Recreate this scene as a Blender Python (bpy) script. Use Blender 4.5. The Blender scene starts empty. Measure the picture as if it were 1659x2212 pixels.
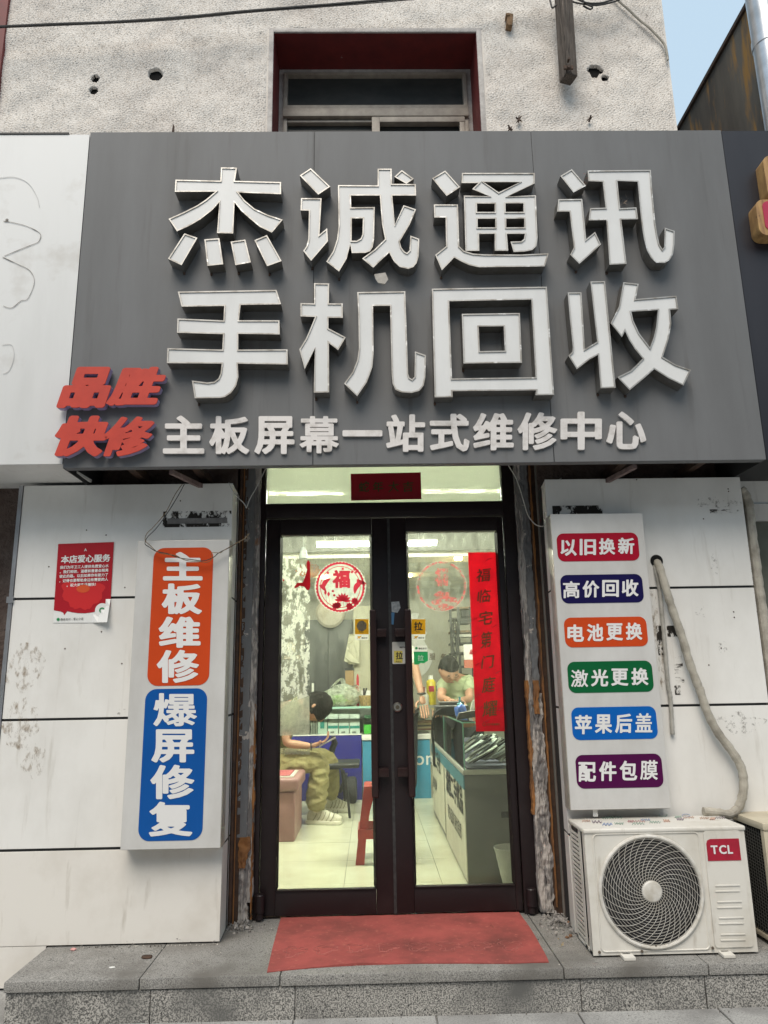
import bpy, bmesh, math, random
import numpy as np
from mathutils import Vector, noise, Matrix
random.seed(7)
S = bpy.context.scene
COL = S.collection
# ------------------------------------------------------------------ camera, sky, sun, exposure
F, CX, CY = 1600.0, 829.5, 1106.0
_up = Vector((-123, 6996, -F)).normalized()
_xa = Vector((82500, 0, -1600)); _xa.y = -(_xa.x*_up.x + _xa.z*_up.z)/_up.y; _xa.normalize()
_ya = _up.cross(_xa)
RW = Matrix((_xa, _ya, _up))                       # camera vector -> world
def ray(px, py): return RW @ Vector((px-CX, -(py-CY), -F))
_r = ray(852, 1977)
CAM = -_r*(4.3/_r.y)
cd = bpy.data.cameras.new('camera'); cam = bpy.data.objects.new('camera', cd); COL.objects.link(cam)
cam.matrix_world = Matrix.Translation(CAM) @ RW.to_4x4()
cd.sensor_fit = 'HORIZONTAL'; cd.sensor_width = 36; cd.lens = F/1659*36; cd.clip_end = 500; cd.clip_start = .05
S.camera = cam
w = bpy.data.worlds.new('World'); S.world = w; w.use_nodes = True
nt = w.node_tree; bg = nt.nodes['Background']; sky = nt.nodes.new('ShaderNodeTexSky')
SUN_EL, SUN_AZ = math.radians(55), math.radians(196)
sky.sky_type = 'NISHITA'; sky.sun_disc = False; sky.sun_elevation = SUN_EL; sky.sun_rotation = SUN_AZ
sky.air_density = 1.3; sky.dust_density = 7.0; sky.ozone_density = 1.0
hz = nt.nodes.new('ShaderNodeMix'); hz.data_type = 'RGBA'; hz.inputs[0].default_value = .86; hz.inputs[7].default_value = (4.3, 5.6, 6.7, 1)   # even high haze over the clear sky
nt.links.new(sky.outputs[0], hz.inputs[6]); nt.links.new(hz.outputs[2], bg.inputs[0]); bg.inputs[1].default_value = .12
sd = bpy.data.lights.new('sun', 'SUN'); sun = bpy.data.objects.new('sun', sd); COL.objects.link(sun)
sd.energy = 2.6; sd.angle = math.radians(38); sd.color = (1, .905, .79)
sdir = Vector((math.sin(SUN_AZ)*math.cos(SUN_EL), math.cos(SUN_AZ)*math.cos(SUN_EL), math.sin(SUN_EL)))
sun.rotation_euler = sdir.to_track_quat('Z', 'Y').to_euler()
S.view_settings.view_transform = 'Standard'; S.view_settings.look = 'None'
S.view_settings.exposure = 0.26; S.view_settings.gamma = 1
# ------------------------------------------------------------------ pixel -> place helpers
def W(px, py, Y):
    r = ray(px, py); return CAM + r*((Y-CAM.y)/r.y)
def G(px, py, Z=0):
    r = ray(px, py); return CAM + r*((Z-CAM.z)/r.z)
def zf(ox, oy, s): return lambda x, y: (ox+x*s, oy+y*s)
q1 = zf(0, 0, .5); q2 = zf(829.5, 0, .5); q3 = zf(324, 334.8, .3645); q4 = zf(907.2, 334.8, .3645)
q5 = zf(324, 588.6, .3645); q6 = zf(907.2, 588.6, .3645); q7 = zf(108, 766.8, .3906); q8 = zf(702, 864, .4557)
b1 = zf(0, 999, .3581); b2 = zf(0, 1431, .3581); b3 = zf(0, 1836, .5); b4 = zf(540, 1123, .3581)
b5 = zf(540, 1555, .3581); b6 = zf(1107, 999, .3327); b7 = zf(1107, 1431, .3327); b8 = zf(1026, 1728, .3815)
Y_PIER, Y_BOX, Y_SIGN, Y_WALL = -.37, -.47, -.70, -.15
# ------------------------------------------------------------------ materials
def newmat(name):
    m = bpy.data.materials.new(name); m.use_nodes = True
    return m, m.node_tree, m.node_tree.nodes, m.node_tree.links
def mat(name, col, col2=None, rough=.5, metal=0., scale=6., stretch=(1, 1, 1), bump=0., bscale=60., lo=.35, hi=.7, det=6,
        spec=.5, emit=None, estr=0., col3=None, scale3=30., lo3=.6, hi3=.7, bdist=.01, rough2=None, trans=0., stretch3=(1, 1, 1)):
    m, t, N, L = newmat(name); b = N['Principled BSDF']
    b.inputs['Roughness'].default_value = rough; b.inputs['Metallic'].default_value = metal
    b.inputs['Specular IOR Level'].default_value = spec
    tc = N.new('ShaderNodeTexCoord'); mp = N.new('ShaderNodeMapping'); L.new(tc.outputs['Object'], mp.inputs[0])
    mp.inputs['Scale'].default_value = stretch
    c1 = (*col, 1); b.inputs['Base Color'].default_value = c1
    out = None
    def layer(prev, c, sc, l, h, dd, vec):
        n = N.new('ShaderNodeTexNoise'); n.inputs['Scale'].default_value = sc; n.inputs['Detail'].default_value = dd
        n.inputs['Roughness'].default_value = .62
        L.new(vec, n.inputs['Vector'])
        r = N.new('ShaderNodeMapRange'); r.inputs[1].default_value = l; r.inputs[2].default_value = h; L.new(n.outputs[0], r.inputs[0])
        x = N.new('ShaderNodeMix'); x.data_type = 'RGBA'; L.new(r.outputs[0], x.inputs[0])
        if prev is None: x.inputs[6].default_value = c1
        else: L.new(prev, x.inputs[6])
        x.inputs[7].default_value = (*c, 1)
        return x.outputs[2], r.outputs[0]
    if col2 is not None:
        out, fac = layer(None, col2, scale, lo, hi, det, mp.outputs[0])
        if rough2 is not None:
            rr = N.new('ShaderNodeMapRange'); rr.inputs[3].default_value = rough; rr.inputs[4].default_value = rough2
            L.new(fac, rr.inputs[0]); L.new(rr.outputs[0], b.inputs['Roughness'])
    if col3 is not None:
        m3 = N.new('ShaderNodeMapping'); m3.inputs['Scale'].default_value = stretch3; L.new(tc.outputs['Object'], m3.inputs[0])
        out, _ = layer(out, col3, scale3, lo3, hi3, 5, m3.outputs[0])
    if out is not None: L.new(out, b.inputs['Base Color'])
    if bump > 0:
        n = N.new('ShaderNodeTexNoise'); n.inputs['Scale'].default_value = bscale; n.inputs['Detail'].default_value = 4
        L.new(mp.outputs[0], n.inputs['Vector'])
        bp = N.new('ShaderNodeBump'); bp.inputs['Strength'].default_value = bump; bp.inputs['Distance'].default_value = bdist
        L.new(n.outputs[0], bp.inputs['Height']); L.new(bp.outputs[0], b.inputs['Normal'])
    if emit: b.inputs['Emission Color'].default_value = (*emit, 1); b.inputs['Emission Strength'].default_value = estr
    if trans:                                             # thin sheet that lets light through (paper, film)
        tl = N.new('ShaderNodeBsdfTranslucent'); mx = N.new('ShaderNodeMixShader'); mx.inputs[0].default_value = trans
        if out is not None: L.new(out, tl.inputs[0])
        else: tl.inputs[0].default_value = c1
        L.new(b.outputs[0], mx.inputs[1]); L.new(tl.outputs[0], mx.inputs[2]); L.new(mx.outputs[0], N['Material Output'].inputs[0])
    return m
def glassmat(name, tint=(.93, .97, .9), dirt=.06, dirt2=.18, dcol=(.7, .72, .62), rough=.02, scale=5, stretch=(1, 1, .25), fine=90, ior=1.45):
    m, t, N, L = newmat(name); N.remove(N['Principled BSDF']); o = N['Material Output']
    tr = N.new('ShaderNodeBsdfTransparent'); tr.inputs[0].default_value = (*tint, 1)
    gl = N.new('ShaderNodeBsdfGlossy'); gl.inputs['Roughness'].default_value = rough
    fr = N.new('ShaderNodeFresnel'); fr.inputs[0].default_value = ior
    m1 = N.new('ShaderNodeMixShader'); L.new(fr.outputs[0], m1.inputs[0]); L.new(tr.outputs[0], m1.inputs[1]); L.new(gl.outputs[0], m1.inputs[2])
    df = N.new('ShaderNodeBsdfDiffuse'); df.inputs[0].default_value = (*dcol, 1)
    tl = N.new('ShaderNodeBsdfTranslucent'); tl.inputs[0].default_value = (*dcol, 1)
    m2 = N.new('ShaderNodeMixShader'); m2.inputs[0].default_value = .5; L.new(df.outputs[0], m2.inputs[1]); L.new(tl.outputs[0], m2.inputs[2])
    tc = N.new('ShaderNodeTexCoord'); mp = N.new('ShaderNodeMapping'); mp.inputs['Scale'].default_value = stretch; L.new(tc.outputs['Object'], mp.inputs[0])
    n = N.new('ShaderNodeTexNoise'); n.inputs['Scale'].default_value = scale; n.inputs['Detail'].default_value = 8; L.new(mp.outputs[0], n.inputs['Vector'])
    n2 = N.new('ShaderNodeTexNoise'); n2.inputs['Scale'].default_value = fine; n2.inputs['Detail'].default_value = 2; L.new(tc.outputs['Object'], n2.inputs['Vector'])
    r = N.new('ShaderNodeMapRange'); r.inputs[1].default_value = .35; r.inputs[2].default_value = .75; r.inputs[3].default_value = dirt; r.inputs[4].default_value = dirt2
    L.new(n.outputs[0], r.inputs[0])
    r2 = N.new('ShaderNodeMapRange'); r2.inputs[1].default_value = .62; r2.inputs[2].default_value = .72; r2.inputs[3].default_value = 0; r2.inputs[4].default_value = dirt2*.8
    L.new(n2.outputs[0], r2.inputs[0])
    ad = N.new('ShaderNodeMath'); ad.operation = 'ADD'; L.new(r.outputs[0], ad.inputs[0]); L.new(r2.outputs[0], ad.inputs[1])
    m3 = N.new('ShaderNodeMixShader'); L.new(ad.outputs[0], m3.inputs[0]); L.new(m1.outputs[0], m3.inputs[1]); L.new(m2.outputs[0], m3.inputs[2])
    L.new(m3.outputs[0], o.inputs[0]); return m
def patchmat(name, col, lo, hi, scale, stretch=(1, 1, 1), fine=60, base=0., top=1., z0=None, z1=None):
    """ragged film on glass: opaque where the noise is high, clear elsewhere"""
    m, t, N, L = newmat(name); N.remove(N['Principled BSDF']); o = N['Material Output']
    tr = N.new('ShaderNodeBsdfTransparent')
    df = N.new('ShaderNodeBsdfDiffuse'); df.inputs[0].default_value = (*col, 1)
    tl = N.new('ShaderNodeBsdfTranslucent'); tl.inputs[0].default_value = (*col, 1)
    m2 = N.new('ShaderNodeMixShader'); m2.inputs[0].default_value = .5; L.new(df.outputs[0], m2.inputs[1]); L.new(tl.outputs[0], m2.inputs[2])
    tc = N.new('ShaderNodeTexCoord'); mp = N.new('ShaderNodeMapping'); mp.inputs['Scale'].default_value = stretch; L.new(tc.outputs['Object'], mp.inputs[0])
    n = N.new('ShaderNodeTexNoise'); n.inputs['Scale'].default_value = scale; n.inputs['Detail'].default_value = 9; n.inputs['Roughness'].default_value = .72
    L.new(mp.outputs[0], n.inputs['Vector'])
    r = N.new('ShaderNodeMapRange'); r.inputs[1].default_value = lo; r.inputs[2].default_value = hi; r.inputs[3].default_value = base; r.inputs[4].default_value = top
    L.new(n.outputs[0], r.inputs[0]); fac = r.outputs[0]
    if z0 is not None:                                    # the dust thins out between two heights
        sx = N.new('ShaderNodeSeparateXYZ'); L.new(tc.outputs['Object'], sx.inputs[0]); zr = N.new('ShaderNodeMapRange'); zr.inputs[1].default_value = z0; zr.inputs[2].default_value = z1
        zr.inputs[3].default_value = .12; L.new(sx.outputs[2], zr.inputs[0]); mu = N.new('ShaderNodeMath'); mu.operation = 'MULTIPLY'; L.new(fac, mu.inputs[0]); L.new(zr.outputs[0], mu.inputs[1]); fac = mu.outputs[0]
    m3 = N.new('ShaderNodeMixShader'); L.new(fac, m3.inputs[0]); L.new(tr.outputs[0], m3.inputs[1]); L.new(m2.outputs[0], m3.inputs[2])
    L.new(m3.outputs[0], o.inputs[0]); return m
def granite(name, a, b_, c, rough=.6, stain=(.1, .1, .095), sc=170):
    m, t, N, L = newmat(name); b = N['Principled BSDF']; b.inputs['Roughness'].default_value = rough
    tc = N.new('ShaderNodeTexCoord')
    def nz(s, l, h, d=3):
        n = N.new('ShaderNodeTexNoise'); n.inputs['Scale'].default_value = s; n.inputs['Detail'].default_value = d; L.new(tc.outputs['Object'], n.inputs['Vector'])
        r = N.new('ShaderNodeMapRange'); r.inputs[1].default_value = l; r.inputs[2].default_value = h; L.new(n.outputs[0], r.inputs[0]); return r.outputs[0]
    def mx(f, x, y):
        k = N.new('ShaderNodeMix'); k.data_type = 'RGBA'; L.new(f, k.inputs[0])
        for i, v in ((6, x), (7, y)):
            if isinstance(v, tuple): k.inputs[i].default_value = (*v, 1)
            else: L.new(v, k.inputs[i])
        return k.outputs[2]
    o = mx(nz(sc, .44, .56), a, b_); o = mx(nz(sc*.6, .6, .64), o, c); o = mx(nz(26, .73, .78, 1), o, tuple(min(1, v*1.05) for v in b_))
    st = nz(3.2, .46, .72, 7); o = mx(st, o, stain)
    L.new(o, b.inputs['Base Color'])
    bp = N.new('ShaderNodeBump'); bp.inputs['Strength'].default_value = .25; bp.inputs['Distance'].default_value = .003
    n = N.new('ShaderNodeTexNoise'); n.inputs['Scale'].default_value = sc; L.new(tc.outputs['Object'], n.inputs['Vector']); L.new(n.outputs[0], bp.inputs['Height']); L.new(bp.outputs[0], b.inputs['Normal'])
    return m
M = {}
M['sign'] = mat('sign_grey', (.145, .148, .152), (.12, .122, .124), .55, scale=3, stretch=(1.6, 1, .3), col3=(.075, .071, .067), scale3=9, lo3=.58, hi3=.92, stretch3=(1.6, 1, .1), spec=.3)
M['acrylic'] = mat('milky_acrylic', (.66, .66, .65), (.56, .56, .55), .35, col3=(.4, .37, .32), scale3=10, lo3=.66, hi3=.9, stretch3=(1.5, 1, .2), scale=5, stretch=(1, 1, .4), lo=.4, hi=.8)
M['steel'] = mat('letter_steel', (.4, .385, .36), (.2, .18, .155), .42, .75, scale=16, stretch=(1, 1, .6), rough2=.6, lo=.45, hi=.75, col3=(.6, .59, .57), scale3=16, lo3=.6, hi3=.66)
M['steel_side'] = mat('letter_steel_side', (.3, .29, .275), (.19, .175, .155), .38, .85, scale=9, stretch=(1, 1, .4), rough2=.6)
M['silver'] = mat('letter_silver', (.64, .61, .59), (.38, .35, .32), .5, .15, scale=18, lo=.5, hi=.8)
M['silver_edge'] = mat('silver_edge', (.2, .19, .18), None, .5, .5)
M['red_letter'] = mat('red_letter', (.5, .055, .034), (.42, .045, .03), .5, scale=12, spec=.3)
M['violet_edge'] = mat('violet_edge', (.32, .26, .42), None, .5)
M['clad'] = mat('cladding_white', (.71, .7, .672), (.56, .545, .51), .42, scale=2.6, lo=.42, hi=.85, stretch=(1, 1, .6), col3=(.4, .37, .32), scale3=7, lo3=.58, hi3=.95, stretch3=(2.6, 1, .28), bump=.12, bscale=3.5, bdist=.02, spec=.35)
M['clad_low'] = mat('cladding_cream', (.68, .655, .61), (.5, .46, .4), .5, scale=1.8, lo=.45, hi=.8, col3=(.3, .26, .2), scale3=7, lo3=.6, hi3=.95, stretch3=(2.2, 1, .35), bump=.12, bscale=3, bdist=.02, spec=.3)
M['joint'] = mat('black_joint', (.02, .02, .02), None, .6)
M['box'] = mat('lightbox_film', (.55, .545, .53), (.44, .43, .41), .3, scale=4, stretch=(1, 1, .5))
M['box_edge'] = mat('lightbox_edge', (.5, .48, .44), (.35, .32, .28), .35, .3, scale=8)
for k, c in dict(orange=(.5, .055, .01), blue=(.002, .075, .3), crimson=(.33, .003, .02), navy=(.006, .004, .055), green=(.002, .1, .03), azure=(.001, .1, .4), plum=(.065, .001, .05)).items():
    M[k] = mat('film_'+k, c, tuple(v*.9 for v in c), .38, scale=5, spec=.25)
M['film_white'] = mat('film_white', (.66, .655, .645), None, .3)
M['darkmetal'] = mat('door_bronze', (.014, .009, .01), (.026, .019, .02), .42, .0, scale=5, lo=.5, hi=.85, spec=.35, bump=.1, bscale=30, bdist=.004)
M['handle'] = mat('handle_bronze', (.032, .013, .012), (.02, .011, .01), .35, .3, scale=12)
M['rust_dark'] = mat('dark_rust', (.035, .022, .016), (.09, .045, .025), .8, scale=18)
M['stucco'] = mat('roughcast', (.74, .7, .65), (.58, .53, .485), .95, scale=2.2, lo=.46, hi=.8, stretch=(1, 1, .6), col3=(.24, .21, .19), scale3=75, lo3=.62, hi3=.72, spec=.1)
M['plaster'] = mat('plaster_band', (.55, .52, .49), (.35, .32, .3), .9, scale=14, bump=.3, bscale=60)
M['redpaint'] = mat('oxblood_paint', (.17, .02, .018), (.11, .014, .014), .6, scale=9, col3=(.35, .32, .3), scale3=16, lo3=.72, hi3=.75)
M['beigealu'] = mat('beige_aluminium', (.42, .37, .31), (.28, .24, .2), .5, scale=12)
M['winglass'] = mat('old_window_glass', (.04, .044, .043), (.075, .075, .07), .3, scale=3, stretch=(1, 1, 2), spec=.2)
M['black'] = mat('black', (.008, .008, .008), None, .9, spec=.2)
M['rubber'] = mat('black_cable', (.015, .015, .016), (.04, .04, .04), .6, scale=40)
M['timber'] = mat('weathered_timber', (.14, .115, .095), (.04, .03, .024), .9, scale=20, stretch=(4, 4, .25), bump=.8, bscale=30, bdist=.02)
M['timber_l'] = mat('light_timber', (.28, .17, .09), (.1, .06, .03), .9, scale=30)
M['granite'] = granite('granite_face', (.11, .108, .102), (.4, .385, .355), (.035, .034, .033))
M['granite_top'] = granite('granite_top', (.16, .157, .148), (.31, .3, .28), (.075, .073, .07), stain=(.12, .112, .1), sc=210)
M['pave'] = granite('pavement', (.28, .28, .27), (.38, .375, .36), (.2, .2, .19), stain=(.16, .155, .15), sc=150)
M['mat'] = mat('red_carpet', (.35, .085, .075), (.15, .05, .044), .95, scale=3.2, lo=.4, hi=.72, bump=.5, bscale=230, bdist=.004, col3=(.4, .13, .1), scale3=34, lo3=.58, hi3=.76, spec=.15)
M['acwhite'] = mat('ac_casing', (.62, .6, .55), (.46, .425, .355), .42, scale=5, lo=.45, hi=.85, col3=(.32, .28, .22), scale3=9, lo3=.6, hi3=.9, stretch3=(2, 2, .5))
M['wire'] = mat('grille_wire', (.62, .6, .56), (.42, .39, .33), .4, scale=20)
M['duct'] = mat('duct_zinc', (.55, .57, .6), (.38, .39, .4), .3, .8, scale=6)
M['insul'] = mat('pipe_insulation', (.4, .37, .31), (.22, .2, .165), .75, scale=14, lo=.4, hi=.7, bump=.4, bscale=25, bdist=.01)
M['conduit'] = mat('grey_conduit', (.38, .37, .34), (.25, .24, .21), .6, scale=20)
M['paper_red'] = mat('red_paper', (.62, .006, .014), (.45, .004, .012), .6, scale=10, trans=.45)
M['poster_red'] = mat('poster_red', (.4, .008, .018), (.33, .006, .014), .35, scale=4)
M['poster_petal'] = mat('poster_petal', (.55, .022, .025), None, .35)
M['poster_white'] = mat('poster_white', (.72, .72, .7), None, .4)
M['gold_ink'] = mat('dull_gold_ink', (.14, .055, .01), (.08, .035, .007), .5, scale=20)
M['ink'] = mat('black_ink', (.012, .012, .012), None, .5)
M['wechat'] = mat('wx_green', (.02, .3, .1), None, .5, trans=.4)
M['yellow'] = mat('yellow_sticker', (.78, .42, .01), None, .5, trans=.4)
M['white_st'] = mat('white_sticker', (.75, .74, .68), None, .5, trans=.35)
M['winred'] = mat('papercut_red', (.72, .05, .09), (.55, .04, .07), .6, scale=20, trans=.55)
M['clear'] = patchmat('frosted_disc', (.85, .9, .82), .3, .8, 30, base=.45, top=.8)
M['fadedred'] = patchmat('faded_red', (.7, .16, .16), .42, .56, 34, base=0, top=.85)
M['residue'] = patchmat('adhesive_residue', (.8, .81, .7), .47, .53, 22, stretch=(1, 1, .6), base=.04, top=.92)
M['residue_haze'] = patchmat('adhesive_haze', (.5, .5, .38), .3, .7, 20, base=.3, top=.6)
M['doorglass'] = glassmat('door_glass', dirt=.003, dirt2=.03, dcol=(.6, .62, .5), tint=(.97, .99, .92), ior=1.35)
M['transomglass'] = glassmat('transom_glass', dirt=.93, dirt2=1., dcol=(.62, .65, .54), tint=(.9, .95, .8), scale=7)
M['grime'] = patchmat('dust_streaks', (.75, .78, .66), .36, .72, 26, stretch=(1, 1, .3), base=.04, top=.5, z0=1.0, z1=2.1)
M['grime_low'] = patchmat('dust_thin', (.6, .62, .5), .5, .85, 30, stretch=(1, 1, .4), base=.0, top=.3)
M['showglass'] = glassmat('showcase_glass', tint=(.95, .99, .97), dirt=.0, dirt2=.015, scale=3, ior=1.3)
M['plastic_bag'] = glassmat('bag_film', tint=(.92, .97, .88), dirt=.25, dirt2=.7, dcol=(.85, .9, .8), scale=22, stretch=(1, 1, 1))
# ------------------------------------------------------------------ object helpers
ORG = {}
def org(p): return ORG[p.name] if p is not None else Vector((0, 0, 0))
def tag(o, label=None, cat=None, group=None, kind=None):
    if label: o['label'] = label
    if cat: o['category'] = cat
    if group: o['group'] = group
    if kind: o['kind'] = kind
    return o
def empty(name, loc, label=None, cat=None, group=None, kind=None):
    o = bpy.data.objects.new(name, None); COL.objects.link(o); o.location = loc; o.empty_display_size = .1
    ORG[o.name] = Vector(loc); return tag(o, label, cat, group, kind)
def link_mesh(name, me, m, parent=None, origin=None, smooth=False):
    """vertices come in world space; origin is the object's own origin (the parent's when it is a child)"""
    if parent is not None: og = org(parent)
    elif origin is not None: og = Vector(origin)
    else:
        n = len(me.vertices); co = np.empty(n*3); me.vertices.foreach_get('co', co); co = co.reshape(-1, 3)
        og = Vector(((co[:, 0].min()+co[:, 0].max())/2, (co[:, 1].min()+co[:, 1].max())/2, co[:, 2].min()))
    me.transform(Matrix.Translation(-og)); me.update()
    for x in (m if isinstance(m, (list, tuple)) else [m]): me.materials.append(M[x] if isinstance(x, str) else x)
    if smooth: me.polygons.foreach_set('use_smooth', [True]*len(me.polygons))
    o = bpy.data.objects.new(name, me); COL.objects.link(o); ORG[o.name] = og
    if parent is not None: o.parent = parent
    else: o.location = og
    return o
class MB:
    def __init__(s): s.v = []; s.f = []; s.mi = []; s.cur = 0
    def add(s, vs, fs):
        k = len(s.v); s.v += [tuple(v) for v in vs]; s.f += [tuple(i+k for i in f) for f in fs]; s.mi += [s.cur]*len(fs); return s
    def box(s, x0, x1, y0, y1, z0, z1):
        if x0 > x1: x0, x1 = x1, x0
        if y0 > y1: y0, y1 = y1, y0
        if z0 > z1: z0, z1 = z1, z0
        return s.add([(x0, y0, z0), (x1, y0, z0), (x1, y1, z0), (x0, y1, z0), (x0, y0, z1), (x1, y0, z1), (x1, y1, z1), (x0, y1, z1)],
                     [(0, 3, 2, 1), (4, 5, 6, 7), (0, 1, 5, 4), (1, 2, 6, 5), (2, 3, 7, 6), (3, 0, 4, 7)])
    def hexa(s, p):   # 8 points ordered like box
        return s.add(p, [(0, 3, 2, 1), (4, 5, 6, 7), (0, 1, 5, 4), (1, 2, 6, 5), (2, 3, 7, 6), (3, 0, 4, 7)])
    def obox(s, c, ax, ay, az):
        c = Vector(c); ax = Vector(ax); ay = Vector(ay); az = Vector(az)
        return s.hexa([c-ax-ay-az, c+ax-ay-az, c+ax+ay-az, c-ax+ay-az, c-ax-ay+az, c+ax-ay+az, c+ax+ay+az, c-ax+ay+az])
    def quadY(s, pts):  # front facing polygon (towards the street)
        return s.add(pts, [tuple(range(len(pts)))])
    def tube(s, pts, r, n=8, cap=True):
        pts = [Vector(p) for p in pts]; rr = r if isinstance(r, (list, tuple)) else [r]*len(pts)
        k = len(s.v); up = None
        for i, p in enumerate(pts):
            t = (pts[min(i+1, len(pts)-1)]-pts[max(i-1, 0)]).normalized()
            if up is None: up = t.orthogonal().normalized()
            up = (up - t*up.dot(t)).normalized(); b = t.cross(up)
            for j in range(n):
                a = 2*math.pi*j/n; s.v.append(tuple(p+(up*math.cos(a)+b*math.sin(a))*rr[i]))
        for i in range(len(pts)-1):
            for j in range(n):
                s.f.append((k+i*n+j, k+i*n+(j+1) % n, k+(i+1)*n+(j+1) % n, k+(i+1)*n+j)); s.mi.append(s.cur)
        if cap:
            s.f.append(tuple(k+j for j in range(n))[::-1]); s.f.append(tuple(k+(len(pts)-1)*n+j for j in range(n))); s.mi += [s.cur]*2
        return s
    def lathe(s, c, axis, prof, n=24):  # prof: (along, radius)
        c = Vector(c); a = Vector(axis).normalized(); u = a.orthogonal().normalized(); v = a.cross(u); k = len(s.v)
        for (h, r) in prof:
            for j in range(n):
                t = 2*math.pi*j/n; s.v.append(tuple(c+a*h+(u*math.cos(t)+v*math.sin(t))*r))
        for i in range(len(prof)-1):
            for j in range(n):
                s.f.append((k+i*n+j, k+i*n+(j+1) % n, k+(i+1)*n+(j+1) % n, k+(i+1)*n+j)); s.mi.append(s.cur)
        s.f.append(tuple(k+j for j in range(n))[::-1]); s.f.append(tuple(k+(len(prof)-1)*n+j for j in range(n))); s.mi += [s.cur]*2
        return s
    def build(s, name, m, parent=None, origin=None, bevel=0., seg=2, smooth=False, ang=40):
        me = bpy.data.meshes.new(name); me.from_pydata(s.v, [], s.f); me.polygons.foreach_set('material_index', s.mi)
        bm = bmesh.new(); bm.from_mesh(me)
        bmesh.ops.recalc_face_normals(bm, faces=bm.faces)
        if bevel > 0:
            es = [e for e in bm.edges if len(e.link_faces) == 2 and e.calc_face_angle(0) > .5]
            bmesh.ops.bevel(bm, geom=es, offset=bevel, segments=seg, profile=.6, affect='EDGES', clamp_overlap=True)
        bm.to_mesh(me); bm.free()
        o = link_mesh(name, me, m, parent, origin)
        if smooth or bevel > 0:
            me.polygons.foreach_set('use_smooth', [True]*len(me.polygons)); me.set_sharp_from_angle(angle=math.radians(ang))
        return o
def dup(o, parent=None, loc=None):
    c = o.copy(); COL.objects.link(c); ORG[c.name] = ORG.get(o.name, Vector())
    if parent is not None: c.parent = parent
    if loc is not None: c.location = loc
    return c
# ---- polygons with holes (loops lists of 2D points) to meshes, through a filled curve
def fill_loops(loops, depth=0., bevel=0.):
    cu = bpy.data.curves.new('fill', 'CURVE'); cu.dimensions = '2D'; cu.fill_mode = 'BOTH' if depth > 0 else 'FRONT'
    cu.extrude = depth/2
    for lp in loops:
        sp = cu.splines.new('POLY'); sp.points.add(len(lp)-1); sp.use_cyclic_u = True
        for p, c in zip(sp.points, lp): p.co = (c[0], c[1], 0, 1)
    o = bpy.data.objects.new('fill', cu); me = bpy.data.meshes.new_from_object(o)
    bpy.data.objects.remove(o); bpy.data.curves.remove(cu); return me
def area(lp): return .5*sum(lp[i-1][0]*lp[i][1]-lp[i][0]*lp[i-1][1] for i in range(len(lp)))
def inset(lp, d):
    """move every edge of a CCW loop inwards by d (mitred); CW loops (holes) grow"""
    n = len(lp); out = []
    for i in range(n):
        a, b, c = Vector(lp[i-1]), Vector(lp[i]), Vector(lp[(i+1) % n])
        e1 = (b-a).normalized(); e2 = (c-b).normalized()
        n1 = Vector((-e1.y, e1.x)); n2 = Vector((-e2.y, e2.x)); k = n1+n2
        den = max(k.length_squared/2, .35); out.append(b+k*(d/den))
    return out
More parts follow.
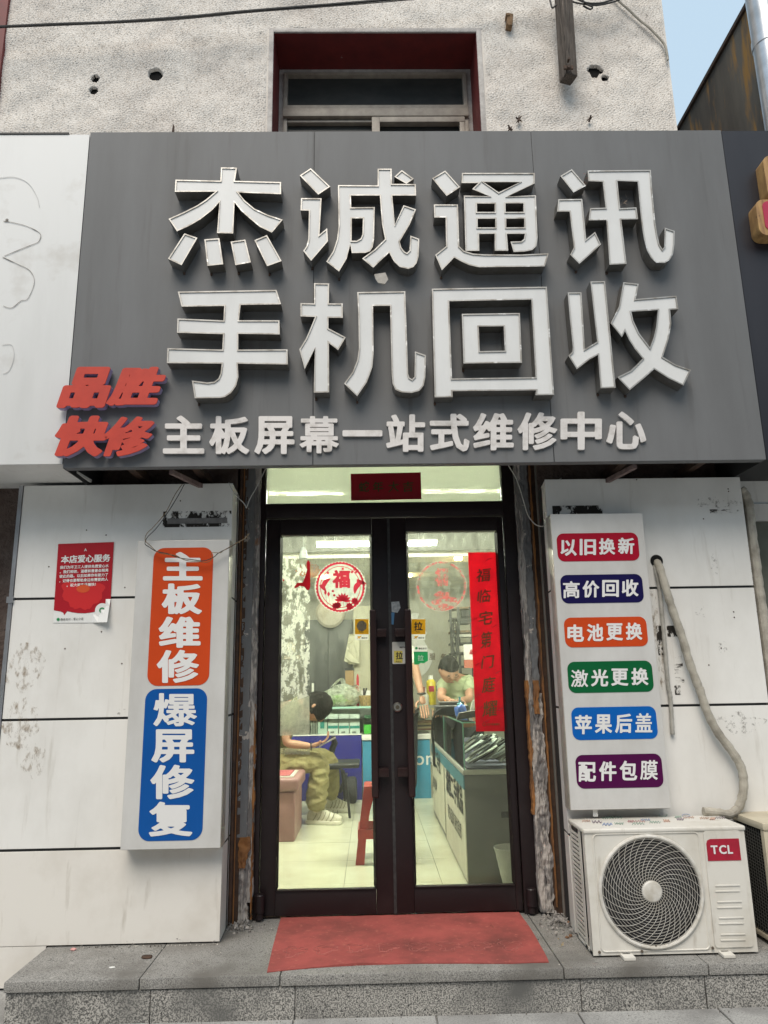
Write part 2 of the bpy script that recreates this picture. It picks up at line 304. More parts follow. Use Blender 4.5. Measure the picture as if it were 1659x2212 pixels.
# ---- glyphs: the built-in CJK face, thickened with a distance field
_gl = {}
def glyph(ch, wt=.03, n=64, ys=1.25):
    key = (ch, wt, n)
    if key in _gl: return _gl[key]
    c = bpy.data.curves.new('g', 'FONT'); c.body = ch; c.size = 1; c.resolution_u = 3
    o = bpy.data.objects.new('g', c); me = bpy.data.meshes.new_from_object(o); bpy.data.objects.remove(o); bpy.data.curves.remove(c)
    P = np.array([v.co[:2] for v in me.vertices]); me.calc_loop_triangles()
    T = np.array([t.vertices for t in me.loop_triangles])
    cnt = {}
    for p in me.polygons:
        for e in p.edge_keys: cnt[e] = cnt.get(e, 0)+1
    E_ = np.array([e for e, k in cnt.items() if k == 1])
    pad = wt*1.3+.02
    lo = P.min(0)-pad; hi = P.max(0)+pad; h = max(hi-lo)/n; nx, ny = int((hi-lo)[0]/h)+2, int((hi-lo)[1]/h)+2
    gx, gy = np.meshgrid(lo[0]+np.arange(nx)*h, lo[1]+np.arange(ny)*h, indexing='ij'); Q = np.stack([gx.ravel(), gy.ravel()], 1)
    ins = np.zeros(len(Q), bool)
    for t in T:
        a, b, d = P[t[0]], P[t[1]], P[t[2]]
        if abs((b[0]-a[0])*(d[1]-a[1])-(b[1]-a[1])*(d[0]-a[0])) < 1e-9: continue
        mn = np.minimum(np.minimum(a, b), d); mx = np.maximum(np.maximum(a, b), d)
        k = np.where((Q[:, 0] >= mn[0]) & (Q[:, 0] <= mx[0]) & (Q[:, 1] >= mn[1]) & (Q[:, 1] <= mx[1]))[0]
        q = Q[k]
        s1 = (b[0]-a[0])*(q[:, 1]-a[1])-(b[1]-a[1])*(q[:, 0]-a[0]); s2 = (d[0]-b[0])*(q[:, 1]-b[1])-(d[1]-b[1])*(q[:, 0]-b[0]); s3 = (a[0]-d[0])*(q[:, 1]-d[1])-(a[1]-d[1])*(q[:, 0]-d[0])
        ins[k] |= ((s1 >= 0) & (s2 >= 0) & (s3 >= 0)) | ((s1 <= 0) & (s2 <= 0) & (s3 <= 0))
    sc = np.array([1, ys]); D = np.full(len(Q), 9.); Qs = Q*sc
    for e in E_:
        a = P[e[0]]*sc; b = P[e[1]]*sc; ab = b-a; t = np.clip(((Qs-a)@ab)/(ab@ab+1e-12), 0, 1)
        dd = Qs-a-t[:, None]*ab; D = np.minimum(D, np.sqrt((dd*dd).sum(1)))
    V = np.where(ins, D, -D).reshape(nx, ny)+wt
    bpy.data.meshes.remove(me)
    seg = {}; pt = {}
    def xp(i, j, k, l):
        kk = (i, j, k, l)
        if kk not in pt:
            a, b = V[i, j], V[k, l]; t = a/(a-b); pt[kk] = (lo[0]+(i+(k-i)*t)*h, lo[1]+(j+(l-j)*t)*h)
        return kk
    sg = V > 0
    act = np.argwhere((sg[:-1, :-1] != sg[1:, :-1]) | (sg[:-1, :-1] != sg[:-1, 1:]) | (sg[:-1, :-1] != sg[1:, 1:]))
    for i, j in act:
        a, b, c_, d = sg[i, j], sg[i+1, j], sg[i+1, j+1], sg[i, j+1]
        k = a | b << 1 | c_ << 2 | d << 3
        e = [(i, j, i+1, j), (i+1, j, i+1, j+1), (i, j+1, i+1, j+1), (i, j, i, j+1)]
        tab = {1: [(3, 0)], 2: [(0, 1)], 3: [(3, 1)], 4: [(1, 2)], 5: [(3, 0), (1, 2)], 6: [(0, 2)], 7: [(3, 2)], 8: [(2, 3)], 9: [(2, 0)], 10: [(0, 1), (2, 3)], 11: [(2, 1)], 12: [(1, 3)], 13: [(1, 0)], 14: [(0, 3)]}
        for (p, q) in tab.get(int(k), []): seg[xp(*e[p])] = xp(*e[q])
    loops = []
    while seg:
        s0 = next(iter(seg)); lp = []; k = s0
        while k in seg: lp.append(pt[k]); k = seg.pop(k)
        if len(lp) > 5:
            lp = rdp(lp, h*.16)
            if len(lp) > 2 and abs(area(lp)) > h*h*2: loops.append(lp)
    A = np.array([p for l in loops for p in l]); mn = A.min(0); mx = A.max(0)
    loops = [[((x-mn[0])/(mx[0]-mn[0]), (y-mn[1])/(mx[1]-mn[1])) for x, y in l] for l in loops]
    _gl[key] = (loops, (mn, mx)); return _gl[key]
def rdp(lp, eps):
    A = np.array(lp); n = len(A); far = int(np.argmax(((A-A[0])**2).sum(1))); keep = {0, far}
    def rec(i, j):
        if j-i < 2: return
        a = A[i]; b = A[j % n]; ab = b-a; L = math.hypot(*ab)+1e-12; q = A[i+1:j]
        d = np.abs(ab[0]*(q[:, 1]-a[1])-ab[1]*(q[:, 0]-a[0]))/L; k = int(np.argmax(d))
        if d[k] > eps: keep.add(i+1+k); rec(i, i+1+k); rec(i+1+k, j)
    rec(0, far); rec(far, n)
    return [tuple(A[i]) for i in sorted(keep)]
_fm = {}
def glyph_mesh(ch, wt, depth, n=64, shear=0.):
    key = (ch, wt, depth > 0, n, shear)
    if key not in _fm:
        lp, _ = glyph(ch, wt, n)
        if shear:
            lp = [[(x+shear*y, y) for x, y in l] for l in lp]; A = [p[0] for l in lp for p in l]; a, b = min(A), max(A); lp = [[((x-a)/(b-a), y) for x, y in l] for l in lp]
        _fm[key] = fill_loops(lp, 1. if depth > 0 else 0.)
    return _fm[key].copy()
def put_glyph(name, ch, corners, Y, m, parent, wt=.03, depth=0., n=64, shear=0., plane=None):
    """corners: photo positions TL, TR, BR, BL of the character on the plane y=Y"""
    me = glyph_mesh(ch, wt, depth, n, shear)
    tl, tr, br, bl = [Vector(W(*c, Y)) for c in corners] if plane is None else [Vector(c) for c in corners]
    nrm = (tr-tl).cross(bl-tl).normalized()   # points towards the street or inwards
    if plane is None and nrm.y > 0: nrm = -nrm
    for v in me.vertices:
        u, t, d = v.co.x, v.co.y, v.co.z
        p = (bl*(1-u)+br*u)*(1-t)+(tl*(1-u)+tr*u)*t
        v.co = p+nrm*(d-.5)*depth if depth > 0 else p
    o = link_mesh(name, me, m, parent)
    return o
def rect(x0, y0, x1, y1): return [(x0, y0), (x1, y0), (x1, y1), (x0, y1)]
def text_mesh(s, m, name, parent, p0, ux, uz, size, wt=.02, n=40, gap=1.0, latin=False):
    """a line of print as one mesh: p0 = left end of the baseline in space, ux / uz unit directions"""
    V, Fc = [], []; x = 0.
    p0, ux, uz = Vector(p0), Vector(ux), Vector(uz)
    for ch in s:
        if ch == ' ': x += .35; continue
        lp, (mn, mx) = glyph(ch, wt, n); me = glyph_mesh(ch, wt, 0, n); k = len(V)
        for v in me.vertices:
            gx = mn[0]+v.co.x*(mx[0]-mn[0]); gy = mn[1]+v.co.y*(mx[1]-mn[1]); V.append(tuple(p0+ux*((x+gx)*size)+uz*(gy*size)))
        Fc += [tuple(i+k for i in p.vertices) for p in me.polygons]
        x += (mx[0]-mn[0]+.08) if ord(ch) < 128 else gap
        bpy.data.meshes.remove(me)
    me = bpy.data.meshes.new(name); me.from_pydata(V, [], Fc)
    return link_mesh(name, me, m, parent)
def rrect(x0, y0, x1, y1, r, n=6):
    out = []
    for cx, cy, a0 in ((x1-r, y1-r, 0), (x0+r, y1-r, 90), (x0+r, y0+r, 180), (x1-r, y0+r, 270)):
        for i in range(n+1): a = math.radians(a0+90*i/n); out.append((cx+r*math.cos(a), cy+r*math.sin(a)))
    return out
def plate(name, loops, y0, y1, m, parent=None, bevel=0.):
    """outline(s) in world x,z extruded from y0 (front) to y1 (back)"""
    me = fill_loops(loops, abs(y1-y0) or 0.)
    for v in me.vertices:
        v.co = (v.co.x, (y0+y1)/2-v.co.z, v.co.y)
    return link_mesh(name, me, m, parent)
def pts(fn, Y, L): return [(lambda p: (p.x, p.z))(W(*fn(*c), Y)) for c in L]
# ================================================================== SETTING: ground, building, step
P = lambda f, a, b: f(a, b)
ZG = W(602, 2207, -.80).z                     # pavement level
Y_SLAB = G(602, 2107).y
X_SLAB0 = G(*b3(42, 550)).x
pv = empty('pavement', (0, -2.5, ZG), kind='structure')
MB().box(-12, 12, -30, -.2, ZG-.3, ZG-.012).build('bedding', 'pave', pv)
xs = [-2.9+.6*i+.05 for i in range(11)]
for iy in range(5):
    for ix in range(10):
        y1 = Y_SLAB+.012-iy*.4
        if -1.2 < xs[ix] < 1.6 or iy < 3:
            MB().box(xs[ix]+.002+(iy % 2)*.3, xs[ix]+.597+(iy % 2)*.3, y1-.397, y1, ZG-.05, ZG+random.uniform(-.0015, .0015)).build('paving_slab', 'pave', pv, bevel=.003, seg=1)
st = empty('stone_step', (0, Y_SLAB, ZG), 'low grey granite step under the shop door, with pale speckled slabs', 'step')
tx = [X_SLAB0, G(*b3(588, 575)).x, G(*b3(1207, 550)).x, G(*b8(497, 945)).x, G(*b8(1300, 915)).x, 2.6]
for a, b in zip(tx, tx[1:]):
    MB().box(a+.002, b-.002, Y_SLAB+random.uniform(-.002, .002), -.01 if b < 2 else .3, -.042, random.uniform(-.001, .001)).build('tread_slab', 'granite_top', st, bevel=.004, seg=2)
rz = W(*b3(653, 600), Y_SLAB+.015).x, W(*b3(1275, 600), Y_SLAB+.015).x, W(*b8(600, 1100), Y_SLAB+.015).x, W(*b8(1308, 1100), Y_SLAB+.015).x
rx = [X_SLAB0+.005, *rz, 2.6]
for a, b in zip(rx, rx[1:]):
    MB().box(a+.0015, b-.0015, Y_SLAB+.012+random.uniform(-.002, .002), Y_SLAB+.06, ZG-.05, -.046).build('riser_slab', 'granite', st, bevel=.0025, seg=1)
MB().box(X_SLAB0+.03, 2.6, Y_SLAB+.05, -.02, ZG-.1, -.047).build('rubble_core', 'rust_dark', st)
op = empty('facing_building', (0, -17, ZG), 'brick building across the street, mirrored in the shop glass', 'building')
MB().box(-22, 22, -19, -17, ZG, 9.5).build('wall', mat('brown_brick_wall', (.16, .12, .1), (.11, .09, .08), .9, scale=3), op)
for iz in range(3):
    for ix in range(12):
        x = -20.5+ix*3.6; MB().box(x, x+1.6, -17.02, -16.97, 1.2+iz*2.9, 2.8+iz*2.9).build('window', 'winglass', op)
# ---- building: roughcast upper wall with a real relief, lower wall, window
bd = empty('building', (0, 0, 0), 'old building with pale roughcast wall and one oxblood window recess above the grey sign', 'building')
wx0, wx1 = W(592, 72, Y_WALL).x, W(1028, 72, Y_WALL).x; wz1 = W(592, 72, Y_WALL).z; XR = W(1463, 283, Y_WALL).x; XL = -3.2
H = .005; GX0, GX1, GZ0, GZ1 = -2.8, XR, 3.9, 6.15
nx, nz = int((GX1-GX0)/H)+1, int((GZ1-GZ0)/H)+1
rng = np.random.RandomState(3)
def band(nx, nz, lo, hi):
    a = rng.randn(nx, nz); Fq = np.fft.fft2(a); fx = np.fft.fftfreq(nx, H)[:, None]; fz = np.fft.fftfreq(nz, H)[None]; f = np.hypot(fx, fz)+1e-6; wl = 1/f
    Fq *= np.exp(-(np.log(wl/math.sqrt(lo*hi))/np.log(hi/lo))**2*2); a = np.real(np.fft.ifft2(Fq)); return a/a.std()
hgt = .0020*band(nx, nz, .010, .022)+.0010*band(nx, nz, .009, .013)+.004*band(nx, nz, .3, 1.2)
X = np.linspace(GX0, GX1, nx); Z = np.linspace(GZ0, GZ1, nz); XX, ZZ = np.meshgrid(X, Z, indexing='ij')
hgt *= np.clip(np.minimum((XX-GX0)/.02, (GX1-XX)/.02), 0, 1)*1.
band_w = .045
near_win = (XX > wx0-band_w) & (XX < wx1+band_w) & (ZZ < wz1+.03)
hgt[near_win] *= .3
Y = Y_WALL-hgt-np.where(near_win, 0.001, .004)
def wob(x, z, s, k): return noise.noise(Vector((x*s, z*s, k)))
holes = [(W(*q1(413, 341), Y_WALL), .026, 'hole', 0), (W(*q1(405, 390), Y_WALL), .026, 'h', 0), (W(*q1(670, 324), Y_WALL), .047, 'h', 0), (W(*q2(915, 307), Y_WALL), .062, 'h', .5), (W(*q2(955, 338), Y_WALL), .022, 'h', 0)]
kill = np.zeros((nx, nz), bool)
kill |= (XX > wx0) & (XX < wx1) & (ZZ < wz1)
for c, r, _, k in holes:
    d = np.hypot(XX-c.x, ZZ-c.z)
    for i, j in np.argwhere(d < r*1.7):
        a = math.atan2(ZZ[i, j]-c.z, XX[i, j]-c.x); rr = r*(1+(.55 if k else .16)*noise.noise(Vector((math.cos(a)*1.6, math.sin(a)*1.6, r*90))))*(1-(.35 if k else 0)*abs(math.sin(a)))
        dd = d[i, j]
        if dd < rr*.85: kill[i, j] = True
        elif dd < rr: Y[i, j] = Y_WALL+.03
idx = np.arange(nx*nz).reshape(nx, nz)
k4 = kill[:-1, :-1] | kill[1:, :-1] | kill[1:, 1:] | kill[:-1, 1:]
q = np.stack([idx[:-1, :-1], idx[1:, :-1], idx[1:, 1:], idx[:-1, 1:]], -1)[~k4]
used = np.unique(q); rm = -np.ones(nx*nz, int); rm[used] = np.arange(len(used)); q = rm[q]
me = bpy.data.meshes.new('roughcast'); me.vertices.add(len(used)); me.loops.add(q.size); me.polygons.add(len(q))
me.vertices.foreach_set('co', np.stack([XX.ravel()[used], Y.ravel()[used], ZZ.ravel()[used]], 1).ravel())
me.loops.foreach_set('vertex_index', q.ravel()); me.polygons.foreach_set('loop_start', np.arange(len(q))*4); me.update(calc_edges=True)
link_mesh('upper_wall', me, 'stucco', bd, smooth=True)
mb = MB()
D1 = .75
mb.box(XL, GX0, Y_WALL, D1, 2.2, 8.5); mb.box(GX0, XR, Y_WALL, D1, GZ1, 8.5); mb.box(GX0, wx0-.005, Y_WALL, D1, 2.62, GZ0); mb.box(wx1+.005, XR, Y_WALL, D1, 2.62, GZ0)
mb.box(GX0, wx0-.012, Y_WALL+.05, D1, GZ0, GZ1); mb.box(wx1+.012, XR, Y_WALL+.05, D1, GZ0, GZ1); mb.box(wx0-.012, wx1+.012, Y_WALL+.05, D1, wz1+.012, GZ1)
mb.box(XR-.05, XR-.003, Y_WALL+.002, 9, 2.2, 8.5)
mb.build('wall_core', 'stucco', bd)
m2 = MB(); m2.box(XL, -.87, -.15, .1, ZG, 2.62); m2.box(.875, XR, -.15, .1, ZG, 2.62); m2.box(-.87, .875, -.15, .1, 2.55, 2.62)
m2.build('lower_wall', mat('old_brown_render', (.07, .045, .036), (.13, .1, .085), .95, scale=7, bump=.9, bscale=40, bdist=.02), bd)
# soft red pilaster at the far left
MB().box(W(10, 60, Y_WALL-.03).x-.25, W(11, 60, Y_WALL-.03).x, Y_WALL-.03, Y_WALL+.02, 3.9, 6.3).build('red_pilaster', 'redpaint', bd)
# window recess
lo_, hi_ = .1, .9
for _ in range(30):
    mid_ = (lo_+hi_)/2
    if W(829, 150, Y_WALL+mid_-.04).z > wz1: hi_ = mid_
    else: lo_ = mid_
RD = lo_; Yw = Y_WALL+RD
rv = MB(); t = .01
rv.box(wx0-t, wx0, Y_WALL, Yw+.05, GZ0-.4, wz1+t); rv.box(wx1, wx1+t, Y_WALL, Yw+.05, GZ0-.4, wz1+t); rv.box(wx0-t, wx1+t, Y_WALL+.001, Yw+.05, wz1, wz1+t)
rv.build('window_reveal', 'redpaint', bd)
# smooth plaster band round the opening
bn = MB(); bw = .032
bn.box(wx0-bw, wx0-.001, Y_WALL-.012, Y_WALL+.01, GZ0-.3, wz1+bw); bn.box(wx1+.001, wx1+bw, Y_WALL-.012, Y_WALL+.01, GZ0-.3, wz1+bw); bn.box(wx0-.001, wx1+.001, Y_WALL-.012, Y_WALL+.01, wz1+.001, wz1+bw)
bn.build('window_band', 'plaster', bd, bevel=.003)
fx0, fx1 = wx0+.012, wx1-.012
ztop = W(*q1(1400, 313), Yw-.05).z
wf = MB(); ft = .035
wf.box(fx0-.02, fx1+.02, Yw-.04, Yw+.02, ztop, wz1); wf.box(wx0, fx0+.02, Yw-.04, Yw+.02, GZ0-.4, ztop); wf.box(fx1-.02, wx1, Yw-.04, Yw+.02, GZ0-.4, ztop)
wfo = wf.build('window_mortar', 'plaster', bd)
zr1, zr2 = W(*q1(1400, 458), Yw-.05).z, W(*q1(1400, 512), Yw-.05).z
fr = MB(); a0, a1 = fx0+.02, fx1-.02
fr.box(a0, a1, Yw-.055, Yw-.0, ztop-.018, ztop-.001); fr.box(a0, a1, Yw-.06, Yw, zr1-.035, zr1); fr.box(a0, a1, Yw-.075, Yw, zr2, zr1-.04)
fr.box(a0, a0+.028, Yw-.055, Yw, GZ0-.4, ztop-.018); fr.box(a1-.028, a1, Yw-.055, Yw, GZ0-.4, ztop-.018)
fo = fr.build('window_frame', 'beigealu', bd, bevel=.003)
xm = W(*q1(1625, 540), Yw-.05).x
sa = MB(); sa.box(xm-.03, xm+.025, Yw-.07, Yw-.02, GZ0-.4, zr2-.002); sa.box(xm+.025, a1-.028, Yw-.07, Yw-.02, zr2-.045, zr2-.002); sa.box(a1-.065, a1-.03, Yw-.068, Yw-.02, GZ0-.4, zr2-.045); sa.box(a0+.03, xm-.03, Yw-.05, Yw-.01, zr2-.03, zr2-.012)
sa.build('sash', 'beigealu', bd, bevel=.003)
MB().box(a0+.02, a1-.02, Yw-.012, Yw-.006, zr1-.01, ztop-.01).build('upper_pane', 'winglass', bd)
MB().box(a0+.02, a1-.02, Yw-.012, Yw-.006, GZ0-.4, zr2).build('lower_pane', 'winglass', bd)
for c, r, _, k in holes:
    MB().lathe((c.x, Y_WALL+.02, c.z), (0, 1, 0), [(0, r*1.25), (.12, r*1.2)], 16).build('drilled_hole', 'black', bd)
# ---- bits fixed to the upper wall
p0, p1 = W(*q2(772, -60), Y_WALL-.14), W(*q2(797, 345), Y_WALL-.09)
dx = Vector((.052, 0, 0)); az = (p0-p1)/2; n_ = Vector((0, -1, 0)); yv = az.normalized().cross(Vector((1, 0, 0))).normalized()*.045
post = MB(); nseg = 10
for i in range(nseg):
    pass
ang = math.radians(18); ax_ = Vector((math.cos(ang), math.sin(ang), 0))*.043; ay_ = Vector((-math.sin(ang), math.cos(ang), 0))*.045
post.obox((p0+p1)/2, ax_, ay_, az)
tp = empty('timber_post', p1, 'weathered square timber bolted to the roughcast wall, hanging down from the cables', 'timber')
post.build('timber', 'timber', tp, bevel=.006, seg=1)
bp_ = W(*q2(797, 292), Y_WALL-.16)
MB().obox(bp_, (.03, 0, .0), (0, .006, 0), (0, 0, .012)).lathe(bp_+Vector((0, -.002, 0)), (0, -1, 0), [(0, .012), (.012, .012)], 6).lathe(bp_+Vector((.0, .002, .045)), (0, -1, 0), [(0, .008), (.03, .008)], 6).build('bolt', 'rust_dark', tp)
def cable(name, pl, r, m, label, cat='cable', group=None, n=6, sub=4):
    P_ = [Vector(p) for p in pl]; out = []
    for i in range(len(P_)-1):
        a, b, c, d = P_[max(i-1, 0)], P_[i], P_[i+1], P_[min(i+2, len(P_)-1)]
        for k in range(sub):
            t = k/sub; out.append(.5*((2*b)+(c-a)*t+(2*a-5*b+4*c-d)*t*t+(3*b-a-3*c+d)*t**3))
    out.append(P_[-1])
    o = MB().tube(out, r, n).build(name, m, smooth=True); return tag(o, label, cat, group)
cable('overhead_cable', [W(*q1(x, y), -.3) for x, y in ((-900, 150), (-300, 125), (0, 115), (240, 104), (420, 98), (600, 88), (860, 68), (1100, 45), (1659, 0), (2400, -70), (3300, -190))], .0085, 'rubber', 'black cable crossing the top of the roughcast wall above the window')
cable('overhead_cable', [W(*q1(x, y), -.28) for x, y in ((-900, 152), (0, 120), (600, 95), (860, 76), (1100, 52), (1659, 9), (2400, -60), (3300, -150))], .0035, 'rubber', 'thin grey wire running just beneath the black overhead cable')
cable('corner_cable', [W(*q2(x, y), Y_WALL-.03) for x, y in ((960, -60), (1010, 0), (1060, 45), (1105, 88), (1140, 115), (1190, 165), (1215, 200), (1224, 240), (1226, 260))], .008, 'insul', 'pale taped cable sagging to the corner of the roughcast wall')
for i, L in enumerate((((740, -20), (790, -2), (830, 12), (880, 20), (930, 22), (1010, 2), (1060, -30)), ((850, -15), (870, 15), (900, 30), (890, 40), (860, 25)), ((715, -10), (722, 20), (728, 34), (745, 20)), ((800, -30), (860, 8), (930, 14), (1000, -6), (1040, -30)))):
    cable('loose_wire', [W(*q2(x, y), Y_WALL-.1-.01*i) for x, y in L], .006, 'rubber', ['long black wire crossing behind the head of the weathered timber', 'short curl of black wire just right of the timber head', 'tight black wire loop left of the timber head', 'black wire running right from the timber head to the pale cable'][i], 'wire', 'wires at the head of the timber')
c = W(*q2(541, 98), Y_WALL-.02); ob = MB().obox(c, (.02, 0, -.004), (0, .03, 0), (.006, 0, .05)).obox(c+Vector((-.012, -.01, .035)), (.014, 0, 0), (0, .025, 0), (0, 0, .012)).build('wooden_plug', 'timber_l', bevel=.004, seg=1); tag(ob, 'small splintered wooden plug stuck in the wall right of the window', 'plug')
for (x, y), lb in (((890, 512), 'small twig of rusty metal sticking out of the wall under the big ragged hole'), ((582, 516), 'small rusty nail stub in the wall just right of the window'), ((545, 556), 'crumb of debris on top edge of the grey sign right of the window')):
    c = W(*q2(x, y), Y_WALL-.03); m_ = MB()
    for k in range(5):
        d = Vector((random.uniform(-.02, .02), random.uniform(-.02, .01), random.uniform(-.03, .03))); m_.tube([c-d, c+d*.3, c+d], [.004, .005, .002], 5)
    tag(m_.build('rusty_stub', 'rust_dark'), lb, 'stub')
c = W(*q1(748, 560), Y_SIGN+.02); tag(MB().tube([c+Vector((0, 0, -.03)), c+Vector((.002, 0, .02)), c+Vector((-.004, 0, .04))], [.008, .006, .001], 5).build('metal_spike', 'rust_dark'), 'tiny dark spike on the top edge of the grey sign', 'spike')
# ---- neighbours above right: stained side wall and zinc duct
nw = empty('neighbouring_wall', (XR+.3, 2, 2), 'dark stained side wall rising beyond the gap of sky', 'wall')
pA, pB = W(1614, 18, -.25), None
xw = pA.x; rr = ray(1467, 280); tt = (xw-CAM.x)/rr.x; pB = CAM+rr*tt
MB().hexa([(xw, pA.y, 2), (xw+.2, pA.y, 2), (xw+.2, pB.y+3, 2), (xw, pB.y+3, 2), (xw, pA.y, pA.z), (xw+.2, pA.y, pA.z), (xw+.2, pB.y+3, pA.z+.0), (xw, pB.y+3, pA.z+.0)]).build(
    'side_wall', mat('stained_metal_wall', (.15, .13, .105), (.06, .052, .046), .85, scale=2.5, stretch=(1, 1.6, .35), col3=(.36, .19, .05), scale3=2.2, lo3=.5, hi3=.58, stretch3=(1, 1.6, .3)), nw)
MB().box(xw-.02, xw+.22, pA.y-.02, pB.y+3, pA.z, pA.z+.03).build('coping', 'rust_dark', nw)
c0, c1 = W(1650, -40, -.5), W(1650+44, 300, -.5); rD = .085
xd = W(1614, 0, -.5).x+rD
MB().lathe((xd, -.5, 2.6), (0, 0, 1), [(0, rD), (1.1, rD), (1.105, rD*1.06), (1.16, rD*1.06), (1.165, rD), (2.4, rD), (2.405, rD*1.06), (2.46, rD*1.06), (2.465, rD), (4.5, rD)], 28).build('zinc_duct', 'duct', smooth=True)
tag(bpy.data.objects['zinc_duct'], 'tall round zinc duct standing at the right of the gap of sky', 'duct')
# ================================================================== SHOP SIGN
sx0, sx1 = W(195, 285, Y_SIGN).x, W(1558, 282, Y_SIGN).x; sz1 = W(800, 283.5, Y_SIGN).z; sz0 = W(800, 1003, Y_SIGN).z
sg = empty('shop_sign', (0, Y_SIGN, sz0), 'large dark grey fascia sign with steel-edged white raised characters above the door', 'sign')
sm1, sm2 = W(678, 500, Y_SIGN).x, W(1162, 500, Y_SIGN).x
for a, b in ((sx0, sm1), (sm1, sm2), (sm2, sx1)):
    MB().box(a+.0012, b-.0012, Y_SIGN, Y_SIGN+.005, sz0, sz1).build('sign_panel', 'sign', sg, bevel=.0015, seg=1)
k = MB(); k.box(sx0+.01, sx1-.01, Y_SIGN+.006, Y_SIGN+.012, sz0+.01, sz1-.01); k.box(sx0, sx1, Y_SIGN+.0055, Y_WALL-.01, sz1-.012, sz1-.001)
k.box(sx0, sx0+.006, Y_SIGN+.0055, Y_WALL-.01, sz0, sz1-.013); k.box(sx1-.006, sx1, Y_SIGN+.0055, Y_WALL-.01, sz0, sz1-.013)
k.build('sign_box', 'joint', sg)
MB().box(sx0, sx1, Y_SIGN+.0055, Y_SIGN+.05, sz0, sz0+.004).box(sx0+.002, sx1-.002, Y_SIGN+.046, Y_SIGN+.05, sz0+.0045, sz0+.03).build('bottom_flange', 'sign', sg)
for x in (sx0+.25, -1.05, 1.25, sx1-.25):
    MB().box(x, x+.04, Y_SIGN+.03, Y_WALL, sz0+.05, sz0+.09).build('steel_bracket', 'rust_dark', sg)
for xa_, xb_ in ((-1.12, -.95), (1.28, 1.16)):
    a = Vector((xa_, Y_SIGN+.08, sz0-.004)); b = Vector((xb_, Y_WALL-.02, sz0-.02)); MB().tube([a, b], .016, 4).build('brace', mat('pinkish_steel', (.2, .14, .13), (.1, .06, .05), .7, scale=20), sg)
# raised characters, traced
LT = {}
LT['jie'] = (q3, [[(421,73),(516,75),(503,153),(777,160),(777,232),(524,222),(560,268),(620,318),(700,355),(787,383),(722,460),(650,425),(590,375),(540,330),(501,280),(493,465),(397,462),(412,277),(370,325),(300,380),(235,418),(160,452),(110,378),(200,338),(280,298),(330,265),(388,217),(147,218),(151,146),(417,152)]],
   [[(204,464),(281,491),(187,653),(106,615)]], [[(322,500),(411,493),(434,647),(340,657)]], [[(478,513),(565,501),(598,636),(506,653)]], [[(619,505),(693,474),(780,628),(694,659)]])
LT['cheng'] = (q3, [[(953,78),(1068,187),(997,235),(887,121)]], [[(895,255),(1017,256),(1004,472),(1050,433),(1055,510),(955,627),(908,568),(927,540),(938,500),(942,330),(892,328)]],
   [[(1114,178),(1349,180),(1349,81),(1432,81),(1434,171),(1575,172),(1577,240),(1436,240),(1451,415),(1503,297),(1577,322),(1540,410),(1480,512),(1490,548),(1508,572),(1523,580),(1538,565),(1543,477),(1596,497),(1592,600),(1580,640),(1560,664),(1530,675),(1480,663),(1445,630),(1418,578),(1370,622),(1323,668),(1257,613),(1330,560),(1393,498),(1375,410),(1362,240),(1190,240),(1193,310),(1332,308),(1328,500),(1320,545),(1304,570),(1275,580),(1196,581),(1187,528),(1165,615),(1120,690),(1045,632),(1085,570),(1108,500),(1118,420)],
    [(1196,375),(1262,375),(1259,470),(1248,495),(1225,508),(1195,508)]], [[(1492,89),(1564,141),(1519,171),(1448,129)]])
LT['tong'] = (q4, [[(150,92),(238,190),(158,243),(72,138)]], [[(82,293),(225,293),(233,540),(262,568),(315,584),(380,589),(600,590),(763,582),(740,660),(350,665),(290,652),(240,628),(203,607),(130,683),(90,592),(155,540),(152,370),(85,370)]],
   [[(249,106),(680,106),(680,168),(515,247),(687,238),(697,490),(690,540),(665,563),(620,572),(555,575),(537,513),(600,511),(616,498),(622,467),(515,467),(523,567),(443,567),(443,466),(350,468),(352,568),(270,568),(260,240),(415,245),(309,202),(346,166),(246,166)],
    [(377,160),(595,160),(467,221)], [(338,287),(443,288),(443,337),(338,337)], [(507,286),(613,286),(614,337),(508,337)], [(342,377),(446,377),(447,429),(342,429)], [(511,377),(618,376),(619,428),(512,429)]])
LT['xun'] = (q4, [[(900,83),(985,182),(910,222),(832,124)]], [[(820,262),(962,260),(985,498),(1038,455),(1073,530),(945,645),(890,590),(912,548),(887,335),(813,335)]],
   [[(993,92),(1368,88),(1376,200),(1395,400),(1408,480),(1420,530),(1437,557),(1448,545),(1450,430),(1510,450),(1508,530),(1500,585),(1480,622),(1450,640),(1400,638),(1370,610),(1345,565),(1328,500),(1312,400),(1290,158),(1170,153),(1187,315),(1283,310),(1293,380),(1193,382),(1225,645),(1123,650),(1105,385),(1000,387),(1008,315),(1100,312),(1083,158),(998,155)]])
LT['shou'] = (q5, [[(165,113),(750,103),(777,188),(537,192),(527,283),(767,283),(769,367),(523,363),(523,457),(815,455),(817,545),(520,540),(524,620),(510,672),(480,714),(445,737),(415,743),(265,745),(248,640),(340,652),(380,647),(405,628),(418,598),(425,540),(100,537),(103,448),(428,457),(433,365),(160,357),(163,272),(435,284),(440,198),(187,202)]])
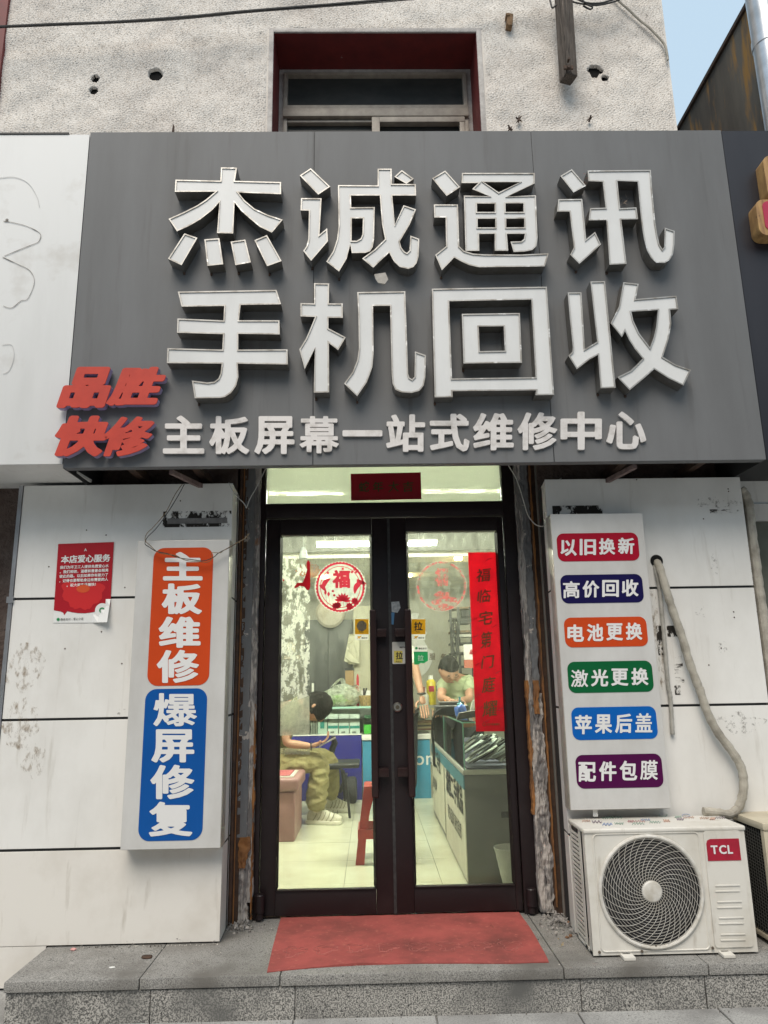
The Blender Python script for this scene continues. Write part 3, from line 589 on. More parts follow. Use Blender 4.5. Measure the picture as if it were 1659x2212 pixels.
LT['ji'] = (q5, [[(972,63),(1062,65),(1060,183),(1142,183),(1143,268),(1058,268),(1057,330),(1160,384),(1115,460),(1060,418),(1062,710),(970,712),(978,448),(917,573),(885,455),(925,390),(955,320),(978,263),(892,260),(892,181),(972,183)]],
   [[(1228,116),(1513,111),(1530,600),(1537,622),(1553,632),(1567,618),(1570,467),(1635,490),(1632,620),(1622,670),(1595,702),(1550,713),(1490,710),(1455,695),(1438,660),(1432,600),(1423,197),(1322,198),(1325,480),(1318,560),(1285,650),(1228,733),(1150,658),(1200,590),(1228,520),(1238,450),(1235,250)]])
LT['hui'] = (q6, [[(70,96),(752,84),(795,725),(684,727),(688,698),(192,703),(195,738),(87,740)], [(173,170),(660,160),(685,620),(190,628)]], [[(248,245),(592,240),(605,535),(258,539)], [(348,320),(496,318),(503,463),(355,466)]])
LT['shou2'] = (q6, [[(875,118),(957,117),(978,452),(1050,410),(1010,53),(1097,51),(1160,683),(1070,686),(1055,488),(1005,515),(930,573),(880,493),(903,470),(906,445),(890,290)]],
   [[(1205,57),(1297,67),(1279,157),(1520,137),(1532,218),(1483,220),(1490,300),(1475,390),(1440,500),(1515,545),(1607,577),(1562,670),(1470,625),(1388,572),(1330,625),(1243,697),(1170,620),(1250,580),(1320,510),(1275,455),(1240,400),(1215,347),(1197,383),(1130,300),(1180,200)], [(1253,232),(1410,222),(1400,320),(1385,385),(1363,443),(1300,360),(1265,285)]])
LD = .078; YF = Y_SIGN-LD; RIM = .0068
for key, (fn, *strokes) in LT.items():
    hub = MB(); hub.cur = 0; faces = []
    for stroke in strokes:
        for li, lp in enumerate(stroke):
            L2 = pts(fn, YF, lp)
            if (area(L2) > 0) != (li == 0): L2 = L2[::-1]
            In = [tuple(v) for v in inset([tuple(p) for p in L2], RIM)]; n = len(L2); faces.append(In if li == 0 else In)
            V = [(x, YF, z) for x, z in L2]+[(x, Y_SIGN-.003, z) for x, z in L2]+[(x, YF, z) for x, z in In]+[(x, YF+.006, z) for x, z in In]
            Fr = [(i, (i+1) % n, 2*n+(i+1) % n, 2*n+i) for i in range(n)]+[(2*n+i, 2*n+(i+1) % n, 3*n+(i+1) % n, 3*n+i) for i in range(n)]
            Sd = [(n+i, n+(i+1) % n, (i+1) % n, i) for i in range(n)]
            kk = len(hub.v); hub.cur = 0; hub.add(V, Fr); hub.v = hub.v[:kk+4*n]; hub.cur = 1
            hub.f += [tuple(kk+i for i in f) for f in Sd]; hub.mi += [1]*n
    me = bpy.data.meshes.new('channel_letter'); me.from_pydata(hub.v, [], hub.f); me.polygons.foreach_set('material_index', hub.mi)
    lo = link_mesh('channel_letter', me, ['steel', 'steel_side'], sg)
    gi = 0
    for stroke in strokes:
        loops = faces[gi:gi+len(stroke)]; gi += len(stroke)
        f_ = plate('letter_face', loops, YF+.005, YF+.005, 'acrylic', lo)
        c0 = min((p for p in loops[0]), key=lambda p: p[1])
        s_ = MB().lathe((c0[0], Y_SIGN-.012, c0[1]-.016), (0, 1, 0), [(0, .006), (.01, .006)], 6).obox((c0[0], Y_SIGN-.004, c0[1]-.008), (.005, 0, 0), (0, .003, 0), (0, 0, .012)).build('fixing_screw', 'rust_dark', lo)
    ORG[lo.name] = org(sg)
# silver subtitle characters
sil = [('主', q7, 624, 335, 853, 545), ('板', q7, 880, 338, 1102, 547), ('屏', q7, 1130, 338, 1352, 547), ('幕', q7, 1380, 338, 1597, 543), ('一', q8, 83, 143, 272, 172), ('站', q8, 290, 68, 475, 245), ('式', q8, 497, 65, 685, 243), ('维', q8, 702, 62, 895, 238), ('修', q8, 913, 58, 1101, 237), ('中', q8, 1117, 55, 1313, 236), ('心', q8, 1335, 55, 1523, 233)]
for ch, fn, x0, y0, x1, y1 in sil:
    put_glyph('flat_letter', ch, [fn(*c) for c in rect(x0, y0, x1, y1)], Y_SIGN-.014, ['silver'], sg, wt=.034 if ch not in '幕' else .026, depth=.012, n=90)
for ch, x0, y0, x1, y1 in (('品', 35, 65, 338, 293), ('胜', 310, 65, 640, 280), ('快', 25, 335, 322, 560), ('修', 295, 340, 577, 560)):
    a = put_glyph('red_letter', ch, [q7(*c) for c in rect(x0, y0, x1, y1)], Y_SIGN-.05, 'red_letter', sg, wt=.062 if ch != '修' else .045, depth=.006, n=90, shear=.3)
    b = put_glyph('letter_backing', ch, [q7(*c) for c in rect(x0+3, y0+4, x1+3, y1+3)], Y_SIGN-.0435, 'violet_edge', sg, wt=.058 if ch != '修' else .043, depth=.03, n=90, shear=.3)
# small debris: bird-nest litter between characters, torn flap
def litter(name, c, n, r, m, label, cat, ext=(1, 1, 1)):
    k = MB()
    for i in range(n):
        p = c+Vector((random.gauss(0, r)*ext[0], random.gauss(0, r)*.5*ext[1], random.gauss(0, r)*ext[2])); d = Vector([random.uniform(-1, 1) for _ in range(3)]).normalized()*r*random.uniform(.3, .9)
        e = d.orthogonal().normalized()*r*random.uniform(.1, .4); k.add([p-d, p+e, p+d, p-e+d*.2], [(0, 1, 2), (0, 2, 3)])
    return tag(k.build(name, m), label, cat)
litter('dry_leaf', W(*q4(965, 135), Y_SIGN-.05), 9, .014, mat('rust_leaf', (.25, .05, .025), (.1, .04, .03), .8), 'rust-red dry leaf caught between strokes of the top right sign character', 'leaf')
litter('nest_litter', W(*q4(1200, 275), Y_SIGN-.03), 16, .02, mat('litter_brown', (.1, .075, .06), (.18, .15, .12), .9), 'clump of brown litter lodged inside the top right sign character', 'litter')
tf = [q5(1330, 10), q5(1395, 0), q5(1412, 40), q5(1392, 68), q5(1352, 60), q5(1335, 35)]
o = plate('torn_flap', [[(lambda p: (p.x, p.z))(W(*p, Y_SIGN-.09)) for p in tf]], Y_SIGN-.09, Y_SIGN-.082, mat('torn_paper', (.45, .42, .38), (.3, .28, .25), .8, scale=30)); tag(o, 'torn flap hanging under the second character of the upper row', 'scrap')
# ---- neighbouring fascia on the left (white) and right (black)
ws = empty('white_fascia', (sx0-.6, Y_SIGN, sz0), 'blank white neighbouring fascia with ghost marks of removed letters', 'sign')
wz = W(80, 291, Y_SIGN+.004).z
wb = W(60, 1003, Y_SIGN+.004).z
MB().box(-3.4, sx0-.004, Y_SIGN+.004, Y_SIGN+.01, wb, wz).build('fascia_panel', mat('white_fascia', (.68, .68, .67), (.6, .6, .585), .6, scale=2.2, stretch=(2, 1, .3), lo=.5, hi=.9, col3=(.5, .475, .44), scale3=2.2, lo3=.56, hi3=.75, spec=.3), ws, bevel=.002)
MB().hexa([(-3.4, Y_SIGN+.012, wb), (sx0-.006, Y_SIGN+.012, wb), (sx0+.02, Y_PIER+.01, wb-.005), (-3.4, Y_PIER+.01, wb-.005), (-3.4, Y_SIGN+.012, wb+.01), (sx0-.006, Y_SIGN+.012, wb+.01), (sx0+.02, Y_PIER+.01, wb+.01), (-3.4, Y_PIER+.01, wb+.01)]).build('fascia_soffit', 'clad', ws)
MB().box(-3.4, sx0-.12, Y_SIGN+.0, Y_WALL-.01, wz+.001, wz+.012).build('fascia_capping', 'joint', ws)
MB().box(-3.4, sx0-.008, Y_SIGN+.012, Y_WALL-.01, wb+.02, wz-.001).build('fascia_box', 'clad', ws)
ghost = [[(15, 955), (50, 960), (110, 975), (155, 995), (176, 1015), (165, 1045), (130, 1060), (80, 1080), (10, 1110)], [(10, 1110), (75, 1140), (130, 1170), (148, 1220), (120, 1290), (90, 1300), (50, 1330), (10, 1320)], [(10, 1490), (50, 1490), (60, 1540), (40, 1600), (10, 1615)], [(-10, 770), (60, 765), (120, 790), (160, 850), (170, 900)]]
for i, L in enumerate(ghost):
    Pp = [W(*q1(x, y), Y_SIGN+.001) for x, y in L]
    Pq = []
    for j in range(len(Pp)-1):
        a, b, c, d = Pp[max(j-1, 0)], Pp[j], Pp[j+1], Pp[min(j+2, len(Pp)-1)]
        for k_ in range(6): t = k_/6; Pq.append(.5*((2*b)+(c-a)*t+(2*a-5*b+4*c-d)*t*t+(3*b-a-3*c+d)*t**3))
    MB().tube(Pq, [.0012+.0022*max(0, noise.noise(Vector((j*.2, i, 0)))) for j in range(len(Pq))] if i < 2 else .0012, 5).build('glue_mark', mat('glue_brown%d' % i, (.22, .19, .16) if i < 2 else (.56, .54, .51), (.45, .42, .39) if i < 2 else (.6, .59, .58), .8, scale=12), ws)
MB().lathe(W(*q1(30, 950), Y_SIGN+.003), (0, -1, 0), [(0, .009), (.003, .006)], 7).build('glue_mark', mat('glue_grey', (.3, .28, .25), (.2, .18, .16), .8, scale=40), ws)
ds = empty('black_fascia', (sx1+.5, Y_SIGN, sz0), 'black neighbouring fascia with a red and timber letter at the right edge', 'sign')
MB().box(sx1+.003, 3.4, Y_SIGN+.004, Y_SIGN+.01, sz0+.0, sz1-.002).build('fascia_panel', mat('black_fascia', (.01, .009, .014), (.016, .015, .02), .4, scale=3, stretch=(2, 1, .3)), ds)
MB().box(sx1+.01, 3.4, Y_SIGN+.012, Y_WALL-.01, sz0+.02, sz1-.005).build('fascia_box', 'joint', ds)
wd = mat('wood_letter', (.45, .27, .1), (.2, .1, .04), .6, scale=14, stretch=(3, 1, .4), col3=(.06, .035, .02), scale3=12, lo3=.6, hi3=.66)
for (x0, y0, x1, y1, inner) in ((1634, 672, 1750, 855, False), (1602, 862, 1800, 1015, True)):
    a, b = W(*q2(x0, y0), YF), W(*q2(x1, y1), YF)
    plate('wooden_letter', [rrect(a.x, b.z, b.x, a.z, .045)], YF, Y_SIGN+.003, wd, ds)
    plate('letter_face', [rrect(a.x+.035, b.z+.03, b.x-.02, a.z-.014, .03)], YF-.004, YF+.002, mat('magenta_face%d' % x0, (.4, .02, .06) if inner else (.4, .27, .12), None, .3), ds)
# ================================================================== CLADDING PIERS
def pier(label, x0, x1, xr, z0, joints, xf_left, name='cladding_pier', low=None, zt=None, side=1):
    pr = empty(name, ((x0+x1)/2, Y_PIER, z0), label, 'wall')
    zs = [z0]+joints+[zt]
    for a, b in zip(zs, zs[1:]):
        first = a == z0
        xa0 = x0 if not (first and low) else low
        m_ = 'clad_low' if first else 'clad'
        MB().box(xa0, x1, Y_PIER, Y_PIER+.004, a+.006, b-.006 if b != zt else b).build('cladding_panel', m_, pr, bevel=.0015, seg=1)
        # the return towards the doorway
        if side > 0: MB().hexa([(x1-.004, Y_PIER+.0045, a+.006), (x1, Y_PIER+.0045, a+.006), (xr, -.09, a+.006), (xr-.004, -.09, a+.006), (x1-.004, Y_PIER+.0045, b-.006), (x1, Y_PIER+.0045, b-.006), (xr, -.09, b-.006), (xr-.004, -.09, b-.006)]).build('return_panel', m_, pr)
        else: MB().hexa([(x0, Y_PIER+.0045, a+.006), (x0+.004, Y_PIER+.0045, a+.006), (xr+.004, -.09, a+.006), (xr, -.09, a+.006), (x0, Y_PIER+.0045, b-.006), (x0+.004, Y_PIER+.0045, b-.006), (xr+.004, -.09, b-.006), (xr, -.09, b-.006)]).build('return_panel', m_, pr)
    bx = MB(); i0 = (low if low else x0)
    if side > 0: bx.box(i0+.006, x1-.008, Y_PIER+.008, -.152, z0+.004, joints[0]); bx.box(x0+.006, x1-.008, Y_PIER+.008, -.152, joints[0], zt-.01)
    else: bx.box(x0+.012, x1-.008, Y_PIER+.008, -.152, z0+.004, zt-.01)
    bx.build('backing', 'joint', pr); return pr
lz = [W(*b2(400, 1128), Y_PIER).z, W(*b2(400, 342), Y_PIER).z, W(*b1(500, 818), Y_PIER).z]; ltop = W(*b1(1000, 130), Y_PIER).z
plx0, plx1 = W(40, 1175, Y_PIER).x, W(490, 1500, Y_PIER).x
plz0 = W(*b3(700, 408), Y_PIER).z
PL = pier('white panelled pier left of the shop door, with scuffs and three black joints', plx0, plx1, W(493, 1985, -.09).x, plz0, lz, 0, low=-3.4, zt=ltop)
# the wall beneath the left end of the step runs on down to the pavement
MB().box(-3.4, X_SLAB0-.002, Y_PIER+.0005, Y_PIER+.004, ZG, plz0+.004).build('cladding_panel', 'clad_low', PL)
MB().box(plx0-.022, plx0-.002, Y_PIER-.006, -.152, lz[0]+.004, ltop).build('edge_trim', 'duct', PL)
MB().box(plx0-.03, plx0+.004, Y_PIER-.012, Y_PIER+.05, lz[2]-.02, lz[2]+.012).build('trim_bracket', 'duct', PL)
rz_ = [W(*b8(530, 198), Y_PIER).z, W(*b7(1300, 276), Y_PIER).z, W(*b6(1250, 810), Y_PIER).z]; rtop = W(*b6(800, 103), Y_PIER).z
prx0, prx1 = W(1210, 1536, Y_PIER).x, W(1598, 1031, Y_PIER).x
PR = pier('white panelled pier right of the shop door, behind the air conditioner', prx0, prx1, W(1223, 1990, -.09).x, plz0, rz_, 0, zt=rtop, side=-1)
# neighbour frontage beyond the right pier
nf = empty('neighbouring_frontage', (prx1+.4, -.2, 0), 'white framed neighbouring shop window beyond the right pier', 'shopfront')
zz = [W(*b6(1600, 135), -.2).z, W(*b6(1600, 262), -.2).z, W(*b6(1600, 380), -.2).z]
MB().box(prx1+.01, 3.2, -.2, -.16, zz[1]+.006, zz[0]+.1).build('cladding_panel', 'clad', nf); MB().box(prx1+.01, 3.2, -.2, -.16, zz[2], zz[1]-.006).build('cladding_panel', 'clad', nf)
MB().box(prx1+.06, 3.2, -.19, -.17, .0, zz[2]-.002).build('window_pane', mat('frosted_dark', (.1, .11, .085), (.2, .2, .17), .25, scale=3), nf)
MB().box(prx1+.01, prx1+.058, -.2, -.16, .0, zz[2]-.002).build('window_frame', 'beigealu', nf)
# ---- scuffs and peeled adhesive on the cladding (thin films)
film_dk = patchmat('tape_residue_dark', (.06, .05, .045), .52, .6, 20, stretch=(.5, 1, 2), base=0, top=.9)
film_dk2 = patchmat('tape_residue_grey', (.26, .245, .225), .53, .66, 34, base=0, top=.75)
film_bl = patchmat('tape_smear', (.06, .055, .05), .46, .5, 14, stretch=(1, 1, .6), base=0, top=.96)
film_gold = patchmat('scuff_brown', (.3, .22, .13), .5, .64, 22, stretch=(1.5, 1, .7), base=0, top=.55)
def scuff(fn, x0, y0, x1, y1, m, label, Y=Y_PIER, par=None):
    a, b = W(*fn(x0, y0), Y-.001), W(*fn(x1, y1), Y-.001)
    if m is film_gold or m is film_dk2:                    # ragged rubbed patch
        cx_, cz_, rx_, rz2 = (a.x+b.x)/2, (a.z+b.z)/2, abs(b.x-a.x)/2, abs(a.z-b.z)/2
        Lq = []
        for t in np.linspace(0, 2*math.pi, 30, endpoint=False):
            k_ = 1+.55*noise.noise(Vector((math.cos(t)*1.7+x0, math.sin(t)*1.7, y0))); Lq.append((cx_+rx_*k_*math.cos(t), Y-.0015, cz_+rz2*k_*math.sin(t)))
        return MB().quadY(Lq).build('adhesive_mark', m, par)
    o = MB().quadY([(a.x, Y-.0015, b.z), (b.x, Y-.0015, b.z), (b.x, Y-.0015, a.z), (a.x, Y-.0015, a.z)]).build('adhesive_mark', m, par); return o
scuff(b1, 985, 296, 1393, 386, film_bl, '', par=PL)
scuff(b1, 1010, 338, 1370, 366, mat('tape_strip', (.12, .115, .11), (.2, .19, .18), .6, scale=30), '', Y=Y_PIER-.0005, par=PL)
scuff(b2, 10, -130, 240, 180, film_gold, '', par=PL); scuff(b2, 10, 230, 220, 500, film_gold, '', par=PL); scuff(b2, 140, 480, 250, 700, film_gold, '', par=PL)
scuff(b2, 710, 280, 770, 325, film_dk2, '', par=PL)
scuff(b6, 258, 282, 585, 336, film_bl, '', par=PR); scuff(b6, 1280, 305, 1496, 328, film_dk, '', par=PR); scuff(b6, 1180, 225, 1480, 292, film_dk2, '', par=PR)
scuff(b6, 885, 820, 1000, 1440, film_gold, '', par=PR); scuff(b6, 1000, 1060, 1075, 1130, film_bl, '', par=PR); scuff(b6, 930, 1060, 1003, 1250, film_bl, '', Y=Y_PIER-.0006, par=PR)
scuff(b6, 1040, 1240, 1120, 1450, film_dk, '', par=PR); scuff(b7, 1050, 150, 1095, 210, film_bl, '', par=PR); scuff(b6, 1280, 590, 1340, 760, film_dk2, '', par=PR)
scuff(b6, 1180, 930, 1260, 1000, film_dk2, '', par=PR); scuff(b6, 1330, 1160, 1400, 1230, film_dk2, '', par=PR); scuff(b7, 1330, 330, 1620, 460, film_dk2, '', par=PR); scuff(b6, 1530, 560, 1600, 1020, film_dk2, '', par=PR)
mm = MB()
for (x, y) in ((522, 408), (640, 438), (295, 629), (753, 754), (1088, 232), (612, 1021), (392, 1123), (735, 1213)): c = W(*b1(x, y), Y_PIER); mm.lathe(c, (0, -1, 0), [(0, .004), (.003, .003)], 6)
for (x, y) in ((1400, 172), (1403, 188), (1240, 366), (1436, 970), (1440, 1005), (806, 112), (1275, 1315), (1355, 1205)): c = W(*b6(x, y), Y_PIER); mm.lathe(c, (0, -1, 0), [(0, .004), (.003, .003)], 6)
o = mm.build('rivet', 'rust_dark', PL)
# ================================================================== LIGHTBOX SIGNS
def wr(corners, Y):
    p = [W(*c, Y) for c in corners]; return (p[0].x+p[3].x)/2, (p[1].x+p[2].x)/2, (p[2].z+p[3].z)/2, (p[0].z+p[1].z)/2
def lightbox(label, corners):
    x0, x1, z0, z1 = wr(corners, Y_BOX)
    o = empty('lightbox_sign', ((x0+x1)/2, Y_BOX, z0), label, 'sign')
    MB().box(x0, x1, Y_BOX+.004, Y_PIER-.002, z0, z1).build('housing', 'box_edge', o, bevel=.004)
    MB().box(x0+.003, x1-.003, Y_BOX, Y_BOX+.0035, z0+.003, z1-.003).build('face_panel', 'box', o)
    return o
def pill(o, corners, m, r):
    p = [W(*c, Y_BOX-.0015) for c in corners]; x0 = (p[0].x+p[3].x)/2; x1 = (p[1].x+p[2].x)/2; z0 = (p[2].z+p[3].z)/2; z1 = (p[0].z+p[1].z)/2
    pl = plate('colour_plate', [rrect(x0, z0, x1, z1, r, 8)], Y_BOX-.0015, Y_BOX-.0005, m, o); ORG[pl.name] = org(o); return pl
LB = lightbox('tall upright lightbox with orange and blue plates of large white characters left of the door', [(298, 1169), (499, 1164), (474, 1832), (258, 1838)])
po = pill(LB, [b1(930, 515), b1(1290, 513), b2(1258, 137), b2(885, 142)], 'orange', .055)
pb = pill(LB, [b2(875, 160), b2(1249, 156), b2(1222, 1074), b2(835, 1077)], 'blue', .055)
YL = Y_BOX-.003
for ch, (x0, y0, x1, y1) in zip('主板维修', ((983, 540, 1222, 712), (975, 730, 1218, 915), (957, 930, 1210, 1118), (945, 1130, 1200, 1330))):
    put_glyph('character', ch, [b1(*c) for c in rect(x0, y0, x1, y1)], YL, 'film_white', po, wt=.044 if ch != '修' else .035, n=80)
for ch, (x0, y0, x1, y1) in zip('爆屏修复', ((925, 185, 1188, 385), (913, 403, 1172, 603), (907, 617, 1172, 825), (898, 840, 1160, 1050))):
    put_glyph('character', ch, [b2(*c) for c in rect(x0, y0, x1, y1)], YL, 'film_white', pb, wt=.024 if ch == '爆' else .037, n=80)
RB = lightbox('upright lightbox listing six coloured service plates right of the door', [(1187, 1111), (1387, 1107), (1451, 1743), (1234, 1755)])
rows = [('以旧换新', 'crimson', b6, (290, 458, 820, 640), (312, 494, 805, 600)), ('高价回收', 'navy', b6, (314, 727, 848, 912), (328, 765, 832, 875)), ('电池更换', 'orange', b6, (338, 1004, 875, 1197), (357, 1046, 857, 1158)),
        ('激光更换', 'green', b6, (360, 1290, 912, 1493), (380, 1340, 897, 1452)), ('苹果后盖', 'azure', b7, (386, 288, 938, 500), (405, 335, 922, 460)), ('配件包膜', 'plum', b7, (413, 596, 975, 815), (428, 640, 958, 768))]
for s, m_, fn, pr_, tr_ in rows:
    x0, y0, x1, y1 = pr_; pl = pill(RB, [fn(*c) for c in rect(x0, y0, x1, y1)], m_, .037)
    x0, y0, x1, y1 = tr_; wd_ = (x1-x0)/4.0; sl = -(x1-x0)*.012
    for i, ch in enumerate(s):
        a = x0+wd_*i+wd_*.03*i/3; b = a+wd_*.86; dy = sl*(i-1.5)/1.5
        put_glyph('character', ch, [fn(*c) for c in rect(a, y0+dy, b, y1+dy)], YL, 'film_white', pl, wt={'激': .018, '膜': .021, '盖': .024, '高': .026}.get(ch, .034), n=56)
tag(MB().obox(W(*b7(538, 978), Y_BOX+.03), (.012, 0, 0), (0, .002, 0), (0, 0, .016)).build('paper_tag', 'poster_white'), 'small white paper tag hanging under the six-plate lightbox', 'tag')
# ---- poster
YP = Y_PIER-.003
pc = [W(*c, YP) for c in [b1(352, 492), b1(688, 480), b1(660, 966), b1(320, 967)]]
ps = empty('poster', pc[3], 'red notice poster with white print and red petals taped to the left pier', 'poster')
def pq(u, v, d=0.): # u right, v down
    return (pc[0]*(1-u)+pc[1]*u)*(1-v)+(pc[3]*(1-u)+pc[2]*u)*v+Vector((0, -d, 0))
bk = MB(); n = 10
V = []; 
for j in range(n+1):
    for i in range(n+1):
        u, v = i/n, j/n; curl = max(0, (u+v-1.7))*.12; V.append(pq(u, v, curl))
Fq = [(j*(n+1)+i, (j+1)*(n+1)+i, (j+1)*(n+1)+i+1, j*(n+1)+i+1) for j in range(n) for i in range(n)]
bk.add(V, Fq); bk.build('sheet', 'poster_white', ps)
def pflat(name, uv, m, d): return MB().add([pq(u, v, d) for u, v in uv], [tuple(range(len(uv)))]).build(name, m, ps)
edge = [(0, 0), (1, 0), (1, .81)]+[(1-t*.8, .81+.075*math.sin(t*2.6)) for t in (.1, .25, .4, .55, .7, .85, .95)]+[(.19, .905), (.17, .875), (.12, .86), (0, .845)]
pflat('red_ground', edge, 'poster_red', .0015)
def petal(a, cu, cv, ln, wd_, k):
    out = []
    for i in range(25):
        t = i/24*2*math.pi; r = (.5-.5*math.cos(t)); x = r*ln; y = math.sin(t)*wd_*(.4+.6*r); x += -.06*math.exp(-((t-math.pi)/.35)**2)*1.2
        out.append((cu+(x*math.cos(a)-y*math.sin(a)), cv+(x*math.sin(a)+y*math.cos(a))*.71))
    return [(min(1, max(0, u)), min(.86, max(0, v))) for u, v in out]
for i, a in enumerate((15, 55, 95, 135, 172)): pflat('petal', petal(math.radians(a), .5, .57, .42, .2, 0), 'poster_petal', .002+.0002*i)
pflat('petal', [(.5+.12*math.cos(t), .58+.05*math.sin(t)) for t in np.linspace(0, 6.2, 18)], mat('poster_heart', (.6, .08, .02), None, .4), .0034)
ux = (pc[1]-pc[0]).normalized(); uz = (pc[0]-pc[3]).normalized(); Hh = (pc[0]-pc[3]).length; Wd = (pc[1]-pc[0]).length
text_mesh('A', 'poster_white', 'print', ps, pq(.475, .105, .003), ux, uz, Hh*.05, .02, 30)
text_mesh('本店爱心服务', 'poster_white', 'print', ps, pq(.07, .243, .003), ux, uz, Wd*.147, .035, 44)
for i, (s, u) in enumerate((('我们为环卫工人提供免费爱心水', .06), ('。我们相信，温暖和善意会照亮', .06), ('彼此的路。以后如果你有能力了', .06), ('，记得也要帮助身边有需要的人', .06), ('。祝大家生活愉快！', .2))):
    text_mesh(s, 'poster_white', 'print', ps, pq(u, .322+.057*i, .003), ux, uz, Wd*.0622, .025, 26)
dk = mat('poster_text_dark', (.12, .12, .11), None, .5)
text_mesh('微信支付｜爱心小店', dk, 'print', ps, pq(.13, .972, .003), ux, uz, Wd*.045, .015, 22)
pflat('print', [(.09+.028*math.cos(t), .958+.019*math.sin(t)) for t in np.linspace(0, 6, 12)], 'wechat', .003)
pflat('white_disc', [(.86+.125*math.cos(t), .85+.087*math.sin(t)) for t in np.linspace(0, 6.1, 28)], 'poster_white', .004)
pflat('green_disc', [(.86+.05*math.cos(t), .85+.035*math.sin(t)) for t in np.linspace(0, 6.1, 20)], 'wechat', .005)
text_mesh('店', 'poster_white', 'print', ps, pq(.835, .862, .006), ux, uz, Wd*.05, .02, 26)
# ================================================================== WIRES over the left lightbox
yb = Y_BOX-.03
cable('lightbox_wire', [W(*b1(x, y), yb) for x, y in ((1112, 130), (1075, 200), (1000, 320), (940, 400), (890, 450), (875, 490), (900, 510), (940, 535), (1010, 550), (1080, 575), (1150, 585), (1230, 593), (1290, 570), (1320, 545), (1380, 515), (1440, 480))], .0022, 'rubber', 'black wire drooping in a loop over the orange plate', 'wire', 'wires drooping over the left lightbox')
cable('lightbox_wire', [W(*b1(x, y), yb-.006) for x, y in ((1100, 130), (1055, 195), (1000, 300), (930, 385), (885, 430), (876, 470), (905, 500), (960, 545), (1050, 560), (1120, 590), (1200, 598), (1255, 600), (1280, 575), (1276, 545), (1330, 545), (1350, 530), (1420, 490), (1475, 460), (1504, 428))], .0019, mat('yellow_wire', (.22, .14, .05), (.04, .035, .03), .5, scale=60), 'yellow and grey wire drooping below the black one across the orange plate', 'wire', 'wires drooping over the left lightbox')
cable('lightbox_wire', [W(*b1(x, y), -.42) for x, y in ((1504, 428), (1502, 400), (1490, 350), (1482, 275))], .003, 'rubber', 'short dark wire rising beside the pier from the yellow one', 'wire')
wg = mat('white_wire', (.55, .54, .5), (.35, .34, .3), .5, scale=40)
cable('white_wire', [W(*b1(x, y), -.45) for x, y in ((1380, 122), (1400, 165), (1435, 210), (1470, 245), (1487, 275))], .0025, wg, 'white wire slanting down at the top right corner of the left pier', 'wire')
cable('white_wire', [W(*b1(x, y), -.42) for x, y in ((1487, 275), (1510, 215), (1550, 145), (1602, 38))], .0025, wg, 'white wire rising to the sign beside the lit fanlight', 'wire')
cable('white_wire', [W(*b6(x, y), -.3) for x, y in ((-60, -40), (-20, 30), (20, 95), (45, 160), (75, 260), (100, 340), (140, 395), (175, 413), (205, 410), (215, 380), (205, 350), (225, 270), (250, 190), (275, 130), (318, 102))], .0028, wg, 'long white wire sagging from the sign to the right lightbox', 'wire')
# ================================================================== DOOR FRAME AND LEAVES
YD = -.022
gl = dict(L=(W(*b4(190, 97), 0).x*.5+W(*b5(150, 1028), 0).x*.5, W(*b4(735, 88), 0).x*.5+W(*b5(762, 1015), 0).x*.5, W(*b5(400, 1022), 0).z, W(*b4(460, 93), 0).z),
          R=(W(*b4(937, 73), 0).x*.5+W(*b5(990, 1003), 0).x*.5, W(*b4(1480, 68), 0).x*.5+W(*b5(1603, 990), 0).x*.5, W(*b5(1300, 997), 0).z, W(*b4(1200, 71), 0).z))
lx = dict(L=(-.712, .0035), R=(.0085, .682)); ztop = 2.15; fxl, fxr = W(548, 1975, 0).x, W(1160, 1968, 0).x
tz0, tz1 = W(835, 1088, 0).z, W(835, 1009, 0).z+.06
df = empty('door_frame', (0, 0, 0), 'dark bronze door frame with a lit fanlight above the glass doors', 'door frame')
k = MB(); k.box(fxl, lx['L'][0]-.004, YD-.02, .05, .0, 2.56); k.box(lx['R'][1]+.004, fxr, YD-.02, .05, .0, 2.56); k.build('jamb', 'darkmetal', df, bevel=.004)
MB().box(lx['L'][0]-.004, lx['R'][1]+.004, YD-.02, .05, ztop+.006, tz0-.001).build('transom_bar', 'darkmetal', df, bevel=.004)
MB().box(lx['L'][0]-.004, lx['R'][1]+.004, YD-.02, .05, tz1, tz1+.05).build('head_bar', 'darkmetal', df, bevel=.003)
MB().box(lx['L'][0]-.003, lx['R'][1]+.003, 0, .006, tz0, tz1).build('fanlight_pane', 'transomglass', df)
MB().box(lx['L'][0], lx['R'][1], -.01, .06, -.004, .006).build('threshold', 'darkmetal', df)
doors = {}
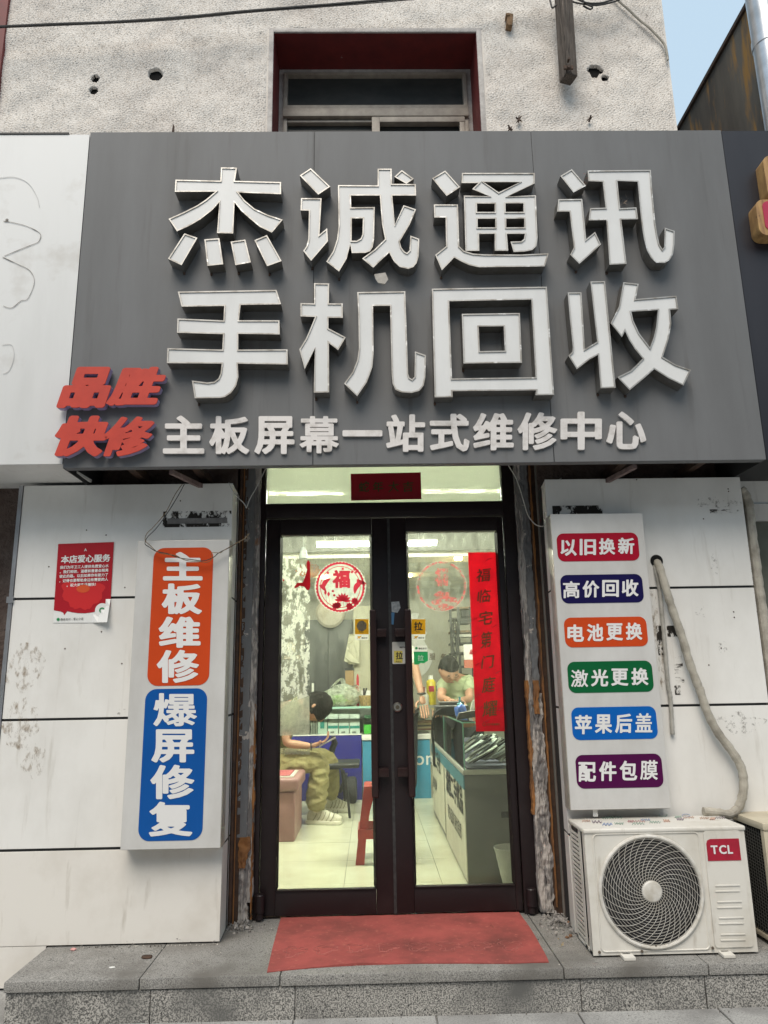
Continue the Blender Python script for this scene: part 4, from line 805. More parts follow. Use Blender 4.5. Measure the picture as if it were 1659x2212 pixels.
for s, lab in (('L', 'glass door leaf covered with flaking white paper and the bright round sticker'), ('R', 'glass door leaf with the round lock cylinder and the red couplet')):
    a, b = lx[s]; g0, g1, h0, h1 = gl[s]; zb = .014
    d = empty('glass_door', ((a+b)/2, 0, zb), lab, 'door', 'pair of glazed shop doors'); doors[s] = d
    MB().box(a, g0, YD, .028, zb, ztop).build('stile', 'darkmetal', d, bevel=.004); MB().box(g1, b, YD, .028, zb, ztop).build('stile', 'darkmetal', d, bevel=.004)
    MB().box(g0+.0005, g1-.0005, YD+.001, .027, zb, h0).build('bottom_rail', 'darkmetal', d, bevel=.003); MB().box(g0+.0005, g1-.0005, YD+.001, .027, h1, ztop).build('top_rail', 'darkmetal', d, bevel=.003)
    # glazing bead
    q_ = MB(); e = .014
    q_.hexa([(g0, YD-.006, h0), (g0+.002, YD-.006, h0), (g0+e, -.001, h0+e), (g0, -.001, h0), (g0, YD-.006, h1), (g0+.002, YD-.006, h1), (g0+e, -.001, h1-e), (g0, -.001, h1)])
    q_.hexa([(g1-.002, YD-.006, h0), (g1, YD-.006, h0), (g1, -.001, h0), (g1-e, -.001, h0+e), (g1-.002, YD-.006, h1), (g1, YD-.006, h1), (g1, -.001, h1), (g1-e, -.001, h1-e)])
    q_.box(g0, g1, YD-.006, -.001, h0-.001, h0+.004); q_.build('glazing_bead', 'darkmetal', d)
    MB().box(g0-.004, g1+.004, .0, .005, h0-.004, h1+.004).build('glass_pane', 'doorglass', d)
    MB().quadY([(g0, -.0012, h0), (g1, -.0012, h0), (g1, -.0012, h1), (g0, -.0012, h1)]).build('dust_film', M['grime'], d)
    hx0, hx1 = ((722, 760) if s == 'L' else (932, 970))
    yh = -.085; xc = (W(*b4(hx0, 543), yh).x+W(*b4(hx1, 543), yh).x)/2; zt_ = W(*b4(740, 540), yh).z; zb_ = W(*b5(755, 472), yh).z
    hd = MB().box(xc-.019, xc+.019, yh-.014, yh+.014, zb_, zt_).build('pull_handle', 'handle', d, bevel=.012, seg=4)
    for yy in (b4(700, 682)[1], b5(700, 315)[1]):
        zc = W(840, yy, -.05).z; x2 = xc+(.075 if s == 'L' else -.075)
        MB().box(xc, x2, yh+.005, YD, zc-.022, zc+.022).build('handle_bracket', 'handle', d, bevel=.003)
lk = W(*b4(890, 1130), YD-.008); MB().lathe(lk+Vector((0, .012, 0)), (0, -1, 0), [(0, .027), (.012, .026), (.016, .022), (.018, .02)], 24).build('lock_cylinder', mat('lock_nickel', (.6, .58, .52), None, .3, 1.), doors['R'], bevel=0, smooth=True)
MB().lathe(lk+Vector((0, -.004, 0)), (0, -1, 0), [(0, .011), (.004, .011)], 16).build('keyhole', mat('keyhole_brass', (.25, .22, .16), None, .35, 1.), doors['R'])
for x, y, lb in ((56, 1155, 'L'), (1660, 1140, 'R')):
    pass
hl = W(*b8(322, 600), -.06); 
for c, lb in ((W(*b5(57, 1150), -.06), 'dark pivot hinge at the foot of the left door jamb'), (hl, 'dark pivot hinge at the foot of the right door jamb')):
    o = MB().lathe((c.x, c.y, .012), (0, 0, 1), [(0, .02), (.03, .02), (.034, .026), (.115, .026), (.12, .022)], 16).box(c.x-.02, c.x+.02, c.y, -.02, .06, .1).build('pivot_hinge', 'darkmetal', smooth=False); tag(o, lb, 'hinge', 'pivot hinges of the shop doors')
MB().box(-.002, .014, YD-.003, YD-.0005, .014, 2.149).build('seal_strip', 'rubber', doors['R'])
# jamb linings: broken filler, orange foam, grey board, pipe
peel = mat('peeling_board', (.12, .13, .14), (.16, .155, .15), .8, scale=5, stretch=(1, 1, .4), col3=(.42, .38, .34), scale3=9, lo3=.58, hi3=.6, bump=.5, bscale=20)
plas = mat('crumbling_filler', (.4, .37, .34), (.17, .16, .155), .95, scale=14, stretch=(1.5, 1, .35), lo=.46, hi=.52, bump=1., bscale=45, bdist=.02, col3=(.3, .18, .12), scale3=10, lo3=.64, hi3=.67)
oran = mat('orange_foam', (.3, .13, .035), (.12, .055, .025), .85, scale=14, stretch=(1, 1, .5))
def ragged(name, x0, x1, y0, y1, z0, z1, m, par, amp=.006, nz_=160, sd=0):
    V = []; Fc = []
    for j in range(nz_+1):
        z = z0+(z1-z0)*j/nz_; a = amp*noise.noise(Vector((z*9, sd, 0)))*2+amp*.8*noise.noise(Vector((z*40, sd, 3))); b = amp*noise.noise(Vector((z*9, sd, 7)))*2+amp*.8*noise.noise(Vector((z*37, sd, 9)))
        for i in range(5):
            t = i/4; V.append((x0+a+(x1+b-x0-a)*t, y0+amp*.9*noise.noise(Vector((z*30, t*3, sd+5))), z))
        V += [(x1+b, y1, z), (x0+a, y1, z)]
    r = 7
    for j in range(nz_):
        for i in range(7): Fc.append((j*r+i, j*r+(i+1) % 7, (j+1)*r+(i+1) % 7, (j+1)*r+i))
    Fc.append(tuple(range(7))); Fc.append(tuple(nz_*7+i for i in range(7)))
    return MB().add(V, Fc).build(name, m, par)
jl = empty('jamb_lining', (fxl-.05, -.1, 0), 'peeling grey board with orange foam and broken filler left of the door frame', 'lining')
xL0 = W(493, 1985, -.09).x
ragged('grey_board', xL0+.035, fxl-.03, -.1, .04, .42, 2.56, peel, jl, .003, sd=1)
ragged('filler', fxl-.034, fxl+.0, -.085, .04, .1, 2.56, plas, jl, .005, sd=2)
ragged('foam_edge', fxl-.006, fxl+.001, -.088, -.05, .02, 1.1, oran, jl, .004, sd=3)
ragged('foam_patch', xL0+.045, fxl-.02, -.106, -.06, .27, .42, oran, jl, .011, 40, sd=4)
ragged('filler', xL0+.04, fxl-.02, -.09, .0, 0, .285, plas, jl, .009, 50, sd=6)
MB().tube([(xL0+.012, -.12, .0), (xL0+.012, -.12, 2.56)], .009, 8).build('brown_rod', 'rust_dark', jl); MB().tube([(xL0+.029, -.115, .0), (xL0+.029, -.115, 2.56)], .0035, 6).build('foam_line', oran, jl)
MB().box(xL0-.0, xL0+.05, -.1, .04, 0, 2.56).build('dark_batten', 'rust_dark', jl)  # batten in its own dark rust colour, filling in behind the rod
jr = empty('jamb_lining', (fxr+.05, -.1, 0), 'crumbling filler, mesh and orange foam right of the door frame', 'lining')
xR1 = W(1223, 1990, -.09).x
ragged('filler', fxr+.0, fxr+.04, -.085, .04, .02, 2.56, plas, jr, .006, sd=12); ragged('grey_board', fxr+.03, fxr+.07, -.095, -.03, 1.15, 2.56, peel, jr, .006, sd=11)
ragged('filler', fxr+.03, fxr+.075, -.1, -.03, .02, 1.13, plas, jr, .01, sd=14)
ragged('foam_edge', fxr-.008, fxr+.004, -.092, -.05, .5, 1.2, oran, jr, .005, sd=13)
ragged('foam_patch', fxr+.028, fxr+.055, -.112, -.06, 1.02, 1.2, oran, jr, .006, 40, sd=19)
ragged('foam_edge', fxr+.082, fxr+.089, -.11, -.05, .05, 2.5, oran, jr, .003, sd=15)
MB().tube([(xR1-.012, -.13, .0), (xR1-.012, -.13, 2.56)], .011, 8).build('brown_rod', mat('grey_green_pipe', (.09, .09, .075), (.16, .14, .12), .6, scale=20, stretch=(1, 1, .3)), jr)
MB().box(fxr+.072, xR1+.0, -.09, .04, 0, 2.56).build('dark_batten', 'rust_dark', jr)  # matching dark rust batten on the right-hand side
# rubble at the jamb feet
def rubble(c, n, ext, label, big=.012):
    k = MB()
    for i in range(n):
        s = random.uniform(.15, 1)**2*big+.0015; p = Vector((c[0]+random.gauss(0, ext[0]), c[1]+random.gauss(0, ext[1]), 0)); hgt_ = max(0, .03*(1-abs(p.x-c[0])/ext[0]/1.5))*random.random()
        p.z = s*.4+hgt_; R_ = [Vector([random.uniform(-1, 1)*s for _ in range(3)]) for _ in range(6)]
        bm = bmesh.new(); 
        for r_ in R_: bm.verts.new(p+r_)
        bmesh.ops.convex_hull(bm, input=bm.verts); bm.verts.index_update(); vs = [v.co.copy() for v in bm.verts]; fs = [tuple(v.index for v in f.verts) for f in bm.faces]; bm.free(); k.add(vs, fs)
    o = k.build('rubble', mat('rubble', (.35, .33, .31), (.15, .14, .13), .95, scale=40)); return tag(o, label, 'rubble', kind='stuff')
rubble((fxl-.05, -.14), 170, (.045, .045), 'crumbs of plaster and dust at the foot of the left jamb'); rubble((fxr+.075, -.19), 330, (.05, .07), 'heap of plaster crumbs at the foot of the right jamb')
rubble((-1.15, -.36), 60, (.28, .012), 'white plaster crumbs along the foot of the left pier', .005)
def chunk(name, c, s, m, label, cat, sd=0):
    bm = bmesh.new(); bmesh.ops.create_icosphere(bm, subdivisions=2, radius=1)
    for v in bm.verts: v.co *= 1+.35*noise.noise(v.co*1.7+Vector((sd, 0, 0))); v.co = Vector((v.co.x*s[0], v.co.y*s[1], v.co.z*s[2]+s[2]*.8))+Vector(c)
    me = bpy.data.meshes.new(name); bm.to_mesh(me); bm.free(); o = link_mesh(name, me, m); return tag(o, label, cat)
ob = mat('brown_crumb', (.2, .1, .05), (.1, .06, .035), .8, scale=40)
for x, y, s, lb, sd in ((530, 705, .013, 'tan pebble by the corner of the right pier', 1), (522, 784, .009, 'brown crumb on the step, left one of a close pair', 2), (541, 776, .01, 'brown crumb on the step, right one of a close pair', 3)):
    c = G(*b8(x, y)); chunk('pebble', c, (s, s, s*.7), ob, lb, 'pebble', sd)
c = G(*b8(485, 838)); litter('dry_leaf', c+Vector((0, 0, .008)), 7, .011, mat('yellow_leaf', (.3, .22, .09), (.2, .14, .06), .7), 'curled yellow leaf on the step between the red mat and the air conditioner', 'leaf')
c = G(*b3(636, 466)); o = MB().tube([c+Vector((.022*math.cos(t), .012*math.sin(t), .004)) for t in np.linspace(.6, 5.9, 12)], .006, 6).build('rusty_washer', 'rust_dark'); tag(o, 'rusty bent washer lying on the step slab in front of the left pier', 'washer')
c = G(*b3(317, 434)); chunk('bottle_cap', c, (.012, .009, .006), mat('pink_cap', (.6, .3, .28), None, .5), 'pinkish cap lying at the foot of the left pier', 'cap', 5)
c = G(*b3(484, 508)); chunk('gum_spot', c, (.014, .01, .0015), 'poster_white', 'pale blob of chewing gum on the step slab left of the mat', 'gum', 8)
c = G(*b5(1457, 1258)); litter('mat_leaf', c+Vector((0, 0, .006)), 5, .008, ob, 'small brown leaf scrap on the red mat', 'leaf')
gr = MB(); rg = random.Random(11)
for i in range(420):
    if i < 200: p = Vector((rg.uniform(X_SLAB0+.05, 2.2), rg.uniform(Y_SLAB+.02, -.1), .001))
    elif i < 300: p = Vector((rg.uniform(-1.6, 2.2), Y_SLAB-.0-abs(rg.gauss(0, .03)), ZG+.002))
    else: p = Vector((rg.uniform(-1.5, -.85), Y_PIER-.012-abs(rg.gauss(0, .012)), .001))
    r_ = rg.uniform(.0012, .0042); a_ = rg.random()*6; gr.add([p+Vector((r_*math.cos(a_), r_*math.sin(a_), 0)), p+Vector((r_*math.cos(a_+2), r_*math.sin(a_+2), 0)), p+Vector((r_*math.cos(a_+4), r_*math.sin(a_+4), 0)), p+Vector((0, 0, r_*1.2))], [(0, 1, 3), (1, 2, 3), (2, 0, 3)])
tag(gr.build('grit', mat('grit', (.5, .47, .42), (.07, .06, .05), .9, scale=9, lo=.48, hi=.52)), 'scattered grit and dust on the granite step', 'grit', kind='stuff')
# ================================================================== RED MAT
mc = [G(607, 1984), G(1118, 1969), G(1185, 2080), G(577, 2102)]
V = []; Fc = []; nxm, nym = 90, 50
for j in range(nym+1):
    for i in range(nxm+1):
        u, v = i/nxm, j/nym
        p = (mc[0]*(1-u)+mc[1]*u)*(1-v)+(mc[3]*(1-u)+mc[2]*u)*v
        p.y += .048*(math.sin(math.pi*min(1, u*1.15)**.8) if u < .87 else math.sin(math.pi*min(1, u*1.15)**.8)*1)*v**1.5+.004*noise.noise(Vector((u*6, 0, v)))*v
        p.x += .02*math.sin(v*3)*(u-.5)*(1 if u > .5 else .3)
        z = .006+.0035*noise.noise(Vector((u*5, v*4, 1)))+.0015*noise.noise(Vector((u*18, v*9, 4)))+(.006*math.exp(-((u-.3)/.12)**2)*v**3)
        if v > .97: z *= .75
        V.append((p.x, p.y, max(z, .002)))
nn = len(V); V += [(x, y, .0006) for x, y, z in V]
for j in range(nym):
    for i in range(nxm):
        a = j*(nxm+1)+i; Fc.append((a, a+1, a+nxm+2, a+nxm+1)[::-1])
ring = [i for i in range(nxm+1)]+[j*(nxm+1)+nxm for j in range(1, nym+1)]+[nym*(nxm+1)+i for i in range(nxm-1, -1, -1)]+[j*(nxm+1) for j in range(nym-1, 0, -1)]
for a, b in zip(ring, ring[1:]+ring[:1]): Fc.append((a, b, b+nn, a+nn))
o = MB().add(V, Fc).build('door_mat', 'mat', smooth=True, ang=60); tag(o, 'faded red carpet mat lying on the step before the glass doors', 'mat')
def matp(u, v):
    i = min(nxm-1, int(u*nxm)); j = min(nym-1, int(v*nym)); p = V[j*(nxm+1)+i]; return Vector((p[0], p[1], p[2]+.0003))
sc2 = MB()
for cu, cv, r_ in [(.09+.115*i, .72, .036) for i in range(8)]:
    for ph in (0, 1.57):
        sc2.tube([matp(cu+r_*(1+.35*math.cos(3*t+ph))*math.cos(t), cv+r_*2.1*(1+.35*math.cos(3*t+ph))*math.sin(t)) for t in np.linspace(0, 6.283, 22)], .0013, 3, cap=False)
sc2.build('woven_scroll', mat('scroll_pink', (.42, .14, .12), (.22, .07, .06), .95, scale=9, lo=.42, hi=.6), o)
# ================================================================== AIR CONDITIONER
def z8w(x, y, Y): return W(*b8(x, y), Y)
YA = -.685; YAB = YA+.27
ax0 = (z8w(605, 165, YA).x+z8w(685, 880, YA).x)/2; ax1 = (z8w(1522, 152, YA).x+z8w(1602, 850, YA).x)/2; az0 = z8w(1100, 872, YA).z; az1 = z8w(1060, 160, YA).z
ac = empty('air_conditioner', ((ax0+ax1)/2, YA, 0), 'white outdoor air conditioner unit with TCL badge and doodles on its lid', 'air conditioner')
fc = Vector((0, YA, 0)); t1 = z8w(705, 520, YA); t2 = z8w(1290, 520, YA); t3 = z8w(997, 198, YA); t4 = z8w(997, 842, YA)
fcx, fcz = (t1.x+t2.x)/2, (t3.z+t4.z)/2; FR = ((t2.x-t1.x)+(t3.z-t4.z))/4
zl = az1-.018
# front panel with round opening
front = plate('front_panel', [[(ax0, az0), (ax1, az0), (ax1, zl), (ax0, zl)], [(fcx+FR*math.cos(a), fcz+FR*math.sin(a)) for a in np.linspace(0, 2*math.pi, 72, endpoint=False)]], YA, YA+.012, 'acwhite', ac)
k = MB(); k.box(ax1-.002, ax1+.0, YA+.013, YAB, az0, zl); k.box(ax0+.0, ax1, YAB-.003, YAB, az0, zl); k.box(ax0, ax1, YA+.013, YAB-.004, az0, az0+.012)
k.box(ax0, ax0+.003, YA+.013, YA+.05, az0, zl); k.box(ax0, ax0+.003, YA+.085, YA+.12, az0, zl); k.box(ax0, ax0+.003, YAB-.025, YAB-.004, az0, zl)
n_s = 22
for i in range(n_s+1): z = az0+.03+(zl-az0-.06)*i/n_s; k.box(ax0, ax0+.003, YA+.12, YAB-.025, z-.006, z+.006)
k.build('casing', 'acwhite', ac)
MB().box(ax0+.03, ax1-.2, YA+.1, YAB-.01, az0+.02, zl-.01).build('coil', mat('coil_dark', (.012, .012, .012), (.03, .03, .03), .7, scale=300), ac)
lid = MB().box(ax0-.006, ax1+.006, YA-.006, YAB+.004, zl, az1+.004).build('lid', 'acwhite', ac, bevel=.009, seg=3)
# raised panel outlines
def ridge(x0, z0, x1, z1, r=.012, t=.004):
    L = rrect(x0, z0, x1, z1, r, 4); P_ = [Vector((x, YA-.001, z)) for x, z in L]; P_.append(P_[0]); return MB().tube(P_, t, 6, cap=False).build('pressed_ridge', 'acwhite', ac, smooth=True)
w1 = z8w(668, 195, YA); w2 = z8w(1262, 180, YA); w3 = z8w(1330, 835, YA); w4 = z8w(715, 860, YA)
ridge((w1.x+w4.x)/2, w4.z, (w2.x+w3.x)/2, w1.z, .02, .0035)
u1 = z8w(1290, 175, YA); u2 = z8w(1500, 170, YA); u3 = z8w(1572, 830, YA); u4 = z8w(1357, 835, YA)
gx0, gx1, gz0, gz1 = (u1.x+u4.x)/2, (u2.x+u3.x)/2, u4.z, u1.z
plate('side_cover', [rrect(gx0, gz0, gx1, gz1, .014, 5)], YA-.006, YA-.0005, 'acwhite', ac)
for yz in (500, 592, 683, 777):
    for dy in (-16, 16):
        c = z8w(1430+(yz-500)*.11, yz+dy, YA-.006); MB().box(c.x-.056, c.x+.056, YA-.0095, YA-.0065, c.z-.0035, c.z+.0035).build('pressed_rib', 'acwhite', ac, bevel=.0013, seg=1)
ring_ = [(math.cos(a), math.sin(a)) for a in np.linspace(0, 2*math.pi, 73)]
MB().tube([(fcx+(FR-.004)*c, YA-.004, fcz+(FR-.004)*s) for c, s in ring_], .009, 8, cap=False).build('fan_shroud', 'wire', ac, smooth=True)
MB().lathe((fcx, YA+.014, fcz), (0, 1, 0), [(0, FR-.002), (.075, FR-.01), (.076, .01)], 48).build('fan_housing', mat('fan_dark', (.012, .012, .013), None, .6), ac)
Rh = .046; nr = 15
for i in range(nr):
    r = Rh+.012+(FR-.016-Rh-.012)*i/(nr-1)
    seg_ = max(28, int(r*300)); a = MB().tube([(fcx+r*math.cos(t), YA-.004-.008*math.sqrt(max(0, 1-(r/FR)**2)), fcz+r*math.sin(t)) for t in np.linspace(0, 2*math.pi, seg_+1)], .0009, 4, cap=False).build('grille_ring', 'wire', ac, smooth=True)
sp = []
for k_ in range(15):
    t = k_/14; r = Rh-.004+(FR-Rh-.004)*t; a = -1.15*t**.85; sp.append((r*math.cos(a), -.007-.008*math.sqrt(max(0, 1-(r/FR)**2)), r*math.sin(a)))
spm = None
for i in range(32):
    if spm is None:
        o = MB().tube(sp, .0011, 4).build('grille_wire', 'wire', None, origin=(0, 0, 0), smooth=True); spm = o
    else: o = dup(spm)
    o.parent = ac; o.location = Vector((fcx, YA, fcz))-org(ac); o.rotation_euler = (0, 2*math.pi*i/32, 0)
MB().lathe((fcx, YA-.006, fcz), (0, -1, 0), [(0, Rh), (.008, Rh), (.012, Rh*.94), (.014, Rh*.8)], 36).build('grille_hub', 'wire', ac, smooth=True)
for i in range(4):
    a = math.radians(90*i+25); V = []
    for j in range(7):
        for q_ in range(7):
            r = .05+(FR-.07)*j/6; th = a+(q_/6-.5)*1.05*(.8+.2*j/6)+.25*j/6; V.append((fcx+r*math.cos(th), YA+.045+.03*(q_/6-.5), fcz+r*math.sin(th)))
    MB().add(V, [(j*7+q_, j*7+q_+1, (j+1)*7+q_+1, (j+1)*7+q_) for j in range(6) for q_ in range(6)]).build('fan_blade', mat('fan_blade%d' % i, (.012, .012, .013), None, .6), ac, smooth=True)
for x, y in ((1022, 829), (968, 211), (703, 860), (943, 855), (1343, 836)): c = z8w(x, y, YA); MB().lathe((c.x, YA-.005, c.z), (0, -1, 0), [(0, .0065), (.005, .0055)], 10).build('screw', mat('screw%d' % x, (.16, .13, .1), None, .5, .6), ac)
for x in (862, 1420):
    c = z8w(x, 880, YA); MB().box(c.x-.03, c.x+.022, YA-.05, YAB+.03, .002, .016).box(c.x-.024, c.x+.016, YA-.01, YAB, .016, az0).build('foot', 'acwhite', ac, bevel=.003)
c = z8w(1530, 300, YA+.1); MB().box(ax1+.001, ax1+.022, YA+.05, YA+.16, c.z-.06, c.z+.06).build('valve_cover', 'acwhite', ac, bevel=.006)
g = [z8w(*p, YA-.008) for p in ((1310, 222), (1497, 218), (1505, 342), (1318, 346))]
bx0, bx1, bz0, bz1 = (g[0].x+g[3].x)/2, (g[1].x+g[2].x)/2, g[3].z, g[0].z
bg_ = plate('badge', [[(bx0, bz0), (bx1, bz0), (bx1, bz1), (bx0+.02, bz1), (bx0+.006, bz1-.006), (bx0, bz1-.02)]], YA-.008, YA-.0065, mat('badge_red', (.36, .008, .03), (.28, .008, .025), .35, scale=30), ac); ORG[bg_.name] = org(ac)
text_mesh('TCL', 'film_white', 'badge_print', bg_, (bx0+.018, YA-.0095, bz0+.03), (1, 0, 0), (0, 0, 1), .05, .034, 50)
# doodles on the lid
dc = dict(g=(.05, .3, .16), b=(.1, .22, .5), o=(.55, .22, .08), r=(.45, .06, .06), p=(.12, .04, .09)); DM = {k_: mat('doodle_'+k_, tuple(.5*q+.22 for q in v), None, .6) for k_, v in dc.items()}
zt_ = az1+.0055
def lidp(x, y): r = ray(*b8(x, y)); return CAM+r*((zt_-CAM.z)/r.z)
for (x, y, s, c_, tp_) in ((690, 124, 26, 'p', 0), (745, 100, 30, 'g', 2), (750, 138, 26, 'b', 0), (800, 98, 34, 'g', 2), (815, 133, 24, 'g', 3), (880, 120, 16, 'r', 3), (925, 133, 34, 'g', 2), (965, 112, 26, 'b', 3), (1020, 125, 30, 'g', 2), (1085, 118, 18, 'o', 0), (1065, 85, 30, 'g', 4), (1195, 88, 28, 'b', 4), (1210, 98, 30, 'o', 3), (1162, 108, 18, 'p', 0), (1300, 102, 26, 'o', 3), (1345, 106, 14, 'o', 0), (925, 120, 36, 'r', 3), (1390, 100, 28, 'p', 2), (1150, 96, 18, 'g', 3), (630, 118, 22, 'o', 3)):
    P_ = []; n_ = 14
    for i in range(n_):
        if tp_ == 4: a = i/(n_-1)*6.283; P_.append(lidp(x+s*math.cos(a)*.8, y+8*math.sin(a)))
        else: P_.append(lidp(x+s*(i/(n_-1)*2-1), y+7*math.sin(i*(1.3+.37*tp_)+x)))
    MB().tube(P_, .0016 if tp_ else .003, 4).build('doodle', DM[c_], ac)
# second unit at the right edge
YA2 = YA+.02; a = z8w(1628, 130, YA2)
a2 = empty('air_conditioner', (a.x+.4, YA2, 0), 'cream outdoor air conditioner cut off at the right edge beside the badged one', 'air conditioner')
ztt = a.z; X0 = a.x
MB().box(X0-.004, X0+.8, YA2-.006, YA2+.36, ztt-.035, ztt).build('lid', mat('ac_cream', (.5, .45, .34), (.38, .33, .24), .5, scale=6), a2, bevel=.01)
k = MB(); k.box(X0, X0+.8, YA2, YA2+.012, .04, ztt-.036); k.box(X0, X0+.02, YA2+.0121, YA2+.03, .04, ztt-.036); k.box(X0, X0+.02, YA2+.33, YA2+.35, .04, ztt-.036); k.box(X0, X0+.8, YA2+.013, YA2+.35, .02, .04)
k.build('casing', bpy.data.materials['ac_cream'], a2, bevel=.002)
MB().box(X0+.015, X0+.78, YA2+.032, YA2+.328, .045, ztt-.04).build('coil', 'black', a2)
gw = MB()
for i in range(30):
    z = .06+i*(ztt-.12)/29; gw.tube([(X0+.005, YA2+.03, z), (X0+.005, YA2+.33, z+.02)], .0018, 4)
for i in range(14): y = YA2+.035+i*.022; gw.tube([(X0+.004, y, .045), (X0+.004, y, ztt-.04)], .0018, 4)
gw.build('guard_mesh', mat('guard_wire', (.06, .06, .055), None, .6), a2)
MB().box(X0+.05, X0+.1, YA2-.03, YA2+.37, .0, .019).build('foot', bpy.data.materials['ac_cream'], a2)
# ---- insulated pipes
hole = W(*b6(935, 640), Y_PIER)
o = MB().lathe((hole.x, Y_PIER-.002, hole.z), (0, -1, 0), [(0, .034), (.0012, .034)], 24).build('pipe_hole', 'black', PR)
def lumpy(name, L, r, m, label, cat, sub=5, wr_=.13):
    P_ = [Vector(p) for p in L]; out = []
    for i in range(len(P_)-1):
        a, b, c, d = P_[max(i-1, 0)], P_[i], P_[i+1], P_[min(i+2, len(P_)-1)]
        for k_ in range(sub):
            t = k_/sub; out.append(.5*((2*b)+(c-a)*t+(2*a-5*b+4*c-d)*t*t+(3*b-a-3*c+d)*t**3))
    out.append(P_[-1]); rr = [r*(1+wr_*((i % 4)/3-.5)+.06*noise.noise(Vector((i*.7, r*50, 0)))) for i in range(len(out))]
    return tag(MB().tube(out, rr, 12).build(name, m, smooth=True, ang=25), label, cat)
A = [b6(x, y) for x, y in ((930, 645), (955, 680), (1000, 830), (1040, 960), (1100, 1130), (1150, 1300), (1210, 1461))]+[b7(x, y) for x, y in ((1215, 170), (1260, 310), (1330, 450), (1420, 570), (1480, 670), (1500, 760), (1495, 860), (1465, 945), (1410, 985), (1330, 975), (1240, 968))]
Ys = [Y_PIER+.03, Y_PIER-.03]+[Y_PIER-.045]*9+[Y_PIER-.05]*7
lumpy('refrigerant_pipe', [W(*p, y) for p, y in zip(A, Ys)], .021, 'insul', 'thick taped insulation pipe curving from the hole down to the badged air conditioner', 'pipe', 6)
A = [b6(x, y) for x, y in ((922, 660), (930, 700), (955, 830), (972, 1000), (985, 1150), (998, 1300), (1012, 1461))]+[b7(x, y) for x, y in ((1022, 200), (1032, 330), (1040, 468))]
lumpy('drain_hose', [W(*p, Y_PIER+.02 if i == 0 else Y_PIER-.014) for i, p in enumerate(A)], .0105, 'conduit', 'thin ribbed grey hose hanging beside the thick taped pipe', 'hose', 12, .14)
A = [b6(x, y) for x, y in ((1478, 175), (1510, 215), (1535, 300), (1550, 450), (1570, 600), (1590, 760), (1610, 900), (1630, 1040), (1650, 1200), (1675, 1400), (1710, 1650))]
lumpy('refrigerant_pipe', [W(*p, Y_PIER+.03) for p in A], .028, 'insul', 'taped insulation pipe running down the outer edge of the right pier', 'pipe', 6)
c = W(1595, 2040, 0)
# ================================================================== THINGS ON THE DOOR GLASS
YS = -.004
def flat(name, poly, Y, m, par=None): return plate(name, [poly], Y, Y, m, par)
def xz(fn, L, Y): return [(p.x, p.z) for p in (W(*fn(*c), Y) for c in L)]
# vertical couplet on the right leaf
cp = empty('couplet_banner', W(*b4(1450, 1275), YS), 'tall red paper couplet with seven gold characters on the right door glass', 'banner')
cq = [b4(1315, 197), b4(1488, 195), b4(1551, 1275), b4(1363, 1276)]
V = []; cw = [W(*c, YS) for c in cq]; nn_ = 40
for j in range(nn_+1):
    for i in range(9):
        u, v = i/8, j/nn_; p = (cw[0]*(1-u)+cw[1]*u)*(1-v)+(cw[3]*(1-u)+cw[2]*u)*v
        p.y = YS-.001-.0015*(1+noise.noise(Vector((u*3, v*14, 2)))); p.x += .0015*noise.noise(Vector((v*22, u*2, 0))); V.append(p)
MB().add(V, [(j*9+i, (j+1)*9+i, (j+1)*9+i+1, j*9+i+1) for j in range(nn_) for i in range(8)]).build('paper', 'paper_red', cp, smooth=True)
for ch, (x0, y0, x1, y1) in zip('福临宅第门庭耀', ((1365, 292, 1450, 375), (1373, 418, 1452, 500), (1380, 548, 1462, 635), (1392, 672, 1458, 775), (1398, 815, 1470, 897), (1402, 945, 1480, 1042), (1405, 1090, 1492, 1187))):
    put_glyph('character', ch, [b4(*c) for c in ((x0+4, y0+6), (x1+4, y0-4), (x1-4, y1-6), (x0-4, y1+4))], YS-.006, 'gold_ink', cp, wt=.014, n=56)
a = W(*b4(1405, 1240), YS-.006); text_mesh('辽宁农商银行', 'gold_ink', 'print', cp, a+Vector((.022, 0, 0)), (1, 0, 0), (0, 0, 1), .0125, .02, 22)
MB().tube([a+Vector((.008+.0085*math.cos(t), 0, .005+.0085*math.sin(t))) for t in np.linspace(0, 6.283, 14)], .0013, 4).build('print', 'gold_ink', cp)
dr = MB(); dred = mat('dark_red_print', (.28, .004, .01), None, .6)
for i, (x, y) in enumerate(((1440, 240), (1350, 600), (1470, 640), (1360, 700), (1350, 800), (1380, 870), (1500, 920), (1370, 1060), (1385, 1130), (1510, 1140), (1430, 1210))):
    c = W(*b4(x, y), YS-.0055)
    dr.tube([c+Vector(((.012+.004*k_/3)*math.cos(k_*.8+i), 0, .009*math.sin(k_*1.1+i))) for k_ in range(9)], .0011, 4)
dr.build('print', dred, cp)
# plaque over the door
pl = empty('door_plaque', W(*q8(290, 475), -.012), 'dark red paper strip with four faint characters on the lit fanlight', 'plaque')
flat('paper', xz(q8, [(122, 350), (454, 343), (457, 470), (124, 477)], -.006), -.006, mat('plaque_red', (.3, .004, .012), (.24, .004, .01), .5, scale=6), pl)
for ch, x in zip('蛇年大吉', (160, 226, 300, 368)):
    put_glyph('character', ch, [q8(*c) for c in ((x, 390), (x+50, 382), (x+50, 434), (x, 438))], -.009, mat('faint_ink_'+str(x), (.05, .05, .012), None, .5), pl, wt=.018, n=50)
